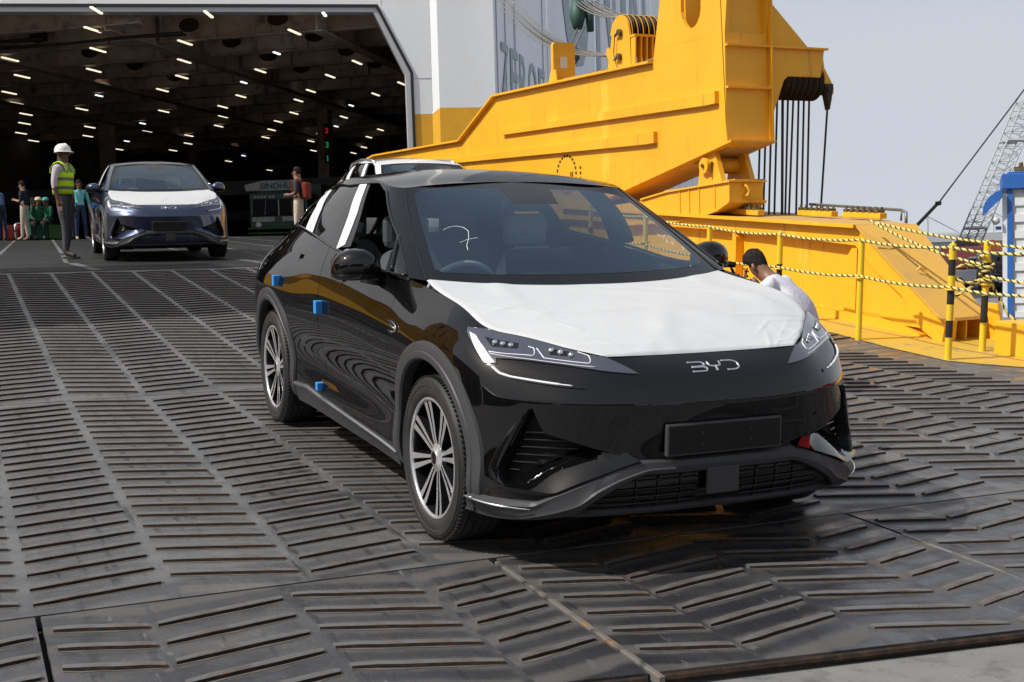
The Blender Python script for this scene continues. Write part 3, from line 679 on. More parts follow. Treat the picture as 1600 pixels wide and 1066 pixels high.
    # --- interior
    it = MB(); it.add([(2.62, -.74, 1.03), (2.62, .74, 1.03), (2.05, .76, .99), (2.05, -.76, .99), (2.02, .76, .55), (2.02, -.76, .55)], [(0, 3, 2, 1), (3, 5, 4, 2)])
    it.obj('dashboard', M_['interior_dark'], root)
    it = MB(); it.box((-.6, -.80, .30), (2.3, .80, .32)); it.box((-.62, -.70, .32), (-.58, .70, 1.15)); it.obj('cabin_floor', M_['interior_dark'], root)
    hl = MB(); G = (roof_pts(np.linspace(0, 14, 40), 7)-[0, 0, .03])
    for sd in (1, -1): hl.add((G*[1, sd, 1]).reshape(-1, 3), grid_faces(40, 7))
    hl.obj('headliner', M_['interior_dark'], root, True)
    for sd in (1, -1):
        mb = MB(); P, N = ST.ev([(u, v) for u in np.linspace(8.3, 13, 20) for v in (2.2, 4.5, 6.0, 6.9)], sd); mb.add(P-N*.05, grid_faces(20, 4)); mb.obj('door_lining', M_['interior_dark'], root, True)
    def seat(x, y, wid, mat='seat_fabric'):
        st = MB()
        def cush(pts, w, d):
            V = []; k = len(pts)
            for (a, b), ww in zip(pts, w):
                for s_, dd in ((-1, 0), (-.8, d), (0, d*.8), (.8, d), (1, 0), (.8, -d), (-.8, -d)): V.append((x+a+dd*.9, y+s_*ww/2, b+dd*.3))
            f = [(i*7+j, i*7+(j+1) % 7, (i+1)*7+(j+1) % 7, (i+1)*7+j) for i in range(k-1) for j in range(7)]+[tuple(range(7)), tuple((k-1)*7+j for j in range(7))]
            st.add(V, f)
        cush([(-.05, .52), (-.12, .75), (-.22, .98), (-.27, 1.13), (-.28, 1.15)], [wid, wid*1.02, wid*.95, wid*.62, wid*.5], .07)
        st.box((x-.05, y-wid/2, .42), (x+.46, y+wid/2, .56))
        o = st.obj('seat', M_[mat], root, True, auto=50)
        hb_ = MB(); hb_.box((x-.36, y-.14, 1.17), (x-.27, y+.14, 1.36)); hb_.obj('headrest', M_[mat], o, bevel=.04)
    seat(1.30, -.38, .52); seat(1.30, .38, .52, 'seat_wrap'); seat(.15, -.40, .6); seat(.15, .40, .6)
    sw = MB(); Mt = Matrix.Translation((1.86, -.38, .985)) @ rot_to((-.88, 0, .47)); a = [Mt @ Vector((.185*math.cos(t), .175*math.sin(t), 0)) for t in np.linspace(0, 2*math.pi, 33)[:-1]]
    sw.tube(a, .016, 8, closed=True); sw.box((-.16, -.02, -.012), (.16, .02, .004), Mt); sw.box((-.06, -.06, -.02), (.06, .06, .01), Mt); sw.obj('steering_wheel', M_['seat_fabric'], root, True, auto=40)
    mb = MB(); mb.box((2.03, -.20, 1.0), (2.045, .18, 1.215)); mb.obj('centre_screen', M_['gloss_black'], root, bevel=.006)
    mb = MB(); mb.box((1.80, -.13, 1.40), (1.84, .13, 1.46)); mb.obj('interior_mirror', M_['matte_black'], root, bevel=.01)
    # --- wheels
    for x, w in WHEELS:
        for sd in (1, -1): make_wheel(root, x, sd, steer if w == 'f' else 0)
    return root
# ---------------------------------------------------------------- materials of the place
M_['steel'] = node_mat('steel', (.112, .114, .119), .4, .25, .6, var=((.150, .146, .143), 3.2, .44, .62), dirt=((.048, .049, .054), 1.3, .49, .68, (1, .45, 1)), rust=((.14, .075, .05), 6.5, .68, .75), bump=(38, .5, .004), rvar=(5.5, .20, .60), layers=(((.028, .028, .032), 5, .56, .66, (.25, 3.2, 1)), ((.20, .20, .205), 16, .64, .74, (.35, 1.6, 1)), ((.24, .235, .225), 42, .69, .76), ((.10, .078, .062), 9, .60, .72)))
M_['steel_flap'] = node_mat('steel_flap', (.078, .080, .087), .4, .25, .6, var=((.112, .108, .106), 3.2, .44, .62), dirt=((.030, .031, .036), 1.3, .47, .66, (1, .45, 1)), rust=((.14, .075, .05), 6.5, .68, .75), bump=(38, .5, .004), rvar=(5.5, .20, .60), layers=(((.028, .028, .032), 5, .56, .66, (.25, 3.2, 1)), ((.20, .20, .205), 16, .64, .74, (.35, 1.6, 1)), ((.24, .235, .225), 42, .69, .76), ((.10, .078, .062), 9, .60, .72)))
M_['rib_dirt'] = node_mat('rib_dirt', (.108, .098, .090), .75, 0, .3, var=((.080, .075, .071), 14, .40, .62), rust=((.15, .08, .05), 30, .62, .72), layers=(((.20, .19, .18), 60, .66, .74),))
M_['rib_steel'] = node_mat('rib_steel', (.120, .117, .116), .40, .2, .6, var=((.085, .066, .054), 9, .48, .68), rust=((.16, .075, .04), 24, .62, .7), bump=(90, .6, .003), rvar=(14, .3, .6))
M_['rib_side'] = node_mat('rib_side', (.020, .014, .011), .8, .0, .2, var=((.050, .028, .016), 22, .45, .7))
M_['seam_dark'] = node_mat('seam_dark', (.008, .008, .008), .8)
M_['worn_edge'] = node_mat('worn_edge', (.20, .185, .165), .45, .4, .5, var=((.38, .19, .04), 2.2, .55, .60), dirt=((.05, .045, .042), 9, .5, .65))
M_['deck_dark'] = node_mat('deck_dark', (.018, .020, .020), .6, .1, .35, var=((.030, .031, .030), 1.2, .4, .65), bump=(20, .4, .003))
M_['line_paint'] = node_mat('line_paint', (.17, .17, .165), .6, var=((.07, .07, .07), 5, .45, .65))
M_['concrete'] = node_mat('concrete', (.145, .143, .14), .85, var=((.19, .187, .183), 2.2, .4, .7), dirt=((.09, .088, .086), 9, .5, .72), bump=(60, .5, .004))
M_['hull_white'] = node_mat('hull_white', (.84, .85, .86), .4, var=((.76, .775, .79), .35, .42, .7, (1, 1, .25)), dirt=((.76, .72, .66), 1.7, .62, .76, (1, 1, .12)))
M_['hull_grey'] = node_mat('hull_grey', (.76, .78, .83), .45, var=((.68, .70, .75), .5, .4, .7, (1, 1, .12)), dirt=((.62, .57, .54), .9, .62, .78, (1, 1, .1)))
M_['hull_yellow'] = node_mat('hull_yellow', (.80, .40, .02), .45, var=((.66, .32, .02), .8, .45, .7))
M_['letter_grey'] = node_mat('letter_grey', (.30, .37, .40), .6, var=((.38, .44, .47), 2, .4, .7))
M_['frame_grey'] = node_mat('frame_grey', (.45, .46, .48), .5)
M_['black_rubber'] = node_mat('black_rubber', (.010, .010, .010), .6)
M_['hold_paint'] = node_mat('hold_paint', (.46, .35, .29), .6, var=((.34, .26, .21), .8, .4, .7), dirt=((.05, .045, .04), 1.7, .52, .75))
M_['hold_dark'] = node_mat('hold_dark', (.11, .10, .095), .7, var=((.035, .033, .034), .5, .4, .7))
M_['hold_lagging'] = node_mat('hold_lagging', (.22, .22, .23), .4, .5, var=((.05, .05, .055), 3, .45, .6), bump=(6, 1, .08))
M_['tube_warm'] = node_mat('tube_warm', (.9, .85, .7), .5, emit=((1, .88, .66), 1.15))
M_['tube_cool'] = node_mat('tube_cool', (.9, .9, .95), .5, emit=((.86, .93, 1), 1.5))
M_['led_red'] = node_mat('led_red', (.3, .01, .01), .5, emit=((1, .02, .02), .25))
M_['led_green'] = node_mat('led_green', (.01, .3, .05), .5, emit=((.02, .8, .22), .18))
M_['yellow'] = node_mat('yellow', (.80, .405, .018), .42, 0, .45, var=((.74, .36, .016), .9, .42, .68), dirt=((.60, .33, .03), 5.5, .66, .80), rust=((.30, .13, .03), 2.6, .735, .78, (1, 1, .35)), bump=(1.1, .22, .05), layers=(((.50, .24, .03), 7, .60, .74, (1.2, 1.2, .10)), ((.90, .52, .06), 1.6, .60, .75, (1, 1, .3)), ((.22, .10, .03), 34, .715, .76)))
M_['yellow_post'] = node_mat('yellow_post', (.72, .50, .02), .45, var=((.70, .48, .03), 9, .45, .7), rust=((.35, .22, .12), 22, .66, .74))
M_['black_band'] = node_mat('black_band', (.016, .016, .016), .5, rust=((.20, .17, .12), 40, .68, .76))
M_['yellow_floor'] = node_mat('yellow_floor', (.55, .33, .03), .6, var=((.50, .33, .06), 2.4, .42, .66), dirt=((.22, .16, .09), 6, .58, .74), rust=((.28, .13, .06), 11, .66, .74), bump=(30, .3, .003))
M_['dusty_top'] = node_mat('dusty_top', (.46, .28, .10), .8, var=((.58, .33, .05), 2, .4, .7), dirt=((.30, .19, .09), 8, .55, .75))
M_['dark_hole'] = node_mat('dark_hole', (.02, .012, .008), .9)
M_['wire'] = node_mat('wire', (.045, .043, .043), .5, .4, .4, bump=(160, .6, .004))
M_['wire_light'] = node_mat('wire_light', (.20, .19, .185), .5, .5)
M_['sheave'] = node_mat('sheave', (.040, .030, .022), .6, .3)
M_['brass_bits'] = node_mat('brass_bits', (.20, .15, .07), .55, .4, var=((.05, .04, .03), 20, .4, .6))
M_['crate_green'] = node_mat('crate_green', (.03, .10, .02), .6)

def grime_steel(m, cols):
    """dirt gathered along the foot of every rib and a dark tyre-rubbed band midway; cols = None for the even columns of the deck,
    else a list of (centre, slope, first rib, upper edge) across one flap.  UV holds (distance down the ramp, distance across)."""
    n = m.node_tree.nodes; L = m.node_tree.links; b = n['Principled BSDF']
    def F_(op, a, b_=0.0, c=0.0):
        k = n.new('ShaderNodeMath'); k.operation = op
        for i, q in enumerate((a, b_, c)):
            if hasattr(q, 'links'): L.new(q, k.inputs[i])
            elif i < len(k.inputs): k.inputs[i].default_value = q
        return k.outputs[0]
    uv = n.new('ShaderNodeUVMap'); uv.uv_map = 'ramp'; sx = n.new('ShaderNodeSeparateXYZ'); L.new(uv.outputs[0], sx.inputs[0]); u, v = sx.outputs[0], sx.outputs[1]
    if cols is None:
        c = F_('DIVIDE', F_('ADD', v, 2.63275), .5255); cf = F_('FLOOR', c); par = F_('MODULO', F_('ADD', cf, 20), 2)
        fr = F_('MULTIPLY', F_('SUBTRACT', F_('SUBTRACT', c, cf), .5), .5255)
        slope = F_('MULTIPLY_ADD', par, .5368, -.2); x0 = F_('MULTIPLY_ADD', par, -.054, 3.127)
    else:
        ctr, slope, x0 = cols[0][0], cols[0][1], cols[0][2]
        for k in range(1, len(cols)):
            g_ = F_('GREATER_THAN', v, cols[k-1][3]); ctr = F_('MULTIPLY_ADD', g_, cols[k][0]-cols[k-1][0], ctr); slope = F_('MULTIPLY_ADD', g_, cols[k][1]-cols[k-1][1], slope); x0 = F_('MULTIPLY_ADD', g_, cols[k][2]-cols[k-1][2], x0)
        fr = F_('SUBTRACT', v, ctr)
    s_ = F_('DIVIDE', F_('ADD', F_('SUBTRACT', x0, u), F_('MULTIPLY', slope, fr)), .194)
    q = F_('FRACT', F_('ADD', s_, .5)); d = F_('MULTIPLY', F_('ABSOLUTE', F_('SUBTRACT', q, .5)), .194)
    tc = n.new('ShaderNodeTexCoord'); nz = n.new('ShaderNodeTexNoise'); nz.inputs['Scale'].default_value = 11; nz.inputs['Detail'].default_value = 7; nz.inputs['Roughness'].default_value = .7; L.new(tc.outputs['Object'], nz.inputs['Vector'])
    nb = n.new('ShaderNodeTexNoise'); nb.inputs['Scale'].default_value = 1.1; nb.inputs['Detail'].default_value = 3; L.new(tc.outputs['Object'], nb.inputs['Vector'])
    dn = F_('ADD', d, F_('MULTIPLY', F_('SUBTRACT', nz.outputs[0], .5), .085))
    def sm(x, lo, hi):
        r_ = n.new('ShaderNodeMapRange'); r_.interpolation_type = 'SMOOTHSTEP'; r_.inputs['From Min'].default_value = lo; r_.inputs['From Max'].default_value = hi; L.new(x, r_.inputs['Value']); return r_.outputs[0]
    incol = F_('SUBTRACT', 1.0, sm(F_('ABSOLUTE', fr), .215, .25))
    near = F_('MULTIPLY', F_('SUBTRACT', 1.0, sm(dn, .030, .062)), incol); mid = F_('MULTIPLY', F_('MULTIPLY', sm(dn, .052, .085), incol), sm(nb.outputs[0], .34, .58))
    base = b.inputs['Base Color'].links[0].from_socket
    def mx(f, a, col): k = n.new('ShaderNodeMixRGB'); L.new(f, k.inputs[0]); L.new(a, k.inputs[1]); k.inputs[2].default_value = tuple(col)+(1,); return k.outputs[0]
    out = mx(F_('MULTIPLY', near, .75), base, (.122, .111, .104) if cols is None else (.094, .084, .077)); out = mx(F_('MULTIPLY', mid, .62), out, (.036, .037, .042))
    L.new(out, b.inputs['Base Color'])
    rg = b.inputs['Roughness'].links[0].from_socket; L.new(F_('MAXIMUM', F_('ADD', F_('ADD', rg, F_('MULTIPLY', near, .22)), F_('MULTIPLY', mid, -.14)), .2), b.inputs['Roughness'])
grime_steel(M_['steel'], None)
grime_steel(M_['steel_flap'], [(.185, .3226, 3.53, .36), (.61, -.2128, 3.52, .87), (1.125, .3404, 3.52, 1.39), (1.575, -.2419, 3.57, 9)])
def ramp_uv(o, fn):
    l = o.data.uv_layers.new(name='ramp')
    for lp in o.data.loops: l.data[lp.index].uv = fn(o.data.vertices[lp.vertex_index].co)
# ---------------------------------------------------------------- ground of the quay
qs = []
xs_ = [-900, -400, -200, -120, -60, -30, -12, 0, 8, 14, 60, 400]; ys_ = [-500, -60, -8, 0, 6, 10, 20, 45, 90, 200, 400, 900]
def quayz(x, y): return -.395-.0185*max(0, min(y, 45)-9.5)-.0035*max(0, min(y, 400)-45) if x < 60 else -.395
V = [(x, y, quayz(x, y)) for x in xs_ for y in ys_]
tag(mesh_obj('ground', V, grid_faces(len(xs_), len(ys_)), M_['concrete']), kind='structure')

# ---------------------------------------------------------------- the stern ramp
PROF = [(4.75, -.356), (3.3, -.2474), (-1.3462, .1009), (-10.15, 1.044), (-16, 1.386), (-33, 2.11), (-36, 2.13)]
def deckz(x): return float(np.interp(x, [p[0] for p in PROF][::-1], [p[1] for p in PROF][::-1]))
ramp = empty('ramp', kind='structure')
def plate(name, poly, mat, th=.05):
    """slab on the ramp profile from a plan outline (world x, y)"""
    mb = MB(); n = len(poly); mb.add([(x, y, deckz(x)) for x, y in poly]+[(x, y, deckz(x)-th) for x, y in poly], [tuple(range(n)), tuple(range(n, 2*n))[::-1]]+[(i, n+i, n+(i+1) % n, (i+1) % n) for i in range(n)])
    # keep the outline counter-clockwise from above
    return mb.obj(name, mat, ramp)
cw = lambda x: (x*math.cos(PITCH))            # ramp-frame x on the plate -> world x
YL, YR = -6.1, 7.6
ramp_uv(plate('deck_plate', [(cw(3.292), YL), (cw(3.292), YR), (cw(-1.335), YR), (cw(-1.335), YL)], M_['steel']), lambda c: (c.x/math.cos(PITCH), c.y))
CS2 = math.cos(math.atan2(1.044-.1009, 10.15-1.3462))
ramp_uv(plate('deck_plate', [(cw(-1.352), YL), (cw(-1.352), YR), (-10.13, YR), (-10.13, YL)], M_['steel']), lambda c: (-1.35+(c.x+1.3462)/CS2, c.y))
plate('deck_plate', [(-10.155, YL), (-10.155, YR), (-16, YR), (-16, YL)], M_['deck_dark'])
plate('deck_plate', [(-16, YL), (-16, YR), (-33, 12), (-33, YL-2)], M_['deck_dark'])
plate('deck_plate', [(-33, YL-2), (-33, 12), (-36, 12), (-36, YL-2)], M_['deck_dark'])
mb = MB()
for xa, xb in ((4.7, -1.3), (-1.3, -10.2), (-10.2, -36)):
    mb.add([(xa, YL, deckz(xa)-.06), (xa, YR, deckz(xa)-.06), (xb, YR, deckz(xb)-.06), (xb, YL, deckz(xb)-.06), (xa, YL, deckz(xa)-.4), (xb, YL, deckz(xb)-.9), (xb, YR, deckz(xb)-.9), (xa, YR, deckz(xa)-.4)], [(0, 1, 2, 3), (0, 3, 5, 4), (1, 7, 6, 2)])
mb.obj('ramp_frame', M_['seam_dark'], ramp)
FLAPS = [(-6.1, -4.38), (-4.36, -2.61), (-2.59, -.835), (-.795, 1.0), (1.02, 2.78), (2.80, 4.56), (4.58, 6.3)]
endx = lambda y: 4.76+.14*y if y < 1.4 else 4.956
for a, b in FLAPS:
    ramp_uv(plate('flap', [(cw(endx(a)), a), (cw(endx(b)), b), (cw(3.308), b), (cw(3.308), a)], M_['steel_flap'], .06), lambda c, a=a: (c.x/math.cos(PITCH), c.y-a))
mb = MB()
for a, b in FLAPS: mb.tube([(cw(endx(a)+.008), a+.01, deckz(cw(endx(a)))-.022), (cw(endx(b)+.008), b-.01, deckz(cw(endx(b)))-.022)], .016, 8)
mb.obj('flap_nosing', M_['rib_side'], ramp)
for (xa, ya), (xb, yb) in (((3.36, -.815), (4.70, -.815)), ((3.7, 1.01), (4.9, 1.01))):
    mb = MB(); mb.box((xa, ya-.012, -.03), (xb, ya+.012, .007)); o = mb.obj('joint_strip', M_['worn_edge'], ramp, bevel=.004); o.matrix_world = RAMP_M
# ribs
def rib_mesh(L, dx, name):
    """chevron bar from (0,0) to (-dx.., L): its own x is down the ramp"""
    w, h = .022, .017; prof = [(-w*1.3, -.002), (-w*.9, h*.75), (-w*.4, h), (w*.4, h), (w*.85, h*.8), (w*1.0, -.002)]
    V = []; ns = 6; wob = random.Random(L*77+dx)
    for i in range(ns+1):
        t = i/ns; e = .82 if i in (0, ns) else 1
        jx = wob.uniform(-.003, .003)
        for a, z in prof: V.append((dx*(t-.5)+a*e+jx, L*(t-.5), z*e if z > 0 else z))
    f = grid_faces(ns+1, 6, True)+[tuple(range(6)), tuple(ns*6+j for j in range(6))[::-1]]
    nf_ = len(f); nb = len(V)                       # grime gathered along the foot of the bar
    for i in range(ns+1):
        t = i/ns; e0, e1 = wob.uniform(.012, .034), wob.uniform(.016, .046)
        if i in (0, ns): e0 *= .3; e1 *= .3
        e0 *= .35; e1 *= .35; V += [(dx*(t-.5)-w-e0, L*(t-.5), .0016), (dx*(t-.5)+w+e1, L*(t-.5), .0016)]
    f += [tuple(nb+q for q in qq) for qq in grid_faces(ns+1, 2, True)]
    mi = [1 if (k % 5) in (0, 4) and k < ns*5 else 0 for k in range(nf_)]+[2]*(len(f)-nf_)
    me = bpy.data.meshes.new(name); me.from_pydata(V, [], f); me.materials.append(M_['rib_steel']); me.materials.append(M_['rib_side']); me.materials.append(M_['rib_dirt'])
    me.polygons.foreach_set('material_index', np.array(mi, np.int32)); me.polygons.foreach_set('use_smooth', np.ones(len(f), bool)); me.set_sharp_from_angle(angle=R(35)); return me
RIBM = {}
def ribm(L, dx, var):
    k = (round(L, 3), round(dx, 3), var)
    if k not in RIBM: RIBM[k] = rib_mesh(L+.0001*var, dx, 'rib')
    return RIBM[k]
ribs = []                                       # (ramp x, y, length, dx)
PITCHX = .194
for c in range(-7, 15):
    y = -2.37+.5255*c
    dx, x0 = ((-.095, .07), (.16, .13))[c % 2]
    k = 0
    while True:
        x = 3.19-x0*.9-PITCHX*k; k += 1
        if x < -10.0: break
        if abs(x+1.344) < .055: x += .0
        if -1.344-.07 < x < -1.344+.07: continue
        if c >= 14 and x > -1.9: continue
        ribs.append((x, y, .475, dx))
for a, b in FLAPS:
    for y, L, dx, x0 in ((a+.185, .31, .10, 3.53), (a+.61, .47, -.10, 3.52), (a+1.125, .47, .16, 3.52), (a+1.575, .31, -.075, 3.57)):
        for k in range(9):
            x = x0+PITCHX*k
            if x < endx(y)-.10: ribs.append((x, y, L, dx))
campos = cam_o.matrix_world.translation; cf_ = -cam_o.matrix_world.col[2].to_3d(); cr_ = cam_o.matrix_world.col[0].to_3d(); cu_ = cam_o.matrix_world.col[1].to_3d()
def in_view(p, m=1.04):
    d = p-campos; z = d.dot(cf_)
    return z > .3 and abs(d.dot(cr_)/z) < .4007*m and abs(d.dot(cu_)/z) < .267*m
SL2 = math.atan2(1.044-.1009, 10.15-1.3462)
lst = []
for x, y, L, dx in ribs:
    xw = x*math.cos(PITCH) if x > -1.35 else -1.3462+(x+1.35)*math.cos(SL2)
    p = Vector((xw, y, deckz(xw))); hid = (-1.1 < x < 3.75 and -.75 < y < 1.0)
    lst.append(((p-campos).length+(0 if in_view(p) and not hid else 100), p, PITCH if x > -1.35 else SL2, L, dx))
lst.sort(key=lambda q: q[0])
far = MB()
for k, (d, p, sl, L, dx) in enumerate(lst):
    me = ribm(L, dx, k % 5)
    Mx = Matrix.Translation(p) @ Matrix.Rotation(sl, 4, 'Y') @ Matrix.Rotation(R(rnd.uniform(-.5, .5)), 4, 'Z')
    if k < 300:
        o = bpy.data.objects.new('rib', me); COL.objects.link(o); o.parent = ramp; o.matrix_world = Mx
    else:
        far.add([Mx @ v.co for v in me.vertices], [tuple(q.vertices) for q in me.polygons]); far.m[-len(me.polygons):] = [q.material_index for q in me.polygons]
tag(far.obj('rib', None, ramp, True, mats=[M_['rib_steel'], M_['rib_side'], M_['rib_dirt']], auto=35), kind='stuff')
# painted lane lines and plate joints of the upper ramp
def strip(name, pts, w, mat, parent, lift=.004):
    mb = MB()
    for i in range(len(pts)-1):
        a = Vector(pts[i]).to_2d(); b = Vector(pts[i+1]).to_2d(); n = max(1, int((b-a).length/2)); t = (b-a).normalized(); s_ = Vector((-t.y, t.x))*w/2
        L_ = []
        for k in range(n+1):
            c = a+(b-a)*k/n; L_ += [(c.x+s_.x, c.y+s_.y, deckz(c.x)+lift), (c.x-s_.x, c.y-s_.y, deckz(c.x)+lift)]
        mb.add(L_, grid_faces(n+1, 2, True))
    return mb.obj(name, mat, parent)
for k in range(-3, 6):
    y0 = -1.02+1.05*k; strip('lane_line', [(-12.6, y0-.15), (-32.8, y0+1.1)], .07, M_['line_paint'], ramp)
strip('lane_line', [(-10.25, -6), (-10.25, 7)], .10, M_['line_paint'], ramp); strip('lane_line', [(-12.45, -6), (-12.45, 7)], .06, M_['line_paint'], ramp)
for y in (-2.25, -.95, 1.6, 3.2): strip('lane_line', [(-10.3, y), (-12.4, y-.15)], .16, M_['line_paint'], ramp)
for k in range(56):
    x = -10.5-.34*k
    if abs(x+12.45) > .2: strip('tread_bar', [(x, -5.8), (x, 7.2)], .05, M_['steel'], ramp, .012) if True else None
# yellow walkway along the right edge
mb = MB(); pl = [(.9, 5.42), (.9, 7.5), (-9.9, 7.5), (-9.9, 5.2), (-2.18, 5.25), (-1.27, 5.17), (-.43, 5.06), (-.1, 5.24), (.12, 5.40)]
V = []
for x, y in pl: V.append((x, y, deckz(x)+.006))
extra_x = cw(-1.35)
mb.add([(x, y, deckz(x)+.006) for x, y in [(.9, 5.42), (.9, 7.5), (extra_x, 7.5), (extra_x, 5.18), (-.43, 5.06), (-.1, 5.24), (.12, 5.40)]], [tuple(range(7))])
mb.add([(x, y, deckz(x)+.006) for x, y in [(extra_x, 5.18), (extra_x, 7.5), (-9.9, 7.5), (-9.9, 5.2), (-2.18, 5.25)]], [tuple(range(5))])
mb.obj('walkway_paint', M_['yellow_floor'], ramp)
# ---------------------------------------------------------------- the ship's stern
UF = Vector((.2639, .9646, 0)); NF = Vector((.9646, -.2639, 0)); PF = Vector((-32.84, 4.84, 0))      # stern facet: along, outward normal, origin
def fac(s, z, d=0): p = PF+UF*s+NF*d; return (p.x, p.y, z)
AXS = Vector((-.816, .607, 0)).normalized()            # ship's long axis, towards the bow
SN = Vector((.607, .816, 0)).normalized()
ship = empty('ship', None, 'huge white car carrier with its stern door open above the ramp', 'ship')
def prism_f(mb, poly, d0, d1, mi=0):                    # outline in (s, z), thickness along the facet normal
    n = len(poly); v = [fac(s, z, d1) for s, z in poly]+[fac(s, z, d0) for s, z in poly]
    mb.add(v, [tuple(range(n)), tuple(range(n, 2*n))[::-1]]+[(i, n+i, n+(i+1) % n, (i+1) % n) for i in range(n)], mi)
OPEN = [(-13, 2.0), (-13, 7.2), (-11.9, 9.34), (5.47, 9.34), (6.52, 7.22), (6.55, 2.0)]
mb = MB()
prism_f(mb, [(-36, 9.34), (-11.9, 9.34), (5.47, 9.34), (7.15, 9.34), (7.15, 32), (-36, 32)], -.4, 0)
prism_f(mb, [(5.47, 9.34), (6.52, 7.22), (7.15, 7.22), (7.15, 9.34)], -.4, 0)
prism_f(mb, [(6.52, 7.22), (6.54, 5.9), (7.15, 5.9), (7.15, 7.22)], -.4, 0)
prism_f(mb, [(-36, 5.9), (-13, 5.9), (-13, 7.2), (-11.9, 9.34), (-36, 9.34)], -.4, 0)
st = mb.obj('hull', M_['hull_white'], ship)
mb = MB(); prism_f(mb, [(6.54, 5.9), (6.55, -2), (7.15, -2), (7.15, 5.9)], -.4, -.002); mb.obj('hull_band', M_['hull_yellow'], ship); mb = MB(); prism_f(mb, [(-36, -2), (-13, -2), (-13, 5.9), (-36, 5.9)], -.4, -.002); mb.obj('hull_band', M_['hull_yellow'], ship)
# bevel beside the door and the flat to the corner
B0 = Vector(fac(7.15, 0)); B1 = Vector(fac(7.38, 0, .14)); B2 = Vector(fac(9.2, 0, .14))
def wall(mb, a, b, z0, z1, mi=0, zb=None):
    z0b, z1b = zb or (z0, z1); mb.add([(a.x, a.y, z0), (b.x, b.y, z0b), (b.x, b.y, z1b), (a.x, a.y, z1)], [(0, 1, 2, 3)], mi)
mb = MB(); wall(mb, B0, B1, 5.9, 32, 0, (6.08, 32)); wall(mb, B1, B2, 6.08, 32, 0); mb.obj('stern_post', M_['hull_white'], ship)
mb = MB(); wall(mb, B0, B1, -2, 5.9, 0, (-2, 6.08)); wall(mb, B1, B2, -2, 6.08); mb.obj('hull_band', M_['hull_yellow'], ship)
E2 = B2+AXS*90
mb = MB()
for k in range(30):                                     # shell strakes with a slight step at each seam
    a = B2+AXS*(3*k); b = B2+AXS*(3*k+2.985); o_ = SN*(.012*(k % 2))
    mb.add([(a.x+o_.x, a.y+o_.y, -2), (b.x+o_.x, b.y+o_.y, -2), (b.x+o_.x, b.y+o_.y, 32), (a.x+o_.x, a.y+o_.y, 32)], [(0, 1, 2, 3)])
sd_ = mb.obj('side_shell', M_['hull_grey'], ship)
mb = MB()
for s in (.35, 1.6, 3.1, 8, 14, 26, 40): 
    p = B2+AXS*s+SN*.02; mb.tube([(p.x, p.y, -2), (p.x, p.y, 30)], .018, 6)
for z in (8.9, 12.5): mb.tube([tuple((B2+AXS*0.0+SN*.0+Vector((0,0,z)))), tuple(B2+AXS*.01+Vector((0,0,z+.01)))], .005, 4)
mb.obj('shell_seam', M_['letter_grey'], ship)
# facing seams on the white stern plate
mb = MB()
for s, z0, z1 in ((7.15, 6.0, 12), (5.6, 9.4, 12)): mb.tube([fac(s, z0, .004), fac(s, z1, .004)], .008, 4)
mb.tube([fac(6.6, 7.05, .004), fac(7.15, 7.05, .004)], .008, 4); mb.obj('plate_seam', M_['frame_grey'], ship)
# door frame: black seal and grey lining
def frame(name, w, d0, d1, grow_, mat):
    o = [(5.47, 9.34), (6.52, 7.22), (6.56, 2.0)]; L_ = [(-13, 2.0), (-13, 7.2), (-11.9, 9.34)]+o
    P = [Vector(p) for p in L_]; out = []; inn = []
    for i, p in enumerate(P):
        a = P[max(i-1, 0)]; b = P[min(i+1, len(P)-1)]
        t0 = (p-a).normalized() if i else (b-p).normalized(); t1 = (b-p).normalized() if i < len(P)-1 else t0
        n0 = Vector((t0.y, -t0.x)); n1 = Vector((t1.y, -t1.x)); n_ = (n0+n1); n_ = n_/max(n_.dot(n0), .2)
        out.append(p-n_*grow_); inn.append(p-n_*(grow_-w) if True else p)
    mb = MB(); k = len(P)
    for i in range(k-1):
        v = [fac(*q, d) for q in (out[i], out[i+1], inn[i+1], inn[i]) for d in (d1,)]+[fac(*q, d0) for q in (out[i], out[i+1], inn[i+1], inn[i])]
        mb.add(v, [(0, 3, 2, 1), (4, 5, 6, 7), (0, 1, 5, 4), (1, 2, 6, 5), (2, 3, 7, 6), (3, 0, 4, 7)])
    return mb.obj(name, mat, ship)
frame('door_seal', .09, -.02, .05, .045, M_['black_rubber'])
frame('door_lining', .15, -.5, .01, -.045, M_['frame_grey'])
# lettering on the side
def text_obj(name, txt, size, mat, parent, M, extr=.004, sx=1, align='LEFT', spacing=1.0, bold=0):
    cu = bpy.data.curves.new(name, 'FONT'); cu.body = txt; cu.size = size; cu.extrude = extr; cu.align_x = align; cu.space_character = spacing; cu.offset = bold; cu.resolution_u = 4
    t = bpy.data.objects.new('tmp', cu); COL.objects.link(t); dg = bpy.context.evaluated_depsgraph_get(); me = bpy.data.meshes.new_from_object(t.evaluated_get(dg)); bpy.data.objects.remove(t)
    me.materials.clear(); me.materials.append(mat); me.name = name; o = bpy.data.objects.new(name, me); COL.objects.link(o); o.parent = parent
    o.matrix_world = M @ Matrix.Diagonal((sx, 1, 1, 1)); return o
def side_M(s, z): p = B2+AXS*s+SN*.03; return Matrix(((AXS.x, 0, SN.x, p.x), (AXS.y, 0, SN.y, p.y), (0, 1, 0, z), (0, 0, 0, 1)))
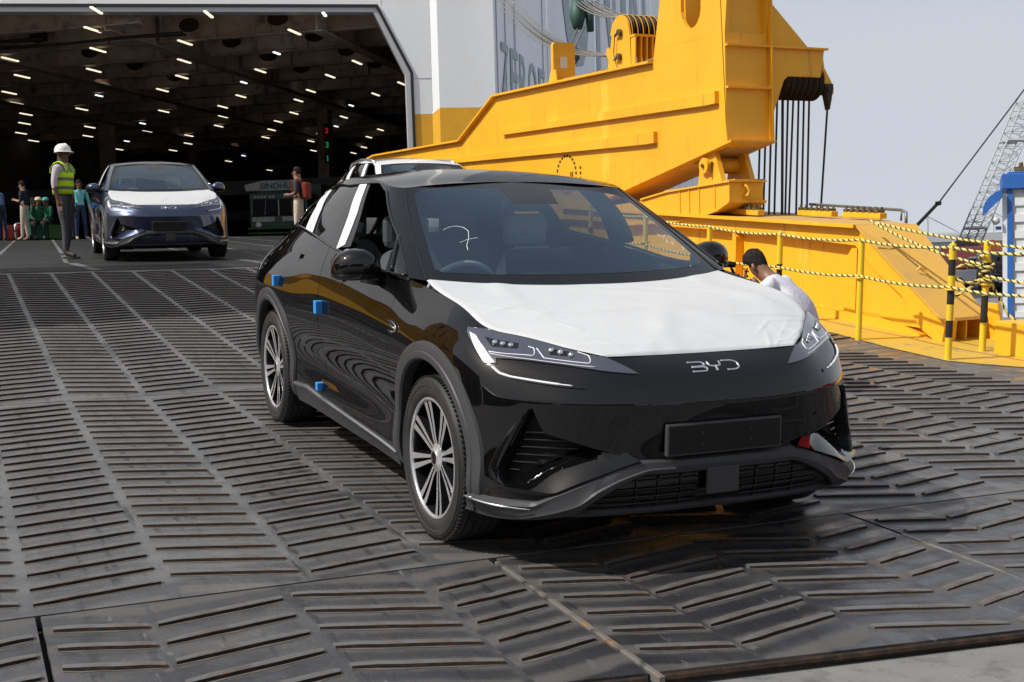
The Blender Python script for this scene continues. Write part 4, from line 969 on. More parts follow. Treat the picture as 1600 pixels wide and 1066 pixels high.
def fit_letter(ch, s0, s1, z0, z1, bold):
    o = text_obj('letter', ch, 1.0, M_['letter_grey'], ship, Matrix.Identity(4), bold=bold)
    v = o.data.vertices; xs = [a.co.x for a in v]; ys = [a.co.y for a in v]; x0, x1, y0, y1 = min(xs), max(xs), min(ys), max(ys)
    for a in v: a.co = ((a.co.x-x0)/(x1-x0)*(s1-s0), (a.co.y-y0)/(y1-y0)*(z1-z0), a.co.z)
    o.matrix_world = side_M(s0, z0)
for ch, s0, s1 in (('Z', .86, 1.97), ('E', 2.26, 3.44), ('R', 3.66, 4.90), ('O', 5.14, 6.62), ('E', 7.06, 8.2)): fit_letter(ch, s0, s1, 6.5, 8.35, .012)
for ch, s0, s1 in (('U', 12.2, 19.3), ('N', 21.3, 28.2), ('I', 30.4, 32.4), ('N', 34.0, 41.8)): fit_letter(ch, s0, s1, 9.6, 19.5, .012)
# ---------------------------------------------------------------- the hold behind the door
HO = PF+UF*(-3.0)-NF*.6
def hold(a, b, z): p = HO+AXS*a+SN*b; return (p.x, p.y, z)     # a: into the ship, b: across (towards the right)
CE = 9.75
mb = MB()
c1_ = B2-SN*.4+AXS*.6; c2_ = c1_+AXS*128; c3_ = c2_-SN*46; f0_ = Vector(fac(-34, 0, -.3)); f1_ = Vector(fac(7.2, 0, -.3))
mb.add([(q_.x, q_.y, CE) for q_ in (f0_, f1_, c1_, c2_, c3_)], [(0, 1, 2, 3, 4)]); mb.obj('hold_ceiling', M_['hold_paint'], ship)
mb = MB(); q = lambda a, b: mb.add([hold(*a, 1.0), hold(*b, 1.0), hold(*b, CE+.5), hold(*a, CE+.5)], [(0, 1, 2, 3)])
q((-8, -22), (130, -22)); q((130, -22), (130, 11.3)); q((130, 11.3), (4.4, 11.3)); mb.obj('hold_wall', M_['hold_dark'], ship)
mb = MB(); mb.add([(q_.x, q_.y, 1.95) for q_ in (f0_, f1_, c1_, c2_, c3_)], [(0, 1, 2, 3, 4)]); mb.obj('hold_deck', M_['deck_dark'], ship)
for k in range(30):
    a = -9.6+3.3*k; bx = min(11.2, (a+.1)/.39); bm_ = MB(); z0 = CE-.85
    def seg(a0, a1, b0, b1, za, zb): bm_.add([hold(a0, b0, za), hold(a1, b0, za), hold(a1, b1, za), hold(a0, b1, za), hold(a0, b0, zb), hold(a1, b0, zb), hold(a1, b1, zb), hold(a0, b1, zb)], [(0, 3, 2, 1), (4, 5, 6, 7), (0, 1, 5, 4), (1, 2, 6, 5), (2, 3, 7, 6), (3, 0, 4, 7)])
    seg(a-.02, a+.02, -21.9, bx, z0, CE); seg(a-.16, a+.16, -21.9, bx, z0-.03, z0)
    if k < 10:
        for b in range(-20, int(bx), 2): seg(a-.15, a+.15, b, b+.02, z0, CE)
    bm_.obj('deck_beam', M_['hold_paint'] if k < 16 else M_['hold_dark'], ship)  # daylight falling off inwards is put into colour: near beams lighter, far ones darker
for b in (-13, -6.5, -.2, 6.0, 11):
    bm_ = MB(); a_ = max(-9, .39*b+.3); seg(a_, 125, b-.03, b+.03, CE-1.0, CE); seg(a_, 125, b-.22, b+.22, CE-1.04, CE-1.0); bm_.obj('deck_girder', M_['hold_paint'], ship)
for k in range(7):
    a = 8.55+3.3*k; bm_ = MB(); seg(a-1.3, a+1.3, -20, 11.2, CE-.12, CE-.05); bm_.obj('lagging', M_['hold_lagging'], ship)
for a in (3.6, 6.9, 10.2, 13.5):
    for b in (-4.5, 1.2, 4.4, 8.6, 10.4):
        if b > (a-1)/.39: continue
        mb = MB(); mb.add([hold(a-.33-.025, b+.38*math.cos(t), CE-.42+.24*math.sin(t)) for t in np.linspace(0, 6.283, 13)[:-1]], [tuple(range(12))])
        mb.obj('beam_hole', M_['dark_hole'], ship)
mb = MB()
for z, b0 in ((CE-1.02, -17), (CE-.95, -13), (CE-1.1, -8)):
    for k in range(2): mb.tube([hold(1.2+k*.2, b0+j*2.0, z+.05*math.sin(j*1.7+k)) for j in range(6)], .045, 6)
mb.obj('cable_run', M_['black_rubber'], ship)
TUBES = [(-31.46,1.52,0,1),(-31.18,4.73,0,1),(-30.25,8.06,1,1),(-34.57,1.73,0,0),(-38.35,2.27,0,0),(-41.04,-0.45,0,0),(-45.1,0.15,0,0),(-36.17,4.86,0,0),(-40.01,5.47,0,0),(-43.89,6.02,0,0),(-42.96,2.59,0,0),(-46.59,3.33,0,0),(-49.9,-0.12,0,0),(-53.33,0.31,0,0),(-57.3,0.92,0,0),(-54.89,3.24,0,0),(-58.51,3.92,0,0),(-61.21,1.05,0,0),(-62.39,4.32,0,0),(-66.92,4.65,0,0),(-65.91,1.12,0,0),(-69.94,1.98,0,0),(-73.98,2.93,0,0),(-33.34,7.91,0,0),(-38.8,11.69,0,0),(-41.66,8.65,0,0),(-42.38,11.65,0,0),(-47.79,5.85,0,0),(-51.58,6.71,0,0),(-49.0,9.43,0,0),(-46.72,12.0,0,0),(-49.89,12.26,0,0),(-55.01,6.99,0,0),(-52.81,9.37,0,0),(-56.61,10.13,0,0),(-60.84,10.72,0,0),(-54.6,13.23,0,0),(-47.19,15.1,0,0),(-43.72,15.14,0,0),(-55.76,16.13,0,0),(-58.28,13.32,0,0),(-62.18,13.88,0,0),(-66.25,14.47,0,0),(-65.85,10.01,0,0),(-70.36,10.72,0,0),(-63.86,7.45,0,0),(-71.65,13.8,0,0),(-82.5,15.56,0,0),(-64.08,17.15,0,0),(-68.0,17.64,0,0),(-74.03,19.41,0,0),(-61.24,19.86,0,0),(-65.25,20.44,0,0),(-71.35,22.02,0,0),(-75.42,22.54,0,0),(-74.84,10.54,0,0),(-90.3,20.27,0,0),(-101.48,22.74,0,0),(-74.51,7.2,0,0),(-79.38,6.56,0,0),(-103.4,27.21,0,0),(-33.83,11.38,0,0),(-37.5,8.31,1,0),(-50.06,3.51,1,0),(-44.85,8.68,1,0),(-51.17,15.15,1,0),(-60.26,6.71,1,0),(-69.42,7.05,1,0),(-78.1,15.69,1,0),(-59.96,16.92,1,0)]
def tube_me(mat):
    mb = MB(); mb.box((-.48, -.042, -.02), (.48, .042, .025)); o = mb.obj('strip_light_tmp', mat, bevel=.02); me = o.data; o.modifiers.clear(); bpy.data.objects.remove(o); return me
tw, tc = tube_me(M_['tube_warm']), tube_me(M_['tube_cool'])
for (x, y, cool, across) in TUBES:
    o = bpy.data.objects.new('strip_light', tc if cool else tw); COL.objects.link(o); o.parent = ship
    an = math.atan2(cf_.y, cf_.x) if across else math.atan2(AXS.y, AXS.x); o.matrix_world = Matrix.Translation((x, y, 8.75)) @ Matrix.Rotation(an, 4, 'Z') @ Matrix.Diagonal((.55 if cool else 1, 1, 1, 1))
def column(x, y, w, z1=CE):
    mb = MB(); Mx = Matrix.Translation((x, y, 0)) @ Matrix.Rotation(math.atan2(AXS.y, AXS.x), 4, 'Z')
    mb.box((-w/2, -w/2, 1), (w/2, -w/2+.05, z1), Mx); mb.box((-w/2, w/2-.05, 1), (w/2, w/2, z1), Mx); mb.box((-w/2+.08, -w/2+.05, 1), (w/2-.08, w/2-.05, z1), Mx); return mb.obj('pillar', M_['hold_paint'], ship)
for x, y, w in [(-60.74, 4.96, 0.6), (-54.27, 14.66, 0.58), (-77.26, 12.24, 0.6), (-68.31, 22.59, 0.55)]: column(x, y, w)

for a, z0, z1 in ((16, 4.4, 5.0), (30, 3.9, 4.4)):
    bm_ = MB(); seg(a, a+.3, -22, 11, z0, z1); bm_.obj('side_rail', M_['hold_dark'], ship)
for k, (px_, z) in enumerate(((0, 7.70), (1, 7.0), (2, 6.33))):
    D_ = (-53.80,14.54); o = text_obj('level_display', '331'[k], .38, M_['led_red'] if k == 0 else M_['led_green'], ship, Matrix(((.403, 0, .914, D_[0]), (.915, 0, -.40, D_[1]), (0, 1, 0, z), (0, 0, 0, 1))), .01, bold=.012)
    mb = MB(); mb.box((-.06, -.10, -.03), (.40, .48, -.012), o.matrix_world.copy()); mb.obj('display_panel', M_['black_rubber'], ship)
# ---------------------------------------------------------------- yellow hoisting gear along the ramp's sides
def Q(mb, pts, ya, yb, mi=0):                           # side outline (x, z) given a thickness in y
    return mb.prism(pts, ya, yb, lambda a, b, h: (a, h, b), mi)
def build_boom(label):
    b = empty('hoist_boom', None, label, 'boom', 'hoisting booms beside the ramp')
    y0, y1 = 5.93, 6.56
    mb = MB()
    Q(mb, [(-19.4, 3.05), (-15, 1.55), (-11.5, 1.42), (-8.01, 1.95), (-5.13, 2.40), (-5.13, 3.72), (-6.82, 3.78), (-6.86, 3.60), (-12.2, 3.85), (-13.9, 3.25), (-19.0, 3.43)], y0, y1)
    mb.obj('boom_box', M_['yellow'], b)
    mb = MB(); rim = [(-19.45, 3.42), (-19.0, 3.45), (-13.88, 3.27), (-12.2, 3.87), (-6.86, 3.62)]
    for (xa, za), (xb, zb) in zip(rim[:-1], rim[1:]): Q(mb, [(xa, za-.012), (xb, zb-.012), (xb, zb+.022), (xa, za+.022)], y0-.085, y1+.06)
    mb.obj('top_flange', M_['yellow'], b)
    mb = MB(); rim = [(-11.5, 1.42), (-8.01, 1.95), (-5.02, 2.417)]
    for (xa, za), (xb, zb) in zip(rim[:-1], rim[1:]): Q(mb, [(xa, za-.03), (xb, zb-.03), (xb, zb-.004), (xa, za-.004)], y0-.012, y1+.02)
    mb.obj('bottom_flange', M_['yellow'], b)
    for (xa, za, xb, zb) in ((-11.9, 3.195, -5.28, 2.955), (-16.7, 3.03, -6.78, 2.62)):
        mb = MB(); dz = .075; Q(mb, [(xa, za-dz*.3), (xb-.22, zb-dz), (xb, zb-dz), (xb, zb+dz), (xb-.22, zb+dz), (xa, za+dz*.6)], y0-.065, y0+.01); mb.obj('stiffening_rib', M_['yellow'], b)
    # raised head over the box, with its slot
    def edgeL(z): return -6.82+(z-3.78)*.27
    def edgeR(z): return -5.13+(z-3.72)*.13 if z < 5 else -4.964-(z-5)*.25
    mb = MB(); hgt = 7.5
    for ya in (y0, y1-.05):
        Q(mb, [(-6.82, 3.78), (-6.10, 3.752), (-6.13, 4.15), (-6.13, 6.2), (-6.0, 6.5), (edgeL(6.5), 6.5)], ya, ya+.05)
        Q(mb, [(-6.10, 3.752), (-5.13, 3.72), (-5.66, 4.10), (-5.69, 4.01), (-5.75, 3.94), (-5.82, 3.905), (-5.90, 3.90), (-5.98, 3.925), (-6.05, 3.985), (-6.10, 4.06), (-6.13, 4.15)], ya, ya+.05)
        Q(mb, [(-5.13, 3.72), (edgeR(5), 5), (edgeR(6.5), 6.5), (-5.75, 6.5), (-5.66, 6.2), (-5.66, 4.1)], ya, ya+.05)
        Q(mb, [(edgeL(6.5), 6.5), (-6.0, 6.5), (-5.75, 6.5), (edgeR(6.5), 6.5), (-5.9, hgt), (-5.5, hgt)][:4]+[(-5.5, hgt), (-5.9, hgt)], ya, ya+.05)
    mb.box((-6.13, y0+.05, 3.8), (-6.10, y1-.05, 6.2))
    mb.obj('boom_head', M_['yellow'], b)
    mb = MB(); mb.add([(-6.815, y0+.05, 3.78), (-6.815, y1-.05, 3.78), (edgeL(6.5)+.005, y1-.05, 6.5), (edgeL(6.5)+.005, y0+.05, 6.5)], [(0, 3, 2, 1)]); mb.obj('head_back_plate', M_['yellow'], b)
    mb = MB(); mb.tube([(-5.8, 6.2, 4.16), (-5.8, 6.2, 6.3)], .10, 16); mb.tube([(-5.8, 6.2, 4.12), (-5.8, 6.2, 4.17)], .115, 16); mb.obj('head_pipe', M_['film_strip'], b, True, auto=40)
    # end plate with the sheave bracket at its right
    mb = MB(); E_ = lambda a, z, h: (h, a, z)
    mb.prism([(5.93, 2.40), (6.56, 2.40), (6.565, 3.72), (6.565, 6.5), (5.93, 6.5)], -5.13, -5.115, lambda a, z, h: (h if z < 3.8 else h+(z-3.72)*.13 if z < 5 else h+.166-(z-5)*.25, a, z))
    mb.obj('end_plate', M_['yellow'], b)
    mb = MB(); mb.prism([(6.575, 2.60), (6.63, 2.78), (6.78, 3.16), (6.84, 3.215), (7.34, 3.215), (7.40, 3.56), (7.17, 3.57), (6.575, 4.14)], -5.6, -5.12, E_)
    mb.obj('sheave_bracket', M_['yellow'], b, bevel=.008)
    for z, ya, yb in ((3.565, 5.92, 7.42), (3.055, 5.92, 6.57)):
        mb = MB(); mb.box((-5.118, ya, z-.012), (-5.06, yb, z+.012)); mb.obj('end_rib', M_['yellow'], b)
    mb = MB(); mb.box((-5.118, 6.55, 2.42), (-5.05, 6.575, 5.2)); mb.obj('end_rib', M_['yellow'], b)
    for k in range(7):
        mb = MB(); yk = 6.86+.085*k; Mx = Matrix.Translation((-5.36, yk, 3.20)) @ Matrix.Rotation(R(-90), 4, 'X')
        mb.lathe([(.05, -.030), (.235, -.030), (.245, -.026), (.215, -.008), (.215, .008), (.245, .026), (.235, .030), (.05, .030)], 32, Mx); mb.obj('sheave', M_['sheave'], b, True, auto=30)
    mb = MB(); mb.prism([(7.385, 3.55), (7.41, 3.35), (7.55, 3.12), (7.55, 3.02), (7.45, 3.02), (7.385, 3.2)], -5.3, -5.14, E_); mb.obj('end_lug', M_['yellow'], b)
    mb = MB(); mb.prism([(7.39, 3.14), (7.52, 3.14), (7.49, 2.95), (7.46, 2.82), (7.43, 2.95)], -5.2, -5.1, E_); mb.tube([(-5.08, 7.46, 3.08), (-5.26, 7.46, 3.08)], .045, 12); mb.obj('rope_socket', M_['sheave'], b)
    # rope drum housing on top
    for yk in (y0+.01, y1-.04):
        dr = MB()
        P = [(-8.16, 3.66), (-8.13, 3.86), (-8.22, 3.95), (-8.16, 4.03), (-8.08, 3.97), (-8.02, 4.15)]+[(-7.79+.27*math.cos(t), 4.15+.27*math.sin(t)) for t in np.linspace(math.pi*.95, 0.1, 9)]+[(-7.50, 4.08), (-7.48, 3.62)]
        Q(dr, P[::-1], yk, yk+.03); dr.obj('drum_cheek', M_['yellow'], b)
    for k in range(6):
        mb = MB(); yk = y0+.085+.088*k; Mx = Matrix.Translation((-7.79, yk, 4.14)) @ Matrix.Rotation(R(-90), 4, 'X')
        mb.lathe([(.05, -.020), (.275, -.020), (.285, -.016), (.255, -.004), (.255, .004), (.285, .016), (.275, .020), (.05, .020)], 36, Mx); mb.obj('sheave', M_['sheave'], b, True, auto=30)
        mb = MB(); mb.lathe([(.287, -.034), (.292, -.034), (.292, -.024), (.287, -.024)], 36, Mx); mb.obj('sheave_guard', M_['yellow'], b, True, auto=30)
    mb = MB(); mb.box((-7.50, y0+.01, 4.06), (-7.36, y1-.01, 4.09))
    for k in range(7): yk = y0+.02+.09*k; Q(mb, [(-7.48, 3.62), (-7.38, 3.62), (-7.36, 4.06), (-7.49, 4.06)], yk, yk+.02)
    mb.obj('drum_stiffener', M_['yellow'], b)
    mb = MB()
    for x, z in ((-7.74, 4.17), (-7.77, 3.84)): mb.tube([(x, y0+.02, z), (x, y0-.05, z)], .045, 10); mb.tube([(x-.11, y0-.03, z-.03), (x, y0-.04, z)], .02, 6)
    mb.tube([(-7.74, y0-.03, 4.17), (-7.86, y0-.03, 4.14), (-7.9, y0-.03, 3.9), (-7.82, y0-.03, 3.7), (-7.95, y0-.03, 3.66)], .008, 6); mb.obj('grease_fitting', M_['brass_bits'], b)
    mb = MB(); mb.prism([(5.96, 3.75), (6.34, 3.75), (6.34, 4.38), (6.31, 4.42), (5.99, 4.42), (5.96, 4.38)], -10.06, -9.98, E_)
    mb.obj('eye_bracket', M_['yellow'], b)
    mb = MB(); mb.prism([(6.09, 4.02), (6.20, 4.02), (6.20, 4.19), (6.09, 4.19)], -9.978, -9.974, E_); mb.obj('bracket_hole', M_['film_strip'], b, bevel=.0)
    mb = MB(); Q(mb, [(-10.2, 3.76), (-9.85, 3.74), (-9.9, 3.98), (-10.05, 4.0)], 5.955, 5.975); mb.obj('bracket_gusset', M_['yellow'], b)
    mb = MB()
    for x in (-9.75, -9.0, -8.6, -8.35, -7.2): mb.box((x, 6.0, 3.74+(x+9.75)*-.045), (x+.22, 6.3, 3.80+(x+9.75)*-.045)); mb.tube([(x+.02, 6.02, 3.8+(x+9.75)*-.045), (x+.2, 6.25, 3.83+(x+9.75)*-.045)], .03, 6)
    mb.obj('rope_clamp', M_['brass_bits'], b)
    # painted load mark on the side: a ring of dashes
    mb = MB()
    for k in range(22):
        t = 2*math.pi*k/22; c = Vector((-9.55, y0-.0035, 2.33)); r1, r2 = .265, .305; dt = .085
        mb.add([c+Vector((r*math.cos(t+d)*1.15, 0, r*math.sin(t+d))) for r, d in ((r1, -dt), (r2, -dt), (r2, dt), (r1, dt))], [(0, 1, 2, 3)])
    for x in (-9.42, -9.36): mb.add([(x, y0-.0035, 2.24), (x+.035, y0-.0035, 2.24), (x+.035, y0-.0035, 2.36), (x, y0-.0035, 2.36)], [(0, 1, 2, 3)])
    for z in (2.22, 2.30, 2.38): mb.add([(-9.10, y0-.0035, z), (-9.05, y0-.0035, z), (-9.05, y0-.0035, z+.04), (-9.10, y0-.0035, z+.04)], [(0, 1, 2, 3)])
    mb.obj('load_mark', M_['dark_hole'], b)
    mb = MB()
    for x, z0, z1 in ((-10.3, 3.2, 3.70), (-8.75, 3.0, 3.62)): mb.box((x, y0-.004, z0), (x+.008, y0+.01, z1))
    mb.obj('weld_seam', M_['rust_mark'], b)
    # pivot and the sledge beam it rests on
    for yk in (5.99, 6.42):
        mb = MB(); Q(mb, [(-5.90, 1.88), (-5.32, 1.88), (-5.52, 2.36), (-5.80, 2.36)], yk, yk+.07); mb.obj('pivot_bracket', M_['yellow'], b)
    mb = MB(); mb.tube([(-5.67, 5.93, 2.15), (-5.67, 6.5, 2.15)], .10, 20); mb.obj('pivot_pin', M_['yellow'], b, True, auto=40)
    mb = MB(); mb.tube([(-5.67, 5.92, 2.15), (-5.67, 5.905, 2.15)], .026, 10); mb.tube([(-5.53, 5.97, 2.19), (-5.56, 5.965, 2.0)], .014, 6); mb.obj('pivot_keeper', M_['brass_bits'], b)
    mb = MB(); mb.box((-6.15, 6.02, 2.13), (-4.9, 6.5, 2.2)) if False else None
    mb = MB(); Q(mb, [(-6.1, 2.20), (-5.28, 2.33), (-5.26, 2.36), (-6.1, 2.24)], 6.05, 6.47); mb.obj('pivot_plate', M_['dusty_top'], b)
    sl = MB(); Q(sl, [(-8.2, 1.78), (-8.2, 1.50), (-6.24, 1.49), (-5.70, 1.525), (-5.33, 1.585), (-5.09, 1.675), (-5.09, 1.90), (-6.55, 1.865), (-7.24, 1.80)], 5.93, 6.42); sl.obj('sledge_beam', M_['yellow'], b)
    mb = MB(); rim = [(-8.2, 1.50), (-6.24, 1.49), (-5.70, 1.525), (-5.33, 1.585), (-5.06, 1.675)]
    for (xa, za), (xb, zb) in zip(rim[:-1], rim[1:]): Q(mb, [(xa, za-.02), (xb, zb-.02), (xb, zb+.006), (xa, za+.006)], 5.90, 6.45)
    for (xa, za), (xb, zb) in (((-7.24, 1.81), (-6.55, 1.872)), ((-6.55, 1.872), (-5.05, 1.908))): Q(mb, [(xa, za-.004), (xb, zb-.004), (xb, zb+.018), (xa, za+.018)], 5.90, 6.45)
    mb.obj('sledge_flange', M_['yellow'], b)
    mb = MB(); mb.box((-5.95, 6.02, 1.905), (-5.1, 6.46, 1.945)); mb.box((-6.75, 6.0, 1.87), (-6.2, 6.3, 1.91)); mb.obj('wear_plate', M_['dusty_top'], b)
    for x in (-6.25, -6.02, -5.78, -5.42): mb = MB(); mb.box((x, 5.918, 1.56), (x+.022, 5.93, 1.875)); mb.obj('sledge_rib', M_['yellow'], b)
    mb = MB(); mb.tube([(-5.09, 6.12, 1.86), (-5.04, 6.14, 1.86), (-5.04, 6.19, 1.80), (-5.04, 6.16, 1.74), (-5.09, 6.13, 1.73)], .017, 8); mb.obj('towing_eye', M_['yellow'], b, True)
    return b
M_['rust_mark'] = node_mat('rust_mark', (.55, .30, .03), .6, var=((.80, .45, .02), 1.5, .4, .6))
boom = build_boom('tall yellow hoist boom right of the black car, with rope sheaves at its head')
# its ropes
def rope(name, pts, r, mat, label, group=None, parent=None, cat='rope', n=8):
    mb = MB(); mb.tube(pts, r, n); o = mb.obj(name, mat, parent, True, auto=60)
    return tag(o, label, cat, group) if parent is None else o
fall = empty('rope_fall', None, 'fan of dark steel hoist ropes hanging from the sheaves to the girder', 'ropes')
rng = random.Random(5)
for k in range(10):
    ya = 6.63+.082*k; yb = 6.57+.084*k+(.04 if k == 4 else -.03 if k == 6 else 0)
    rope('hoist_rope', [(-5.40, ya, 3.0), (-5.44, yb, 1.30)], .0135 if k not in (4,) else .018, M_['wire'], None, parent=fall)
rope('hoist_rope', [(-5.15, 7.46, 2.86), (-5.4, 7.50, 1.30)], .0135, M_['wire'], None, parent=fall)
for nm, lab, pts0, pts1 in (('lower', 'lower bundle of grey steel cables sagging from the hull to the rope drum', (-8.10, 6.0, 3.93), (-26.3, 11.9, 8.9)), ('upper', 'upper bundle of grey steel cables running over the drum sheaves', (-7.9, 6.0, 4.42), (-24.5, 12.6, 9.9))):
    cb = empty('cable_bundle', None, lab, 'cables')
    for k in range(9):
        oy = .058*k; a = Vector(pts0)+Vector((0, oy, .012*(k % 3)-.012)); c = Vector(pts1)+Vector((0, oy*1.2, .05*(k % 3)))
        rope('cable', [a.lerp(c, t)-Vector((0, 0, 4*t*(1-t)*.55)) for t in np.linspace(0, 1, 16)], .013, M_['wire_light'], None, parent=cb, n=6)
tk = empty('tackle', None, 'hanging green and black rope tackle in front of the hull lettering', 'tackle')
mb = MB(); mb.tube([(-14.3, 8.6, 6.1), (-14.25, 8.58, 5.75), (-14.2, 8.55, 5.5)], [.12, .16, .09], 10); mb.tube([(-14.2, 8.8, 6.0), (-14.15, 8.8, 5.45)], [.10, .07], 8); mb.obj('pulley_block', node_mat('tackle_green', (.02, .07, .06), .6), tk, True)
for q0, q1 in (((-14.2, 8.55, 5.5), (-10.3, 6.0, 3.78)), ((-14.05, 8.62, 5.5), (-10.2, 6.05, 3.8))): rope('tackle_rope', [q0, tuple(Vector(q0).lerp(Vector(q1), .5)-Vector((0, 0, .06))), q1], .02, M_['wire_light'], None, parent=tk, n=6)
mb = MB(); mb.tube([(-13.2, 8.0, 4.95), (-13.0, 7.9, 4.72), (-12.95, 7.85, 4.6)], [.02, .06, .01], 6); mb.obj('tackle_hook', M_['wire'], tk)

def build_girder(label):
    g = empty('side_girder', RAMP_M.copy(), label, 'girder', 'side girders of the ramp')
    def gp(name, fn, mat='yellow', **k): mb = MB(); fn(mb); o = mb.obj(name, M_[mat], g, **k); return o
    yw = 5.92
    # web behind, face band in front
    gp('web', lambda m: Q(m, [(-9.8, -.05), (-1.45, -.05), (-1.43, .20), (-2.76, 1.06), (-9.8, 1.10)], yw+.12, yw+.16))
    gp('face_band', lambda m: (Q(m, [(-9.8, .93), (-5.05, .93), (-4.6, .925), (-2.80, .87), (-2.72, 1.065), (-9.8, 1.10)], yw, yw+.12),
        Q(m, [(-2.80, .872), (-2.42, .60), (-2.05, .40), (-1.75, .10), (-1.46, -.04), (-1.415, .215), (-2.718, 1.064)], yw, yw+.12),
        Q(m, [(-9.8, -.02), (-9.8, .15), (-2.9, .15), (-2.42, .15), (-2.05, .10), (-1.46, -.04)][::-1], yw+.02, yw+.12)))
    gp('web_infill', lambda m: Q(m, [(-2.42, .15), (-2.05, .10), (-1.75, .10), (-2.05, .40), (-2.42, .60)], yw+.05, yw+.12))
    gp('web_stiffener', lambda m: Q(m, [(-5.12, .15), (-5.04, .15), (-5.04, .86), (-5.12, .93)], yw+.01, yw+.12)); gp('web_stiffener', lambda m: (Q(m, [(-2.98, .12), (-2.80, .15), (-2.80, .87), (-2.86, .87), (-2.98, .72)], yw+.03, yw+.12)))
    gp('web_opening', lambda m: Q(m, [(-2.79, .16), (-2.43, .16), (-2.43, .60), (-2.79, .86)], yw+.113, yw+.118), 'hull_yellow')
    # top plates
    top = [(-9.8, yw-.07), (-2.74, yw-.07), (-2.60, 6.55), (-3.1, 6.75), (-4.4, 7.45), (-9.8, 7.5)]
    gp('top_plate', lambda m: m.prism(top, 1.10, 1.125, lambda a, b, h: (a, b, h-(.035*(a+9.8)/7 if a > -9.8 else 0))), 'dusty_top')
    gp('top_edge', lambda m: Q(m, [(-9.8, 1.09), (-2.74, 1.056), (-2.735, 1.095), (-9.8, 1.127)], yw-.085, yw-.07))
    sl = MB(); A_ = [(-2.74, yw-.05, 1.09), (-2.60, 6.56, 1.09), (-1.50, 6.52, .235), (-1.42, yw-.05, .235)]; sl.add(A_+[(x+.01, y, z-.03) for x, y, z in A_], [(0, 3, 2, 1), (4, 5, 6, 7), (0, 1, 5, 4), (1, 2, 6, 5), (2, 3, 7, 6), (3, 0, 4, 7)])
    sl.obj('slope_plate', M_['dusty_slope'], g)
    mb = MB(); mb.tube([(-2.05, 6.1, .655), (-2.03, 6.13, .69), (-2.0, 6.16, .66), (-1.99, 6.17, .63)], .012, 6); mb.obj('slope_eye', M_['hull_yellow'], g)
    mb = MB(); mb.box((-2.40, yw-.045, .868), (-2.385, 6.53, .872)); mb.obj('slope_seam', M_['rust_mark'], g)
    mb = MB(); Q(mb, [(-9.8, -.05), (-1.5, -.05), (-1.5, .2), (-2.62, 1.05), (-9.8, 1.1)], 6.46, 6.50); mb.obj('back_web', M_['yellow'], g)
    gp('end_diaphragm', lambda m: m.box((-1.75, yw+.16, -.03), (-1.72, 6.46, .36)))
    gp('end_stiffener', lambda m: (m.box((-1.7, 6.22, -.03), (-1.46, 6.235, .20)),))
    gp('end_bracket', lambda m: (Q(m, [(-1.6, -.02), (-1.25, -.02), (-1.30, .06), (-1.38, .36), (-1.6, .36)], 6.53, 6.56), m.box((-1.32, 6.5, .10), (-1.20, 6.6, .14))))
    # rope clamps and guard rail on top
    for xc in (-5.25, -4.55, -3.75):
        yc = 6.55+.28*(xc+5.25)
        yc = {-5.25: 6.2, -4.55: 6.75, -3.75: 6.8}[xc]
        mb = MB(); mb.box((xc-.33, yc-.05, 1.12), (xc+.33, yc+.05, 1.185)); cl = mb.obj('clamp_block', M_['yellow'], g, bevel=.006)
        mb = MB()
        for k in range(6): mb.box((xc-.31+.105*k, yc-.055, 1.185), (xc-.24+.105*k, yc+.055, 1.215)); mb.tube([(xc-.275+.105*k, yc-.04, 1.21), (xc-.275+.105*k, yc-.04, 1.25)], .014, 6); mb.tube([(xc-.275+.105*k, yc+.04, 1.21), (xc-.275+.105*k, yc+.04, 1.25)], .014, 6)
        mb.obj('clamp_bolt', M_['brass_bits'], cl)
    mb = MB(); mb.tube([(-5.3, 7.2, 1.24), (-3.3, 6.95, 1.22), (-3.05, 6.8, 1.20), (-3.02, 6.78, 1.08)], .017, 8)
    for x in (-4.9, -4.3, -3.7, -3.3): mb.tube([(x, 7.2-.125*(x+5.3), 1.1), (x, 7.2-.125*(x+5.3), 1.23)], .012, 6)
    mb.obj('guard_rail', M_['wire_light'], g, True)
    return g
M_['dusty_slope'] = node_mat('dusty_slope', (.62, .35, .05), .6, var=((.55, .32, .07), 1.6, .4, .7), dirt=((.42, .25, .08), 7, .6, .78))
girder = build_girder('low yellow girder with a sloping end behind the roped posts')
def mirror_tree(o, parent, shift):
    """the same gear on the other side of the ramp: a reflected copy of every part"""
    c = o.copy(); COL.objects.link(c); c.parent = parent
    if o.data is not None:
        me = o.data.copy(); co = np.zeros(len(me.vertices)*3, np.float32); me.vertices.foreach_get('co', co); co = co.reshape(-1, 3); co[:, 1] = -co[:, 1]-shift
        me.vertices.foreach_set('co', co.ravel()); me.flip_normals(); me.update(); c.data = me
    for k in o.children: mirror_tree(k, c, shift)
    return c
b2 = mirror_tree(boom, None, .75); b2['label'] = 'second yellow hoist boom left of the ramp, mirrored in the car door'
g2 = mirror_tree(girder, None, .75); g2['label'] = 'second yellow girder left of the ramp, mirrored in the car door'
tw_ = empty('hoist_tower', None, 'tall yellow hoist tower left of the ramp, shading the deck and mirrored in the car', 'tower')
mb = MB(); mb.box((-11.6, -9.6, .6), (-5.6, -7.35, 9.9)); mb.obj('tower_casing', M_['yellow'], tw_, bevel=.03)
for x in (-10.1, -8.6, -7.1): mb = MB(); mb.box((x, -7.352, .7), (x+.06, -7.25, 9.8)); mb.obj('casing_rib', M_['yellow'], tw_)
for z in (3.6, 6.7): mb = MB(); mb.box((-11.58, -7.352, z), (-5.62, -7.27, z+.06)); mb.obj('casing_rib', M_['yellow'], tw_)
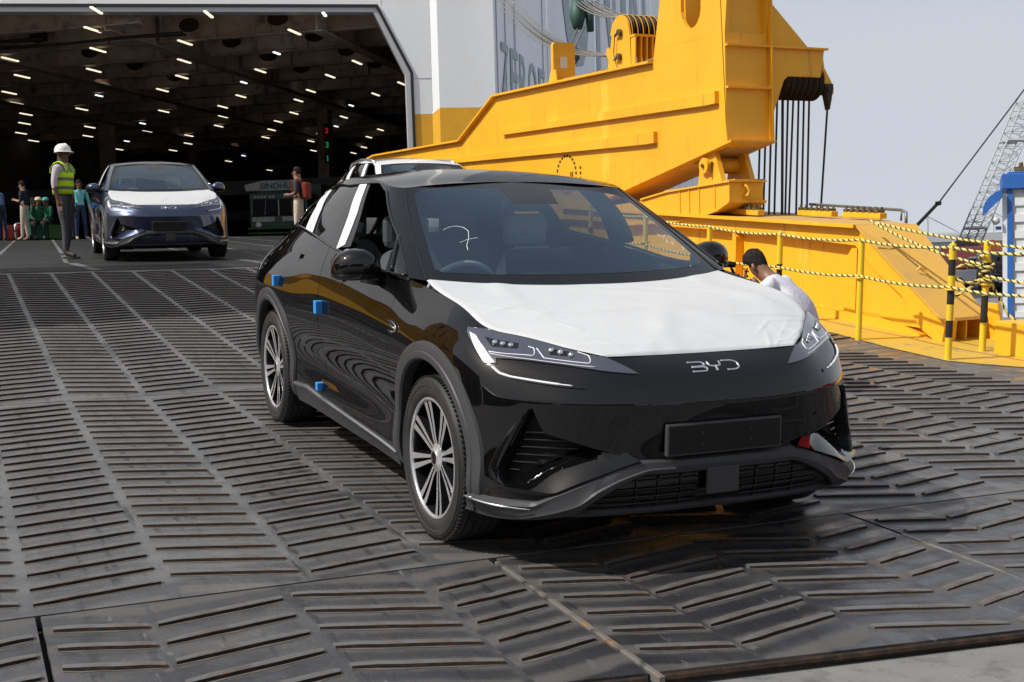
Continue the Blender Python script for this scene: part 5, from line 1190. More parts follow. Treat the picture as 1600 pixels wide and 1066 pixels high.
for x, z in ((-9.6, 7.3), (-6.7, 4.4)): mb = MB(); mb.box((x, -7.355, z), (x+.8, -7.33, z+1.6)); mb.obj('casing_door', M_['dark_hole'], tw_)
# ---------------------------------------------------------------- posts and rope of the walkway
def post(x, y, h, bands, label, z=0):
    r_ = empty('rail_post', RAMP_M @ Matrix.Translation((x, y, z)), label, 'post', 'posts of the roped walkway')
    n = len(bands); zz = 0
    for c, ln in bands:
        mb = MB(); mb.tube([(0, 0, zz), (0, 0, zz+ln)], .031 if h < 1.2 else .03, 14); mb.obj('post_band', M_['yellow_post' if c == 'y' else 'black_band'], r_, True, auto=40); zz += ln
    mb = MB(); mb.lathe([(.031, 0), (.030, .004), (.012, .006), (.012, .022), (.0, .024)], 12, Matrix.Translation((0, 0, zz))); mb.obj('post_cap', M_['yellow_post'], r_, True)
    mb = MB(); t = [(.05*math.cos(a), .05*math.sin(a), .62) for a in np.linspace(0, 6.283, 13)[:-1]]; mb.tube(t, .009, 6, closed=True); mb.obj('rope_ring', M_['yellow_post'], r_, True)
    return r_
post(-1.83, 5.22, .98, [('y', .98)], 'plain yellow post, the tall one left of the sloping girder end')
post(-.50, 5.12, .98, [('y', .20), ('b', .15), ('y', .14), ('b', .14), ('y', .11), ('b', .14), ('y', .10+.03)], 'yellow and black striped post nearest the ribbed deck')
post(-.80, 5.80, .98, [('y', .27), ('b', .25), ('y', .18), ('b', .12), ('y', .18)], 'striped post wrapped in a knot of rope')
post(-3.15, 5.22, .98, [('y', .45), ('b', .22), ('y', .33)], 'yellow post with one black band behind the crouching cameraman')
post(-4.52, 5.22, .98, [('y', 1.0)], 'plain yellow post beside the black door mirror')
post(-6.0, 5.22, .98, [('y', 1.0)], 'plain yellow post seen through the windscreen', .14)
post(-7.5, 5.22, .98, [('y', .5), ('b', .2), ('y', .3)], 'banded yellow post seen through the windscreen, farthest along', .19)
M_['rope_y'] = node_mat('rope_y', (.62, .52, .16), .85); M_['rope_b'] = node_mat('rope_b', (.030, .030, .028), .85)
def striped_rope(label, pts, r=.0135, sag=.02, pitch=.085):
    """two-colour laid rope: three strands twisted round the line, one of them black"""
    P = [];
    for i in range(len(pts)-1):
        a, b = Vector(pts[i]), Vector(pts[i+1]); n = max(6, int((b-a).length/.022))
        for k in range(n): t = k/n; P.append(a.lerp(b, t)-Vector((0, 0, 4*sag*t*(1-t)*(b-a).length)))
    P.append(Vector(pts[-1])); root = empty('rope', RAMP_M.copy(), label, 'rope', 'yellow and black ropes of the walkway')
    d = 0; L_ = [0]
    for i in range(1, len(P)): d += (P[i]-P[i-1]).length; L_.append(d)
    for s in range(3):
        q = []
        for i, p in enumerate(P):
            t = (P[min(i+1, len(P)-1)]-P[max(i-1, 0)]).normalized(); u = t.cross(Vector((0, 0, 1)) if abs(t.z) < .95 else Vector((1, 0, 0))).normalized(); w = t.cross(u); an = 2*math.pi*(L_[i]/pitch+s/3)
            q.append(p+(u*math.cos(an)+w*math.sin(an))*r*.55)
        mb = MB(); mb.tube(q, r*.62, 5); mb.obj('strand', M_['rope_b' if s == 0 else 'rope_y'], root, True)
    return root
Z1, Z2 = .985, .64
striped_rope('upper yellow and black rope along the walkway posts', [(-7.5, 5.2, Z1+.15), (-6, 5.2, Z1+.1), (-4.52, 5.2, Z1+.03), (-3.15, 5.2, Z1), (-1.83, 5.2, Z1), (-.50, 5.1, Z1), (.4, 5.1, Z1-.01), (2.2, 5.1, Z1)])
striped_rope('lower yellow and black rope along the walkway posts', [(-7.5, 5.2, Z2+.15), (-6, 5.2, Z2+.1), (-4.52, 5.2, Z2+.03), (-3.15, 5.2, Z2), (-1.83, 5.2, Z2), (-.50, 5.1, Z2), (.4, 5.1, Z2), (2.2, 5.1, Z2-.02)])
striped_rope('rope sloping from the girder top down to the knotted post', [(-2.55, 5.9, 1.14), (-.80, 5.76, .80)], sag=.03)
striped_rope('rope running from the girder top over the striped posts', [(-2.45, 5.9, 1.12), (-.80, 5.78, 1.0), (.6, 5.75, .96), (2.0, 5.72, .97)], sag=.012)
striped_rope('short rope from the knotted post to the right', [(-.80, 5.78, .70), (.7, 5.75, .66), (2.0, 5.72, .66)], sag=.015)
kn = [(-.80+.055*math.cos(a)*(1+.25*math.sin(a*.37)), 5.80+.055*math.sin(a), .60+.011*a+.02*math.sin(a*.6)) for a in np.linspace(0, 24, 110)]
striped_rope('knot of rope wound round the striped post', kn[:30], sag=0); 
rk = striped_rope('bunched turns of rope round the middle of the striped post', kn[30:], sag=0)
striped_rope('loop of loose rope beside the knotted post', [(-.82, 5.74, .78), (-.90, 5.62, .80), (-.95, 5.55, .74), (-.92, 5.56, .66), (-.86, 5.64, .63), (-.80, 5.74, .66), (-.86, 5.66, .58), (-.92, 5.55, .50), (-.95, 5.52, .44)], sag=0)
striped_rope('rope tail hanging from the knotted post to the deck', [(-.80, 5.86, .64), (-.74, 5.92, .48), (-.68, 5.98, .34), (-.52, 6.05, .22), (-.42, 6.1, .12), (-.50, 6.0, .02)], sag=0)
mb = MB(); mb.box((-.66, 5.80, .004), (1.6, 6.6, .30)); bl = mb.obj('kerb_block', M_['yellow'], M=RAMP_M.copy(), bevel=.006); tag(bl, 'square orange yellow block on the deck edge at the right of the picture', 'block')
# ---------------------------------------------------------------- people
def cloth(name, c, c2=None): return node_mat(name, c, .85, 0, .2, var=((c2 or tuple(v*.72 for v in c)), 11, .42, .68), bump=(26, .5, .01))
SKIN = {'brown': node_mat('skin_brown', (.22, .11, .07), .5, 0, .4), 'dark': node_mat('skin_dark', (.10, .05, .03), .5, 0, .4), 'tan': node_mat('skin_tan', (.30, .165, .105), .5, 0, .4)}
HAIR = node_mat('hair', (.020, .017, .015), .85, 0, .1, var=((.045, .034, .028), 45, .45, .7), bump=(90, 1, .01))
SHOE = node_mat('shoe', (.035, .03, .026), .6); SANDAL = node_mat('sandal_skin', (.34, .22, .16), .6)
BASE = dict(pelvis=(0,0,.95), waist=(.005,0,1.10), chest=(0,0,1.30), neck=(0,0,1.475), head=(.025,0,1.60), top=(.01,0,1.70),
  sl=(0,.175,1.415), el=(-.03,.225,1.13), wl=(.03,.235,.885), hl=(.05,.235,.80), sr=(0,-.175,1.415), er=(-.03,-.225,1.13), wr=(.03,-.235,.885), hr=(.05,-.235,.80),
  pl=(0,.09,.92), kl=(.025,.10,.50), al=(-.02,.105,.09), tl=(.14,.12,.035), pr=(0,-.09,.92), kr=(.025,-.10,.50), ar=(-.02,-.105,.09), tr=(.14,-.12,.035))
RAD = dict(pelvis=.135, waist=.122, chest=.135, neck=.055, head=.088, top=.062, sl=.068, sr=.068, el=.044, er=.044, wl=.03, wr=.03, hl=.034, hr=.034, pl=.098, pr=.098, kl=.064, kr=.064, al=.046, ar=.046, tl=.036, tr=.036)
BONES = [('pelvis','waist'),('waist','chest'),('chest','neck'),('neck','head'),('head','top'),('chest','sl'),('sl','el'),('el','wl'),('wl','hl'),('chest','sr'),('sr','er'),('er','wr'),('wr','hr'),('pelvis','pl'),('pl','kl'),('kl','al'),('al','tl'),('pelvis','pr'),('pr','kr'),('kr','ar'),('ar','tr')]
def ptdist(p, a, b):
    ab = b-a; t = np.clip(((p-a)@ab)/(ab@ab+1e-9), 0, 1); return np.linalg.norm(p-a-t[:, None]*ab, axis=1)
def person(label, M, pose=None, shirt=None, trousers=None, skin='brown', shoe=SHOE, scale=1.0, hair=True, sleeves='long', fat=1.0, group=None, look=0.0, beard=False):
    J = dict(BASE); J.update(pose or {}); names = list(J); idx = {n: i for i, n in enumerate(names)}
    me = bpy.data.meshes.new('body'); me.from_pydata([J[n] for n in names], [(idx[a], idx[b]) for a, b in BONES], [])
    o = bpy.data.objects.new('tmp_body', me); COL.objects.link(o)
    sk = o.modifiers.new('skin', 'SKIN'); sk.use_smooth_shade = True; sk.branch_smoothing = .6
    if not me.skin_vertices: me.attributes.new  # layer is made by the modifier below
    bm = bmesh.new(); bm.from_mesh(me); lay = bm.verts.layers.skin.verify()
    bm.verts.ensure_lookup_table()
    for n, i in idx.items():
        f_ = fat if n in ('pelvis', 'waist', 'chest', 'pl', 'pr') else 1; bm.verts[i][lay].radius = (RAD[n]*f_, RAD[n]*f_)
        bm.verts[i][lay].use_root = (n == 'pelvis')
    bm.to_mesh(me); bm.free()
    sb = o.modifiers.new('sub', 'SUBSURF'); sb.levels = 2; sb.render_levels = 2
    dg = bpy.context.evaluated_depsgraph_get(); dg.update(); ev = bpy.data.meshes.new_from_object(o.evaluated_get(dg)); bpy.data.objects.remove(o)
    co = np.zeros(len(ev.vertices)*3); ev.vertices.foreach_get('co', co); co = co.reshape(-1, 3)
    fc = [tuple(p.vertices) for p in ev.polygons]
    mb = MB(); mb.add(co, fc)
    Jn = {k: np.array(v) for k, v in J.items()}
    # fingers and thumbs, nose, ears
    for s_, h, w in ((1, 'hl', 'wl'), (-1, 'hr', 'wr')):
        d = Jn[h]-Jn[w]; d /= np.linalg.norm(d); fw = np.array([1., 0, 0]); fw -= d*(fw@d); fw /= np.linalg.norm(fw)+1e-6; sd = np.cross(d, fw)
        for k in range(4):
            b0 = Jn[h]+d*.02+fw*(.027-.018*k); L_ = (.068, .078, .072, .058)[k]; cu = -sd*s_*.018
            mb.tube([b0-d*.015, b0+d*L_*.5, b0+d*L_*.85+cu*.6, b0+d*L_+cu*1.3], [.0095, .009, .0085, .006], 6)
        b0 = Jn[w]+d*.035+fw*.022; mb.tube([b0, b0+fw*.03+d*.02, b0+fw*.035+d*.055], [.012, .011, .008], 6)
    hc = Jn['head']; up = Jn['top']-Jn['neck']; up /= np.linalg.norm(up); fd = np.array([math.cos(look), math.sin(look), 0]); fd -= up*(fd@up); fd /= np.linalg.norm(fd); sdv = np.cross(up, fd)
    nb = len(mb.f)
    mb.tube([hc+fd*.072+up*.035, hc+fd*.094+up*.005, hc+fd*.108-up*.018, hc+fd*.088-up*.028], [.008, .013, .017, .008], 8)
    for s_ in (-1, 1): mb.tube([hc+sdv*s_*.082-up*.03-fd*.005, hc+sdv*s_*.093-fd*.012, hc+sdv*s_*.088+up*.028-fd*.012], [.008, .014, .009], 6)
    mb.tube([hc+fd*.078-up*.06+sdv*.024, hc+fd*.092-up*.058, hc+fd*.078-up*.06-sdv*.024], [.005, .009, .005], 6)
    mb.tube([hc+fd*.045-up*.085, hc+fd*.075-up*.092], [.04, .026], 8)
    ctr = np.array([np.mean([mb.v[i] for i in f], axis=0) for f in mb.f])
    ds = np.stack([ptdist(ctr, Jn[a], Jn[b]) for a, b in BONES], 1); nr = ds.argmin(1); fm = np.zeros(len(mb.f), int)
    for i, k in enumerate(nr):
        a, b = BONES[k]; p = ctr[i]
        if b in ('head', 'top') : fm[i] = 0
        elif (a, b) == ('chest', 'neck'): fm[i] = 0 if (p-Jn['chest'])@up > np.linalg.norm(Jn['neck']-Jn['chest'])*.80 else 1
        elif b in ('hl', 'hr'): fm[i] = 0
        elif b in ('wl', 'wr'): fm[i] = 1 if (sleeves == 'long' and np.linalg.norm(p-Jn[b]) > .05) or (sleeves == 'roll' and np.linalg.norm(p-Jn[a]) < .06) else 0
        elif b in ('el', 'er'): fm[i] = 1 if sleeves != 'short' or np.linalg.norm(p-Jn[a]) < .19 else 0
        elif b in ('tl', 'tr'): fm[i] = 3
        elif b in ('al', 'ar'): fm[i] = 3 if np.linalg.norm(p-Jn[b]) < .05 else 2
        elif b in ('kl', 'kr', 'pl', 'pr'): fm[i] = 2
        elif (a, b) == ('pelvis', 'waist'): fm[i] = 2 if np.linalg.norm(p-Jn['waist']) > np.linalg.norm(p-Jn['pelvis'])*1.1 else 1
        else: fm[i] = 1
    fm[nb:] = 0
    mb.m = list(fm)
    root = empty('person', M @ Matrix.Scale(scale, 4), label, 'person', group)
    body = mb.obj('body', None, root, True, mats=[SKIN[skin], shirt, trousers, shoe])
    eye = MB()
    for s_ in (-1, 1): eye.lathe([(.0, .009), (.008, .006), (.011, 0)], 8, Matrix.Translation(hc+fd*.079+sdv*s_*.032+up*.012) @ rot_to(fd)); eye.tube([hc+fd*.083+sdv*s_*.018+up*.032, hc+fd*.079+sdv*s_*.046+up*.034], .005, 5)
    eye.obj('eye', HAIR, body)
    sole = MB()
    for a, t in (('al', 'tl'), ('ar', 'tr')):
        d = Jn[t]-Jn[a]; d[2] = 0; d /= np.linalg.norm(d)+1e-9; s2 = np.array([-d[1], d[0], 0]); c = (Jn[a]+Jn[t])/2; c[2] = min(Jn[a][2]-.088, Jn[t][2]-.034)
        pts = [c-d*.125-s2*.034, c-d*.125+s2*.034, c+d*.06+s2*.048, c+d*.135+s2*.02, c+d*.135-s2*.02, c+d*.06-s2*.048]
        n = 6; sole.add([p for p in pts]+[p+np.array([0, 0, .022]) for p in pts], [tuple(range(n)), tuple(range(n, 2*n))[::-1]]+[(i, n+i, n+(i+1) % n, (i+1) % n) for i in range(n)])
    if shoe is SHOE: sole.obj('shoe_sole', M_['black_rubber'], root)
    if hair:
        hm = MB(); n = 14; V = []
        for i, (r_, h) in enumerate(((.074, -.03), (.083, .0), (.087, .045), (.086, .085), (.068, .125), (.022, .150))):
            for j in range(n):
                a = 2*math.pi*j/n; cf = math.cos(a); lift = (.115*max(cf, 0) if i == 0 else .075*max(cf, 0) if i == 1 else .03*max(cf, 0) if i == 2 else 0)
                V.append(hc+fd*(r_*cf*1.0-.012)+sdv*r_*.93*math.sin(a)+up*(h+lift))
        hm.add(V, grid_faces(6, n)+[(i*n+n-1, (i+1)*n+n-1, (i+1)*n, i*n) for i in range(5)]+[tuple(5*n+j for j in range(n))]); hm.obj('hair', HAIR, root, True)
    if beard:
        hm = MB(); hm.tube([hc+sdv*.078-up*.02, hc+sdv*.066-up*.075+fd*.03, hc+fd*.078-up*.10, hc-sdv*.066-up*.075+fd*.03, hc-sdv*.078-up*.02], [.008, .014, .020, .014, .008], 8); hm.obj('beard', HAIR, root, True)
    return root, Jn, (ctr, fm, mb)
def at(x, y, yaw, z=None): return Matrix.Translation((x, y, deckz(x) if z is None else z)) @ Matrix.Rotation(R(yaw), 4, 'Z')
C = {k: cloth(k, *v) for k, v in dict(shirt_lilac=((.52,.46,.56),), trouser_grey=((.075,.075,.085),), shirt_navy=((.018,.022,.035),), trouser_khaki=((.42,.36,.29),), sweater_aqua=((.16,.50,.50),), jeans=((.025,.04,.09),), shirt_charcoal=((.05,.045,.055),), trouser_cream=((.55,.48,.38),), shirt_blue=((.10,.14,.27),), jeans_dark=((.03,.04,.07),), cloth_green=((.012,.085,.045),), cloth_dark=((.02,.02,.02),), polo_white=((.60,.59,.66),(.55,.54,.61)), vest_lime=((.46,.74,.02),(.42,.68,.03)), vest_band=((.16,.17,.17),), bag_red=((.20,.03,.02),)).items()}
CAMDIR = math.degrees(math.atan2(cr_.y, cr_.x))         # yaw of "to the right of the picture"
# man in a hard hat and vest, facing the blue car
p, J_, (ctr, fm, mb) = person('man in white hard hat and lime safety vest facing the blue grey car', at(-14.04, -1.05, CAMDIR-8), dict(wl=(.05, .20, .90), hl=(.06, .195, .815), wr=(.03, -.22, .885), hr=(.05, -.225, .80), el=(-.02, .22, 1.13), al=(-.05, .09, .09), tl=(.12, .10, .035), ar=(.05, -.10, .09), tr=(.22, -.11, .035), kr=(.06, -.09, .50)), C['shirt_lilac'], C['trouser_grey'], 'dark', scale=1.065, hair=False, sleeves='roll', fat=1.02)
vs_ = MB(); n = 28; bands = [(.985, 0), (1.05, 0), (1.055, 1), (1.105, 1), (1.11, 0), (1.185, 0), (1.19, 1), (1.24, 1), (1.245, 0), (1.32, 0)]
V = []
for z, _ in bands:
    t = (z-.985)/.335; rx, ry = .138+.008*t, .152+.012*t
    for k in range(n):
        a = 2*math.pi*k/n; w_ = .004*math.sin(5*a+9*z)
        V.append((.004+(rx+w_)*math.copysign(abs(math.cos(a))**.85, math.cos(a)), (ry+w_)*math.copysign(abs(math.sin(a))**.85, math.sin(a)), z))
f = []; fm_ = []
for i in range(len(bands)-1):
    for k in range(n): f.append((i*n+k, i*n+(k+1) % n, (i+1)*n+(k+1) % n, (i+1)*n+k)); fm_.append(1 if bands[i][1] == bands[i+1][1] == 1 else 0)
vs_.add(V, f); vs_.m = fm_
for s_ in (-1, 1):
    for y0_, y1_, mi in ((.045, .07, 0), (.071, .108, 1), (.109, .138, 0)):
        path = [(.143, 1.315, 0), (.138, 1.38, 0), (.10, 1.445, .01), (.02, 1.492, .02), (-.07, 1.465, .01), (-.128, 1.39, 0), (-.138, 1.315, 0)]
        V = []
        for x, z, in_ in path: V += [(x, s_*(y0_+in_), z-(.0)), (x, s_*(y1_+in_*.5), z-.35*max(0, (y1_-.10)))]
        vs_.add(V, grid_faces(7, 2, s_ < 0), mi)
ve = vs_.obj('safety_vest', None, p, True, mats=[C['vest_lime'], C['vest_band']])
so = ve.modifiers.new('thick', 'SOLIDIFY'); so.thickness = .007; so.offset = 1
hm = MB(); hc = J_['head']; hm.lathe([(.128, .03), (.124, .05), (.120, .085), (.104, .125), (.07, .152), (.03, .163), (0, .165)], 24, Matrix.Translation(hc+np.array([0, 0, -.005])))
hm.lathe([(.112, .032), (.145, .030), (.148, .036), (.118, .046)], 24, Matrix.Translation(hc+np.array([.022, 0, -.005]))); hm.tube([hc+np.array([-.11, 0, .09]), hc+np.array([-.05, 0, .15]), hc+np.array([.05, 0, .155]), hc+np.array([.11, 0, .09])], .014, 8)
hm.obj('hard_hat', M_['film_strip'], p, True, auto=50)
# man looking at his phone
p, J_, _ = person('man in dark navy shirt and khaki trousers looking down at a phone', at(*(-31.64, -0.72), CAMDIR+172), dict(el=(-.02, .23, 1.12), wl=(.20, .14, 1.17), hl=(.26, .10, 1.20), er=(-.02, -.23, 1.12), wr=(.19, -.12, 1.16), hr=(.25, -.07, 1.19), head=(.05, 0, 1.595), top=(.05, 0, 1.695), al=(.05, .10, .09), tl=(.2, .13, .035)), C['shirt_navy'], C['trouser_khaki'], 'tan', SANDAL, sleeves='roll')
ph = MB(); ph.box((.27, -.03, 1.20), (.28, .10, 1.30)); ph.obj('phone', M_['gloss_black'], None, M=p.matrix_world.copy()); o = bpy.data.objects['phone']; tag(o, 'black phone held up by the man in the navy shirt', 'phone')
person('man in aqua sweater and blue jeans standing beside the blue grey car', at(*(-30.57, 0.71), CAMDIR-60), dict(kl=(.02, .12, .50), al=(-.05, .17, .09), tl=(.08, .24, .035), el=(-.02, .25, 1.14), wl=(-.01, .27, .90), hl=(0, .27, .82)), C['sweater_aqua'], C['jeans'], 'dark', SANDAL, scale=1.0)
p, J_, _ = person('man with a red backpack standing before the green truck', at(*(-20.36, 4.5), CAMDIR+168), dict(el=(-.04, .21, 1.14), wl=(.16, .16, 1.10), hl=(.23, .12, 1.12), er=(-.04, -.21, 1.14), wr=(.15, -.15, 1.10), hr=(.22, -.10, 1.12)), C['shirt_charcoal'], C['trouser_cream'], 'brown', sleeves='roll')
bg_ = MB(); bg_.box((-.27, -.15, 1.0), (-.12, .15, 1.38)); bo_ = bg_.obj('backpack', C['bag_red'], None, bevel=.05, M=p.matrix_world.copy()); tag(bo_, 'dark red backpack on the back of the man before the truck', 'backpack')
mb = MB()
for s_ in (-1, 1): mb.tube([(-.13, s_*.11, 1.36), (-.02, s_*.125, 1.47), (.10, s_*.125, 1.40), (.12, s_*.13, 1.22), (-.05, s_*.17, 1.05)], .014, 6)
k_ = mb.obj('strap', C['bag_red'], bo_, True); k_.matrix_parent_inverse = Matrix.Identity(4)
person('man in blue shirt bending at the left edge with a shoulder bag', at(*(-32.01, -1.33), CAMDIR+150), dict(waist=(.05, 0, 1.08), chest=(.14, 0, 1.26), neck=(.24, 0, 1.39), head=(.33, 0, 1.46), top=(.40, 0, 1.53), sl=(.18, .175, 1.35), sr=(.18, -.175, 1.35), el=(.20, .22, 1.08), wl=(.28, .2, .86), hl=(.30, .2, .78), er=(.20, -.22, 1.08), wr=(.28, -.2, .86), hr=(.30, -.2, .78)), C['shirt_blue'], C['jeans_dark'], 'dark', scale=1.02)
mb = MB(); mb.box((-.16, .12, .78), (.02, .24, 1.02)); so_ = mb.obj('shoulder_bag', C['cloth_dark'], None, bevel=.03, M=at(*(-32.01, -1.33), CAMDIR+150)); tag(so_, 'dark shoulder bag of the man at the left edge', 'bag')
for k, (pp, lab, sh, yaw) in enumerate((((-32.54, -0.28), 'seated worker in green with a pale cap behind the man in khaki', 'cloth_green', 20), ((-32.84, 0.03), 'seated worker in green with a teal cap beside the hard hat man', 'cloth_green', -30), ((-33.38, -0.44), 'crouching worker in dark green clothes near the bags', 'cloth_green', 60), ((-32.35, 0.65), 'dark clothed person behind the hard hat man carrying a lime bag', 'cloth_dark', 120))):
    seated = k < 3
    ps = dict(pelvis=(0,0,.50), waist=(.03,0,.66), chest=(.06,0,.86), neck=(.08,0,1.03), head=(.11,0,1.15), top=(.10,0,1.25), sl=(.06,.175,.97), sr=(.06,-.175,.97), el=(.12,.22,.70), er=(.12,-.22,.70), wl=(.32,.17,.62), wr=(.32,-.17,.62), hl=(.39,.15,.61), hr=(.39,-.15,.61), pl=(.02,.09,.48), pr=(.02,-.09,.48), kl=(.42,.14,.50), kr=(.42,-.14,.50), al=(.40,.12,.09), ar=(.40,-.12,.09), tl=(.55,.13,.035), tr=(.55,-.13,.035)) if seated else {}
    pz, J_, _ = person(lab, at(*pp, CAMDIR+yaw-90), ps, C[sh], C['cloth_dark'], 'dark', hair=k > 1)
    if seated:
        mb = MB(); mb.box((-.24, -.22, .02), (.22, .22, .40)); mb.box((-.26, -.24, .40), (.24, .24, .44)); s_ = mb.obj('crate', M_['crate_green'] if k == 1 else C['cloth_green'], None, bevel=.01, M=pz.matrix_world.copy()); tag(s_, ['dark crate under the worker with the pale cap', 'green crate under the worker with the teal cap', 'dark crate under the crouching worker'][k], 'crate', 'seats of the workers')
    if k < 2: hm = MB(); hm.lathe([(.102, .03), (.100, .07), (.07, .115), (0, .13)], 14, Matrix.Translation(J_['head'])); hm.obj('cap', cloth('cap%d' % k, ((.55, .48, .34), (.05, .35, .30))[k]), pz, True)
# crouching cameraman behind the bonnet
CMAN = dict(pelvis=(-.14,0,.40), waist=(-.10,0,.58), chest=(.03,0,.76), neck=(.175,0,.875), head=(.27,0,.945), top=(.265,0,1.05), sl=(.08,.20,.845), sr=(.08,-.20,.845), el=(.28,.23,.64), er=(.28,-.23,.64), wl=(.46,.10,.78), wr=(.44,-.10,.76), hl=(.51,.06,.82), hr=(.49,-.06,.80), pl=(-.12,.10,.38), pr=(-.12,-.10,.38), kl=(.33,.17,.42), kr=(.28,-.14,.36), al=(.08,.16,.09), ar=(-.02,-.14,.09), tl=(.23,.18,.035), tr=(.13,-.15,.035))
CMM = at(.32, 2.88, CAMDIR+150) @ Matrix.Scale(.98, 4)
p, J_, _ = person('crouching cameraman in white polo shirt behind the black car bonnet', CMM, CMAN, C['polo_white'], C['jeans_dark'], 'brown', hair=True, sleeves='short', fat=1.28)
cam_r = empty('video_camera', CMM, 'black video camera with long lens held by the crouching man', 'camera')
mb = MB(); mb.box((.42, -.06, .78), (.66, .06, .90)); b0 = mb.obj('camera_body', M_['matte_black'], cam_r, bevel=.012)
mb = MB(); mb.lathe([(.045, 0), (.048, .05), (.042, .06), (.042, .12), (.055, .14), (.056, .19), (.040, .195)], 20, Matrix.Translation((.66, 0, .84)) @ rot_to((1, 0, 0))); mb.obj('lens', M_['gloss_black'], cam_r, True, auto=40)
mb = MB(); mb.tube([(.45, 0, .90), (.48, 0, .965), (.66, 0, .965), (.68, 0, .92)], .014, 8); mb.obj('handle', M_['matte_black'], cam_r, True)
mb = MB(); mb.tube([(.58, 0, 1.0), (.92, 0, 1.0)], .018, 10); mb.tube([(.60, 0, 1.0), (.44, 0, .97)], .022, 8); mb.obj('microphone', M_['matte_black'], cam_r, True)
# ---------------------------------------------------------------- quay yard at the right: booth, crane, trucks
def yard_frame(px_origin, facing):                      # root matrix on the ground, x to the picture's right, y away from it
    x, y, z = px_origin; a = facing; return Matrix.Translation((x, y, z)) @ Matrix.Rotation(a, 4, 'Z')
YA = math.atan2(cr_.y, cr_.x)
M_['blue_paint'] = node_mat('blue_paint', (.018, .10, .36), .45, var=((.03, .13, .42), 3, .4, .7))
M_['white_brick'] = node_mat('white_brick', (.66, .67, .68), .7, var=((.56, .57, .58), 4, .4, .7), bump=(30, .4, .006))
M_['mortar'] = node_mat('mortar', (.56, .57, .58), .9)
bth = empty('guard_booth', yard_frame((-14.65, 19.94, -0.65), YA-R(20)), 'white block booth with blue corner post, blue eave and curved blue awning', 'booth')
mb = MB(); mb.box((.10, .02, 0), (3.5, 2.5, 3.05)); mb.obj('wall', M_['mortar'], bth)
bm_ = MB(); bm_.box((0, -.02, 0), (.40, .03, .187)); base = bm_.obj('brick', M_['white_brick'], bth, bevel=.003); base.location = (.15, 0, .008)
first = True
for r in range(16):
    for c in range(9):
        x = .155+.405*c+(-.2 if r % 2 else 0)
        if x < .12 or x > 3.0: continue
        o = base if first else base.copy(); 
        if not first: COL.objects.link(o); o.parent = bth
        first = False; o.location = (x+rnd.uniform(-.002, .002), rnd.uniform(-.004, .004), .008+.19*r)
mb = MB(); mb.box((-.012, -.06, 0), (.11, .05, 3.06)); mb.obj('corner_post', M_['blue_paint'], bth, bevel=.01)
mb = MB(); mb.box((-.115, -.03, 0), (-.014, .06, 2.95)); mb.obj('door_jamb', M_['white_brick'], bth)
mb = MB(); mb.box((-.13, -.14, 3.06), (3.7, 2.6, 3.42)); mb.box((.0, -.10, 3.42), (3.6, 2.5, 3.46)); mb.obj('eave', M_['blue_paint'], bth, bevel=.04)
aw = MB(); prof = [(-.12, 3.05), (-.26, 3.0), (-.40, 2.90), (-.50, 2.76), (-.545, 2.62)]
aw.add([(a, y, z) for a, z in prof for y in (-.25, 1.3)]+[(a, y, z-.03) for a, z in prof for y in (-.25, 1.3)], grid_faces(5, 2)+[tuple(i+10 for i in q[::-1]) for q in grid_faces(5, 2)])
aw.add([(a, -.25, z) for a, z in prof]+[(-.545, -.25, 2.45), (-.12, -.25, 2.86)], [(0, 1, 2, 3, 4, 5, 6)]); aw.add([(-.545, -.25, 2.62), (-.545, 1.3, 2.62), (-.545, 1.3, 2.45), (-.545, -.25, 2.45)], [(0, 1, 2, 3)])
aw.obj('awning', M_['blue_paint'], bth)
mb = MB(); mb.lathe([(.03, 0), (.09, .05), (.10, .13), (.03, .17)], 14, Matrix.Translation((-.19, -.05, 2.36)) @ rot_to((-.6, -.5, -.2))); mb.obj('lamp', M_['frame_grey'], bth, True)
mb = MB(); mb.box((-.27, -.04, 2.12), (-.14, .03, 2.2)); mb.obj('siren', M_['blue_paint'], bth, bevel=.01)
mb = MB(); mb.box((.15, .1, 3.46), (.45, .3, 3.58)); mb.lathe([(.05, 0), (.05, .12), (0, .15)], 8, Matrix.Translation((.3, .2, 3.55))); mb.obj('roof_unit', M_['brass_bits'], bth)
# lattice boom crane
M_['crane_steel'] = node_mat('crane_steel', (.36, .37, .39), .6)  # haze of distance is put into this grey
cr = empty('lattice_crane', None, 'grey lattice boom crane leaning to the right behind the girder', 'crane')
A0, A1, B0_, B1_ = [Vector(p) for p in [(-61.7, 62.27, 0.47), (-60.26, 67.26, 11.95), (-61.24, 63.3, 0.44), (-59.74, 68.45, 11.91)]]           # two chords, lower and upper ends
dep = Vector((-cf_.x, -cf_.y, 0)).normalized()*-1.5
mb = MB()
for o_ in (Vector((0, 0, 0)), dep):
    mb.tube([A0+o_, A1+o_], .06, 6); mb.tube([B0_+o_, B1_+o_], .06, 6)
mb.obj('chord', M_['crane_steel'], cr, True)
mb = MB(); n = 22
for k in range(n):
    t0, t1 = k/n, (k+1)/n
    for o_ in (Vector((0, 0, 0)), dep):
        a, b = A0.lerp(A1, t0)+o_, B0_.lerp(B1_, t0)+o_; mb.tube([a, b], .026, 5); mb.tube([a, B0_.lerp(B1_, t1)+o_] if k % 2 else [b, A0.lerp(A1, t1)+o_], .026, 5)
    mb.tube([A0.lerp(A1, t0), A0.lerp(A1, t1)+dep], .024, 5); mb.tube([B0_.lerp(B1_, t0)+dep, B0_.lerp(B1_, t1)], .024, 5)
tag(mb.obj('lacing', M_['crane_steel'], cr), kind='stuff')
mb = MB()
for t in (.10, .19, .72): a, b = A0.lerp(A1, t), B0_.lerp(B1_, t); mb.tube([a, b], .13, 6); mb.tube([a+dep, b+dep], .13, 6)
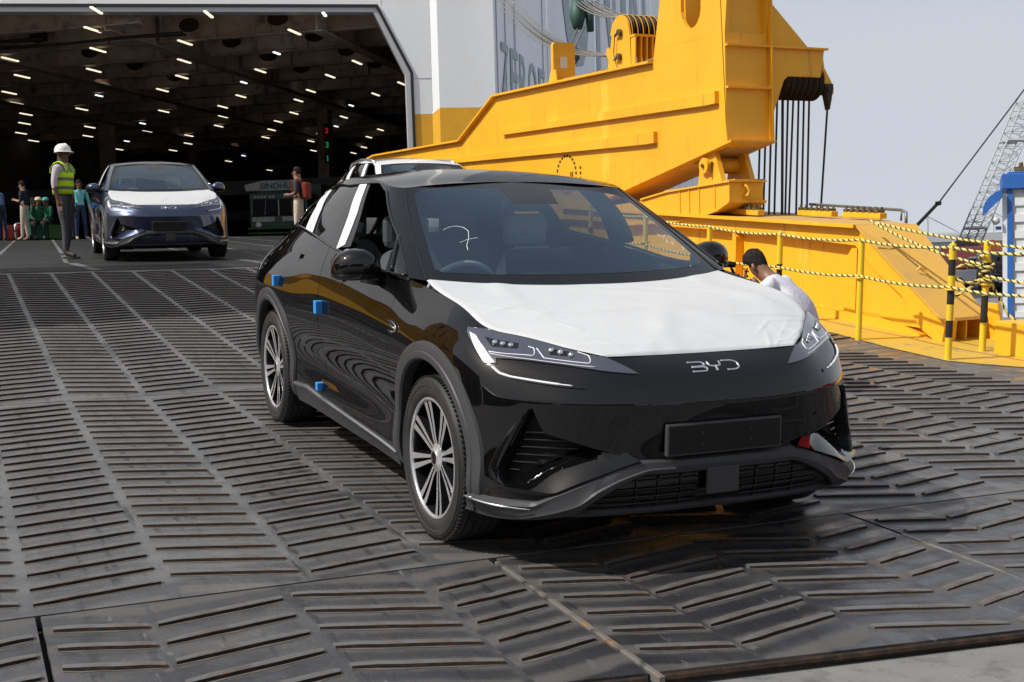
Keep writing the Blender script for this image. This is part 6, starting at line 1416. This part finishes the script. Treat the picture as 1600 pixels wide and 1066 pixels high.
mb.tube([A0, Vector((-61.99, 61.43, -0.72))], .14, 6); mb.tube([B0_, Vector((-61.99, 61.43, -0.72))], .14, 6); mb.obj('batten', M_['crane_steel'], cr)
P = [Vector(p) for p in [(-63.09, 59.4, 2.54), (-62.43, 61.19, 4.43), (-60.32, 67.19, 12.35), (-62.19, 61.16, 0.64)]]
mb = MB(); mb.tube([P[0], P[1]], .10, 6); mb.tube([P[1], P[2]], .055, 6); mb.tube([P[0]+dep*.3, P[1]+dep*.3], .05, 6); mb.obj('pendant_line', M_['wire'], cr)
mb = MB(); mb.lathe([(.05, -.15), (.22, -.12), (.22, .12), (.05, .15)], 10, Matrix.Translation(P[1])); mb.lathe([(.05, -.2), (.3, -.15), (.3, .15), (.05, .2)], 10, Matrix.Translation(P[0])); mb.obj('pendant_block', M_['wire'], cr)
mb = MB(); mb.tube([P[0], P[3]], .22, 6); mb.tube([P[0]+dep, P[3]+dep], .2, 6); mb.obj('gantry_leg', M_['crane_steel'], cr)
mb = MB(); g0 = P[3]; mb.box((-2.6, -1.5, -2.2), (1.8, 1.5, .3), Matrix.Translation(g0) @ Matrix.Rotation(YA, 4, 'Z')); mb.box((-2.8, -2, -4.2), (2.6, 2, -2.4), Matrix.Translation(g0) @ Matrix.Rotation(YA, 4, 'Z')); mb.obj('crane_house', M_['crane_steel'], cr, bevel=.1)
# vehicles
def vehicle(pos, yaw, label, col, kind, sc=1.0):
    r_ = empty(kind, yard_frame(pos, YA+yaw) @ Matrix.Scale(sc, 4), label, 'truck' if 'truck' in kind else 'van' if kind == 'van' else 'pickup', 'vehicles in the quay yard')
    pm = node_mat(kind+'_paint', col, .35, coat=.6); Y = lambda a, b, h: (a, h, b)      # side outline (x forward, z), width in y
    if kind == 'cargo_truck':
        cab, w = [(1.2, .75), (3.2, .75), (3.3, 1.25), (3.2, 1.6), (2.75, 2.35), (1.25, 2.4)], 1.15
        mb = MB(); mb.prism([(2.45, 1.58), (3.02, 1.58), (2.66, 2.24), (1.55, 2.28), (1.5, 1.58)], -w-.012, w+.012, Y); gls = mb
        bed = MB(); bed.box((-3.4, -1.2, 1.0), (1.15, 1.2, 1.12)); bed.box((-3.4, -1.2, 1.12), (1.15, -1.16, 1.7)); bed.box((-3.4, 1.16, 1.12), (1.15, 1.2, 1.7)); bed.box((-3.4, -1.2, 1.12), (-3.36, 1.2, 1.7)); bed.obj('cargo_bed', node_mat('bed_wood', (.09, .05, .035), .8), r_)
        ld = MB(); V = []; 
        for i in range(9):
            for j in range(7): a = i/8; b = j/6; V.append((-3.3+4.4*a, -1.12+2.24*b, 1.6+1.35*(math.sin(math.pi*a)**.45)*(math.sin(math.pi*b)**.5)+rnd.uniform(-.05, .05)))
        ld.add(V, grid_faces(9, 7)); ld.obj('covered_load', node_mat('sacking', (.10, .045, .035), .9, var=((.05, .03, .03), 4, .4, .7)), r_, True)
        wx, wr = (2.3, -2.3), .5
    elif kind == 'pickup':
        cab, w = [(-2.4, .5), (2.4, .5), (2.45, .95), (1.1, 1.08), (.55, 1.72), (-.75, 1.74), (-.95, 1.1), (-2.4, 1.08)], .88
        gls = MB(); gls.prism([(.98, 1.12), (.50, 1.66), (-.66, 1.67), (-.82, 1.14)], -w-.012, w+.012, Y); wx, wr = (1.5, -1.5), .36
    else:
        cab, w = [(-2.3, .45), (2.2, .45), (2.3, 1.0), (1.75, 1.25), (1.2, 2.0), (-2.2, 2.05), (-2.3, 1.2)], .9
        gls = MB(); gls.prism([(1.6, 1.28), (1.12, 1.92), (-2.0, 1.94), (-2.0, 1.26)], -w-.012, w+.012, Y); wx, wr = (1.45, -1.4), .34
    mb = MB(); mb.prism(cab, -w, w, Y); mb.obj('cab' if 'truck' in kind else 'body', pm, r_, bevel=.06)
    gls.obj('window', M_['gloss_black'], r_, bevel=.03)
    mb = MB(); fx = cab[1][0]; mb.box((fx+.01, -w*.75, cab[1][1]+.12), (fx+.07, w*.75, cab[1][1]+.42)); mb.obj('grille', M_['frame_grey'], r_)
    mb = MB(); mb.box((fx-.05, -w, cab[1][1]-.12), (fx+.14, w, cab[1][1]+.06)); mb.obj('bumper', M_['matte_black'], r_, bevel=.03)
    for s_ in (-1, 1):
        mb = MB(); mb.lathe([(.0, .03), (.10, .02), (.12, 0)], 12, Matrix.Translation((fx+.06, s_*w*.86, cab[1][1]+.28)) @ rot_to((1, 0, 0))); mb.obj('headlight', M_['light_guide'], r_, True)
        for x in wx:
            mb = MB(); mb.lathe([(.1, -.12), (wr*.95, -.12), (wr, -.08), (wr, .08), (wr*.95, .12), (.1, .12)], 20, Matrix.Translation((x, s_*(w-.1), wr)) @ rot_to((0, 1, 0))); t_ = mb.obj('wheel', M_['tyre'], r_, True, auto=40)
    return r_
vehicle((-47.57, 49.62, -1.13), R(-112), 'red cabbed truck with a brown covered load in the yard', (.36, .02, .02), 'cargo_truck', 1.0)
vehicle((-42.35, 46.55, -1.12), R(-80), 'white pickup parked beside the red truck', (.62, .63, .65), 'pickup', 1.05)
vehicle((-39.07, 44.07, -1.09), R(-100), 'dark van parked nearest the blue and white booth', (.02, .02, .022), 'van', 1.0)
vehicle((-50.5, 50.43, -1.13), R(-150), 'white pickup half hidden by the girder, left of the red truck', (.66, .67, .70), 'pickup', .9)
for pp, lab, sh in (((-37.65, 42.31, -1.06), 'person in dark clothes walking in the yard by the parked van', 'trouser_grey'), ((-46.39, 47.33, -1.12), 'person in reddish shirt standing left of the red truck', 'bag_red')):
    person(lab, Matrix.Translation(pp) @ Matrix.Rotation(YA+1, 4, 'Z'), dict(tl=(.25, .12, .1), kl=(.12, .1, .52)), C[sh], C['cloth_dark'], 'dark')
cn = empty('canopy', Matrix.Translation((-56.9, 60.77, -1.17)), 'small orange canopy over the yard vehicles', 'canopy')
mb = MB(); mb.add([(-1.6, -1.6, 2.2), (1.6, -1.6, 2.2), (1.6, 1.6, 2.2), (-1.6, 1.6, 2.2), (0, 0, 2.9), (-1.6, -1.6, 2.0), (1.6, -1.6, 2.0), (1.6, 1.6, 2.0), (-1.6, 1.6, 2.0)], [(0, 1, 4), (1, 2, 4), (2, 3, 4), (3, 0, 4), (0, 5, 6, 1), (1, 6, 7, 2), (2, 7, 8, 3), (3, 8, 5, 0)]); mb.obj('cloth', node_mat('orange_cloth', (.55, .12, .03), .8), cn)
mb = MB()
for sx in (-1.5, 1.5):
    for sy in (-1.5, 1.5): mb.tube([(sx, sy, 0), (sx, sy, 2.2)], .04, 6)
mb.obj('canopy_pole', M_['frame_grey'], cn)
vehicle((3.4, 10.2, -.42), math.pi-YA, 'red pickup waiting on the quay just right of the picture', (.45, .015, .01), 'pickup', 1.35)
# far side of the port
M_['shed_wall'] = node_mat('shed_wall', (.16, .165, .17), .7, var=((.11, .11, .115), .4, .4, .7)); M_['shed_brown'] = node_mat('shed_brown', (.12, .065, .035), .7, var=((.08, .05, .03), .4, .4, .7))
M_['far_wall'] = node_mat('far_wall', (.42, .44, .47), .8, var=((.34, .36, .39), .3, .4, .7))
for k, (pp, w, h, lab) in enumerate([((-117.9, 108.75, -1.33), 26, 3.6, 'long pale shed across the yard, behind the lattice crane'), ((-138.09, 137.5, -1.44), 22, 4.2, 'pale shed across the yard, right of the lattice crane'), ((-129.55, 107.15, -1.33), 30, 4, 'pale shed hidden behind the girder')]):
    r_ = empty('warehouse', yard_frame(pp, YA), lab, 'building', 'far sheds across the port')
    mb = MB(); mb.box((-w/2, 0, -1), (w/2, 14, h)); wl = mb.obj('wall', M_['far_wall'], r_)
    mb = MB(); mb.prism([(-w/2-.3, h), (w/2+.3, h), (w/2, h+.9), (-w/2, h+.9)], -.4, 14.4, lambda a, b, hh: (a, hh, b)); mb.obj('roof', M_['frame_grey'], r_)
    for j in range(int(w/4)):
        mb = MB(); x = -w/2+1.5+4*j; mb.box((x, -.05, h*.35), (x+1.6, .02, h*.72)); mb.obj('window', M_['interior_dark'], r_)
for k, (pp, h) in enumerate([((-172.59, 158.62, -1.51), 9), ((-144.9, 146.91, -1.47), 8.5)]):
    r_ = empty('port_crane', yard_frame(pp, YA), ['far port crane, the left one on the horizon', 'far port crane near the booth on the horizon'][k], 'crane', 'far port cranes')
    mb = MB()
    for sx in (-1.6, 1.6): mb.tube([(sx, 0, 0), (sx*.6, 0, h*.62)], .22, 5)
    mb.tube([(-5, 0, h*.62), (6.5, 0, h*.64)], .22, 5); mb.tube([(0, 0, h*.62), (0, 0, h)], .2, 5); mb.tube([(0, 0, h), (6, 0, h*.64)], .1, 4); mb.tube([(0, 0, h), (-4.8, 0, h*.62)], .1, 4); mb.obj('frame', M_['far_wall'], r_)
for k, (pp, yw, w, h) in enumerate((((70, -30, -.4), 1.45, 60, 13), ((58, 52, -.4), 2.2, 44, 11), ((20, -75, -.4), .35, 50, 12), ((-30, -62, -.4), -.15, 40, 15))):
    r_ = empty('warehouse', Matrix.Translation(pp) @ Matrix.Rotation(yw, 4, 'Z'), ['long grey shed behind the photographer, mirrored in the car nose', 'grey shed behind the photographer to the right, mirrored in the car', 'grey shed left of the ramp, mirrored in the car fender', 'brown shed far left of the ramp, mirrored in the car doors'][k], 'building', 'sheds on the quay around the ramp')
    mb = MB(); mb.box((-w/2, 0, 0), (w/2, 16, h)); mb.obj('wall', M_['shed_wall' if k < 3 else 'shed_brown'], r_)
    mb = MB(); mb.prism([(-.6, h), (16.6, h), (8, h+3)], -w/2-.5, w/2+.5, lambda a, b, hh: (hh, a, b)); mb.obj('roof', M_['frame_grey'], r_)
    for j in range(int(w/9)):
        x = -w/2+3+9*j
        for yy in (-.04, 15.98): mb = MB(); mb.box((x, yy, 0), (x+4, yy+.06, h*.5)); mb.obj('door', M_['interior_dark'], r_)
for k, (pp, h) in enumerate((((44, -62, -.4), 26), ((64, 14, -.4), 30))):
    r_ = empty('port_crane', Matrix.Translation(pp) @ Matrix.Rotation(1.2, 4, 'Z'), ['tall quay crane behind the photographer on the left', 'tall quay crane behind the photographer on the right'][k], 'crane', 'quay cranes behind the photographer')
    mb = MB()
    for sx in (-5, 5): mb.tube([(sx, 0, 0), (sx*.6, 0, h*.62)], .55, 6)
    mb.tube([(-14, 0, h*.62), (20, 0, h*.66)], .6, 6); mb.tube([(0, 0, h*.62), (0, 0, h)], .5, 6); mb.tube([(0, 0, h), (18, 0, h*.66)], .2, 5); mb.obj('frame', M_['crane_steel'], r_)
# ---------------------------------------------------------------- at the top of the ramp: truck, barrels, bags
M_['truck_green'] = node_mat('truck_green', (.01, .06, .025), .4, coat=.4, var=((.02, .03, .02), 5, .4, .7))
M_['truck_cream'] = node_mat('truck_cream', (.50, .48, .44), .6, var=((.30, .30, .28), 8, .4, .65))
M_['sign_teal'] = node_mat('sign_teal', (.01, .16, .17), .6)
tr = empty('decorated_truck', Matrix.Translation((-41.38, 9.09, 2.13)) @ Matrix.Rotation(YA-R(4), 4, 'Z'), 'dark green decorated truck with a SINDHU crown board facing out of the hold', 'truck')
tp = lambda nm, f, mat, **k: (lambda mb: (f(mb), mb.obj(nm, M_[mat], tr, **k))[1])(MB())   # x right, y away, z up
tp('cab', lambda m: (m.box((-1.15, 0, .55), (1.15, 1.8, 1.0)), m.box((-1.15, .02, 1.0), (-1.02, 1.8, 1.85)), m.box((1.02, .02, 1.0), (1.15, 1.8, 1.85)), m.box((-1.15, 0, 1.62), (1.15, 1.8, 1.9))), 'truck_green', bevel=.03)
tp('windscreen', lambda m: (m.box((-1.0, .05, 1.02), (-.02, .08, 1.62)), m.box((.02, .05, 1.02), (1.0, .08, 1.62))), 'gloss_black')
tp('window_bar', lambda m: (m.box((-.02, .02, 1.0), (.02, .06, 1.64)), m.tube([(-.55, .02, 1.05), (-.50, .02, 1.6)], .012, 5), m.tube([(.55, .02, 1.05), (.52, .02, 1.6)], .012, 5)), 'frame_grey')
tp('crown_board', lambda m: m.prism([(-1.25, 1.98), (1.25, 1.98), (1.28, 2.22), (.6, 2.36), (-.6, 2.36), (-1.28, 2.22)], -.12, -.04, lambda a, b, h: (a, h, b)), 'truck_cream', bevel=.01)
text_obj('lettering', 'SINDHU', .30, M_['sign_teal'], tr, tr.matrix_world @ Matrix(((1, 0, 0, -.66), (0, 0, -1, -.125), (0, 1, 0, 2.05), (0, 0, 0, 1))), .004, sx=1.12, bold=.012)
text_obj('lettering', 'NEW SINDHU    GOODS LAHORE', .13, M_['truck_cream'], tr, tr.matrix_world @ Matrix(((1, 0, 0, -1.1), (0, 0, -1, -.01), (0, 1, 0, 1.73), (0, 0, 0, 1))), .004, sx=.9) if False else None
tp('trim_panel', lambda m: [m.prism([(x, .78), (x+.9, .78), (x+.9, .96), (x, .96)], -.03, -.005, lambda a, b, h: (a, h, b)) for x in (-1.05, .15)], 'truck_cream')
tp('trim_mark', lambda m: [m.box((x, -.02, 1.70+.0), (x+.10, -.004, 1.79)) for x in (-.95, -.82, -.69, -.56, -.36, -.23, .2, .33, .52, .65, .78)], 'truck_cream')
tp('bumper', lambda m: (m.box((-1.22, -.12, .48), (1.22, .02, .56)), m.box((-1.22, -.10, .30), (1.22, 0, .36))), 'crate_green', bevel=.01)
tp('cargo_side', lambda m: (m.box((-1.3, 1.9, .6), (1.3, 6, 2.3)),), 'truck_green')
for x in (-.95, .95):
    tp('headlight', lambda m: m.lathe([(.0, .04), (.10, .03), (.12, 0)], 12, Matrix.Translation((x*.85, -.005, .66)) @ rot_to((0, -1, 0))), 'light_guide', smooth=True)
    tp('wheel', lambda m: m.lathe([(.1, -.14), (.45, -.14), (.48, -.1), (.48, .1), (.45, .14), (.1, .14)], 20, Matrix.Translation((x, 1.0, .48)) @ rot_to((1, 0, 0))), 'tyre', smooth=True)
def barrel(pos, label):
    mb = MB(); mb.lathe([(0, 0), (.14, 0), (.155, .04), (.165, .18), (.155, .22), (.165, .27), (.155, .42), (.135, .46), (0, .465)], 20); o = mb.obj('barrel', node_mat('red_plastic', (.26, .02, .012), .45), None, True, M=Matrix.Translation(pos), auto=40); tag(o, label, 'barrel', 'red plastic barrels')
    mb = MB(); mb.lathe([(.15, .46), (.15, .495), (.05, .50), (0, .50)], 16); mb.obj('lid', M_['matte_black'], o, True, auto=40)
barrel((-32.3, -1.15, 2.08), 'red plastic barrel at the left edge beside the man in blue'); barrel((-32.45, -0.76, 2.09), 'red plastic barrel behind the legs of the man in khaki')
mb = MB(); V = []
for i in range(7):
    for j in range(10): a = i/6*math.pi; b = 2*math.pi*j/10; V.append((.28*math.sin(a)*math.cos(b)*(1+.15*math.sin(b*3+i)), .22*math.sin(a)*math.sin(b), .26-.26*math.cos(a)+.02*math.sin(5*b)))
mb.add(V, grid_faces(7, 10)); o = mb.obj('plastic_bag', M_['film'], None, True, M=Matrix.Translation((-32.93, -0.84, 2.11))); tag(o, 'pale translucent plastic sack between the red barrels', 'bag')
# ---------------------------------------------------------------- the cars
car1 = make_car('black_paint', 'glossy black coupe suv with a white sheet over its bonnet, nearest on the ramp', RAMP_M.copy(), steer=1.2)
car2 = make_car('grey_paint', 'metallic blue grey coupe suv with white bonnet sheet beside the hard hat man', Matrix([(0.99745, 0.04591, 0.05465, -16.00856), (-0.04556, 0.99893, -0.00765, 0.52959), (-0.05494, 0.00514, 0.99848, 1.38539), (0.0, 0.0, 0.0, 1.0)]))
car3 = make_car('white_paint', 'white suv with roof rails mostly hidden behind the black car', Matrix.Translation((-12.1, 3.85, deckz(-12.1))) @ Matrix.Rotation(R(-1), 4, 'Z') @ Matrix.Rotation(R(5.2), 4, 'Y'))
for k_ in car3.children:
    if k_.name.startswith('roof') and not k_.name.startswith('roof_frame'): k_.data.materials[0] = M_['white_paint']
for sd in (1, -1):
    mb = MB(); mb.tube([(1.45, sd*.645, 1.555), (1.25, sd*.64, 1.595), (.6, sd*.62, 1.592), (-.1, sd*.575, 1.52), (-.3, sd*.55, 1.43)], .018, 8); mb.obj('roof_rail', M_['silver_trim'], car3, True)
for mk, nm in (('mark7', 'chalk_mark'), ('mark7b', 'chalk_mark'), ('markX', 'chalk_mark'), ('mark6', 'chalk_mark'), ('markArc', 'chalk_mark')):
    uv_tube(nm, SG, F[mk], .0014 if mk[4] == '7' else .0008, .0022, M_['chalk'], car1, (1,), 5, 40)
mb = MB(); mb.box((2.36, .06, 1.055), (2.43, .26, 1.058)); mb.obj('paper_slip', M_['paper'], car1)
for nm, uv, sz in (('blue_block', (12.47, 5.0), (.03, .045, .05)), ('blue_block', (10.6, 4.93), (.035, .05, .055)), ('blue_block', (10.80, 2.45), (.03, .04, .035))):
    P_, N_ = ST.ev(uv, -1); mb = MB(); mb.box((-sz[0]*.72, -sz[1]*.5, -sz[2]*.66), (sz[0]*.72, sz[1]*.55, sz[2]*.66), Matrix.Translation(P_[0]+N_[0]*.012)); mb.obj('foam_block', M_['blue_foam'], car1, bevel=.004)
for nm, uv, sz in (('foam_block', (10.6, 4.93), (.035, .05, .055)),):
    P_, N_ = ST.ev(uv, -1); mb = MB(); mb.box((-sz[0]*.72, -sz[1]*.5, -sz[2]*.66), (sz[0]*.72, sz[1]*.55, sz[2]*.66), Matrix.Translation(P_[0]+N_[0]*.012)); mb.obj('foam_block', M_['blue_foam'], car2, bevel=.004)
P_, N_ = ST.ev([(8.20, 5.66), (8.02, 5.66), (7.94, 5.60), (7.91, 5.50), (7.95, 5.41), (8.05, 5.36), (8.17, 5.36)], -1)
mb = MB(); mb.tube(P_+N_*.006, .0045, 6); mb.tube([P_[0]*.7+P_[6]*.3+N_[0]*.006, P_[2]*.5+P_[4]*.5+N_[2]*.006], .003, 6); mb.obj('fender_badge', M_['chrome'], car1, True)
DRV = dict(pelvis=(0,0,.55), waist=(-.06,0,.68), chest=(-.13,0,.88), neck=(-.16,0,1.05), head=(-.13,0,1.175), top=(-.14,0,1.275), sl=(-.15,.19,.99), sr=(-.15,-.19,.99), el=(.06,.25,.80), er=(.06,-.25,.80), wl=(.33,.16,.90), wr=(.33,-.16,.90), hl=(.40,.14,.94), hr=(.40,-.14,.94), pl=(.02,.09,.54), pr=(.02,-.09,.54), kl=(.40,.13,.66), kr=(.40,-.13,.66), al=(.68,.12,.42), ar=(.68,-.12,.42), tl=(.80,.13,.44), tr=(.80,-.13,.44))
person('driver at the wheel of the black car, dim behind the windscreen', car1.matrix_world @ Matrix.Translation((1.36, -.42, .02)), DRV, C['cloth_dark'], C['cloth_dark'], 'brown', look=-.2)
person('driver in pale shirt at the wheel of the blue grey car', car2.matrix_world @ Matrix.Translation((1.36, -.42, .02)), DRV, C['sweater_aqua'], C['cloth_dark'], 'tan', look=-.2)
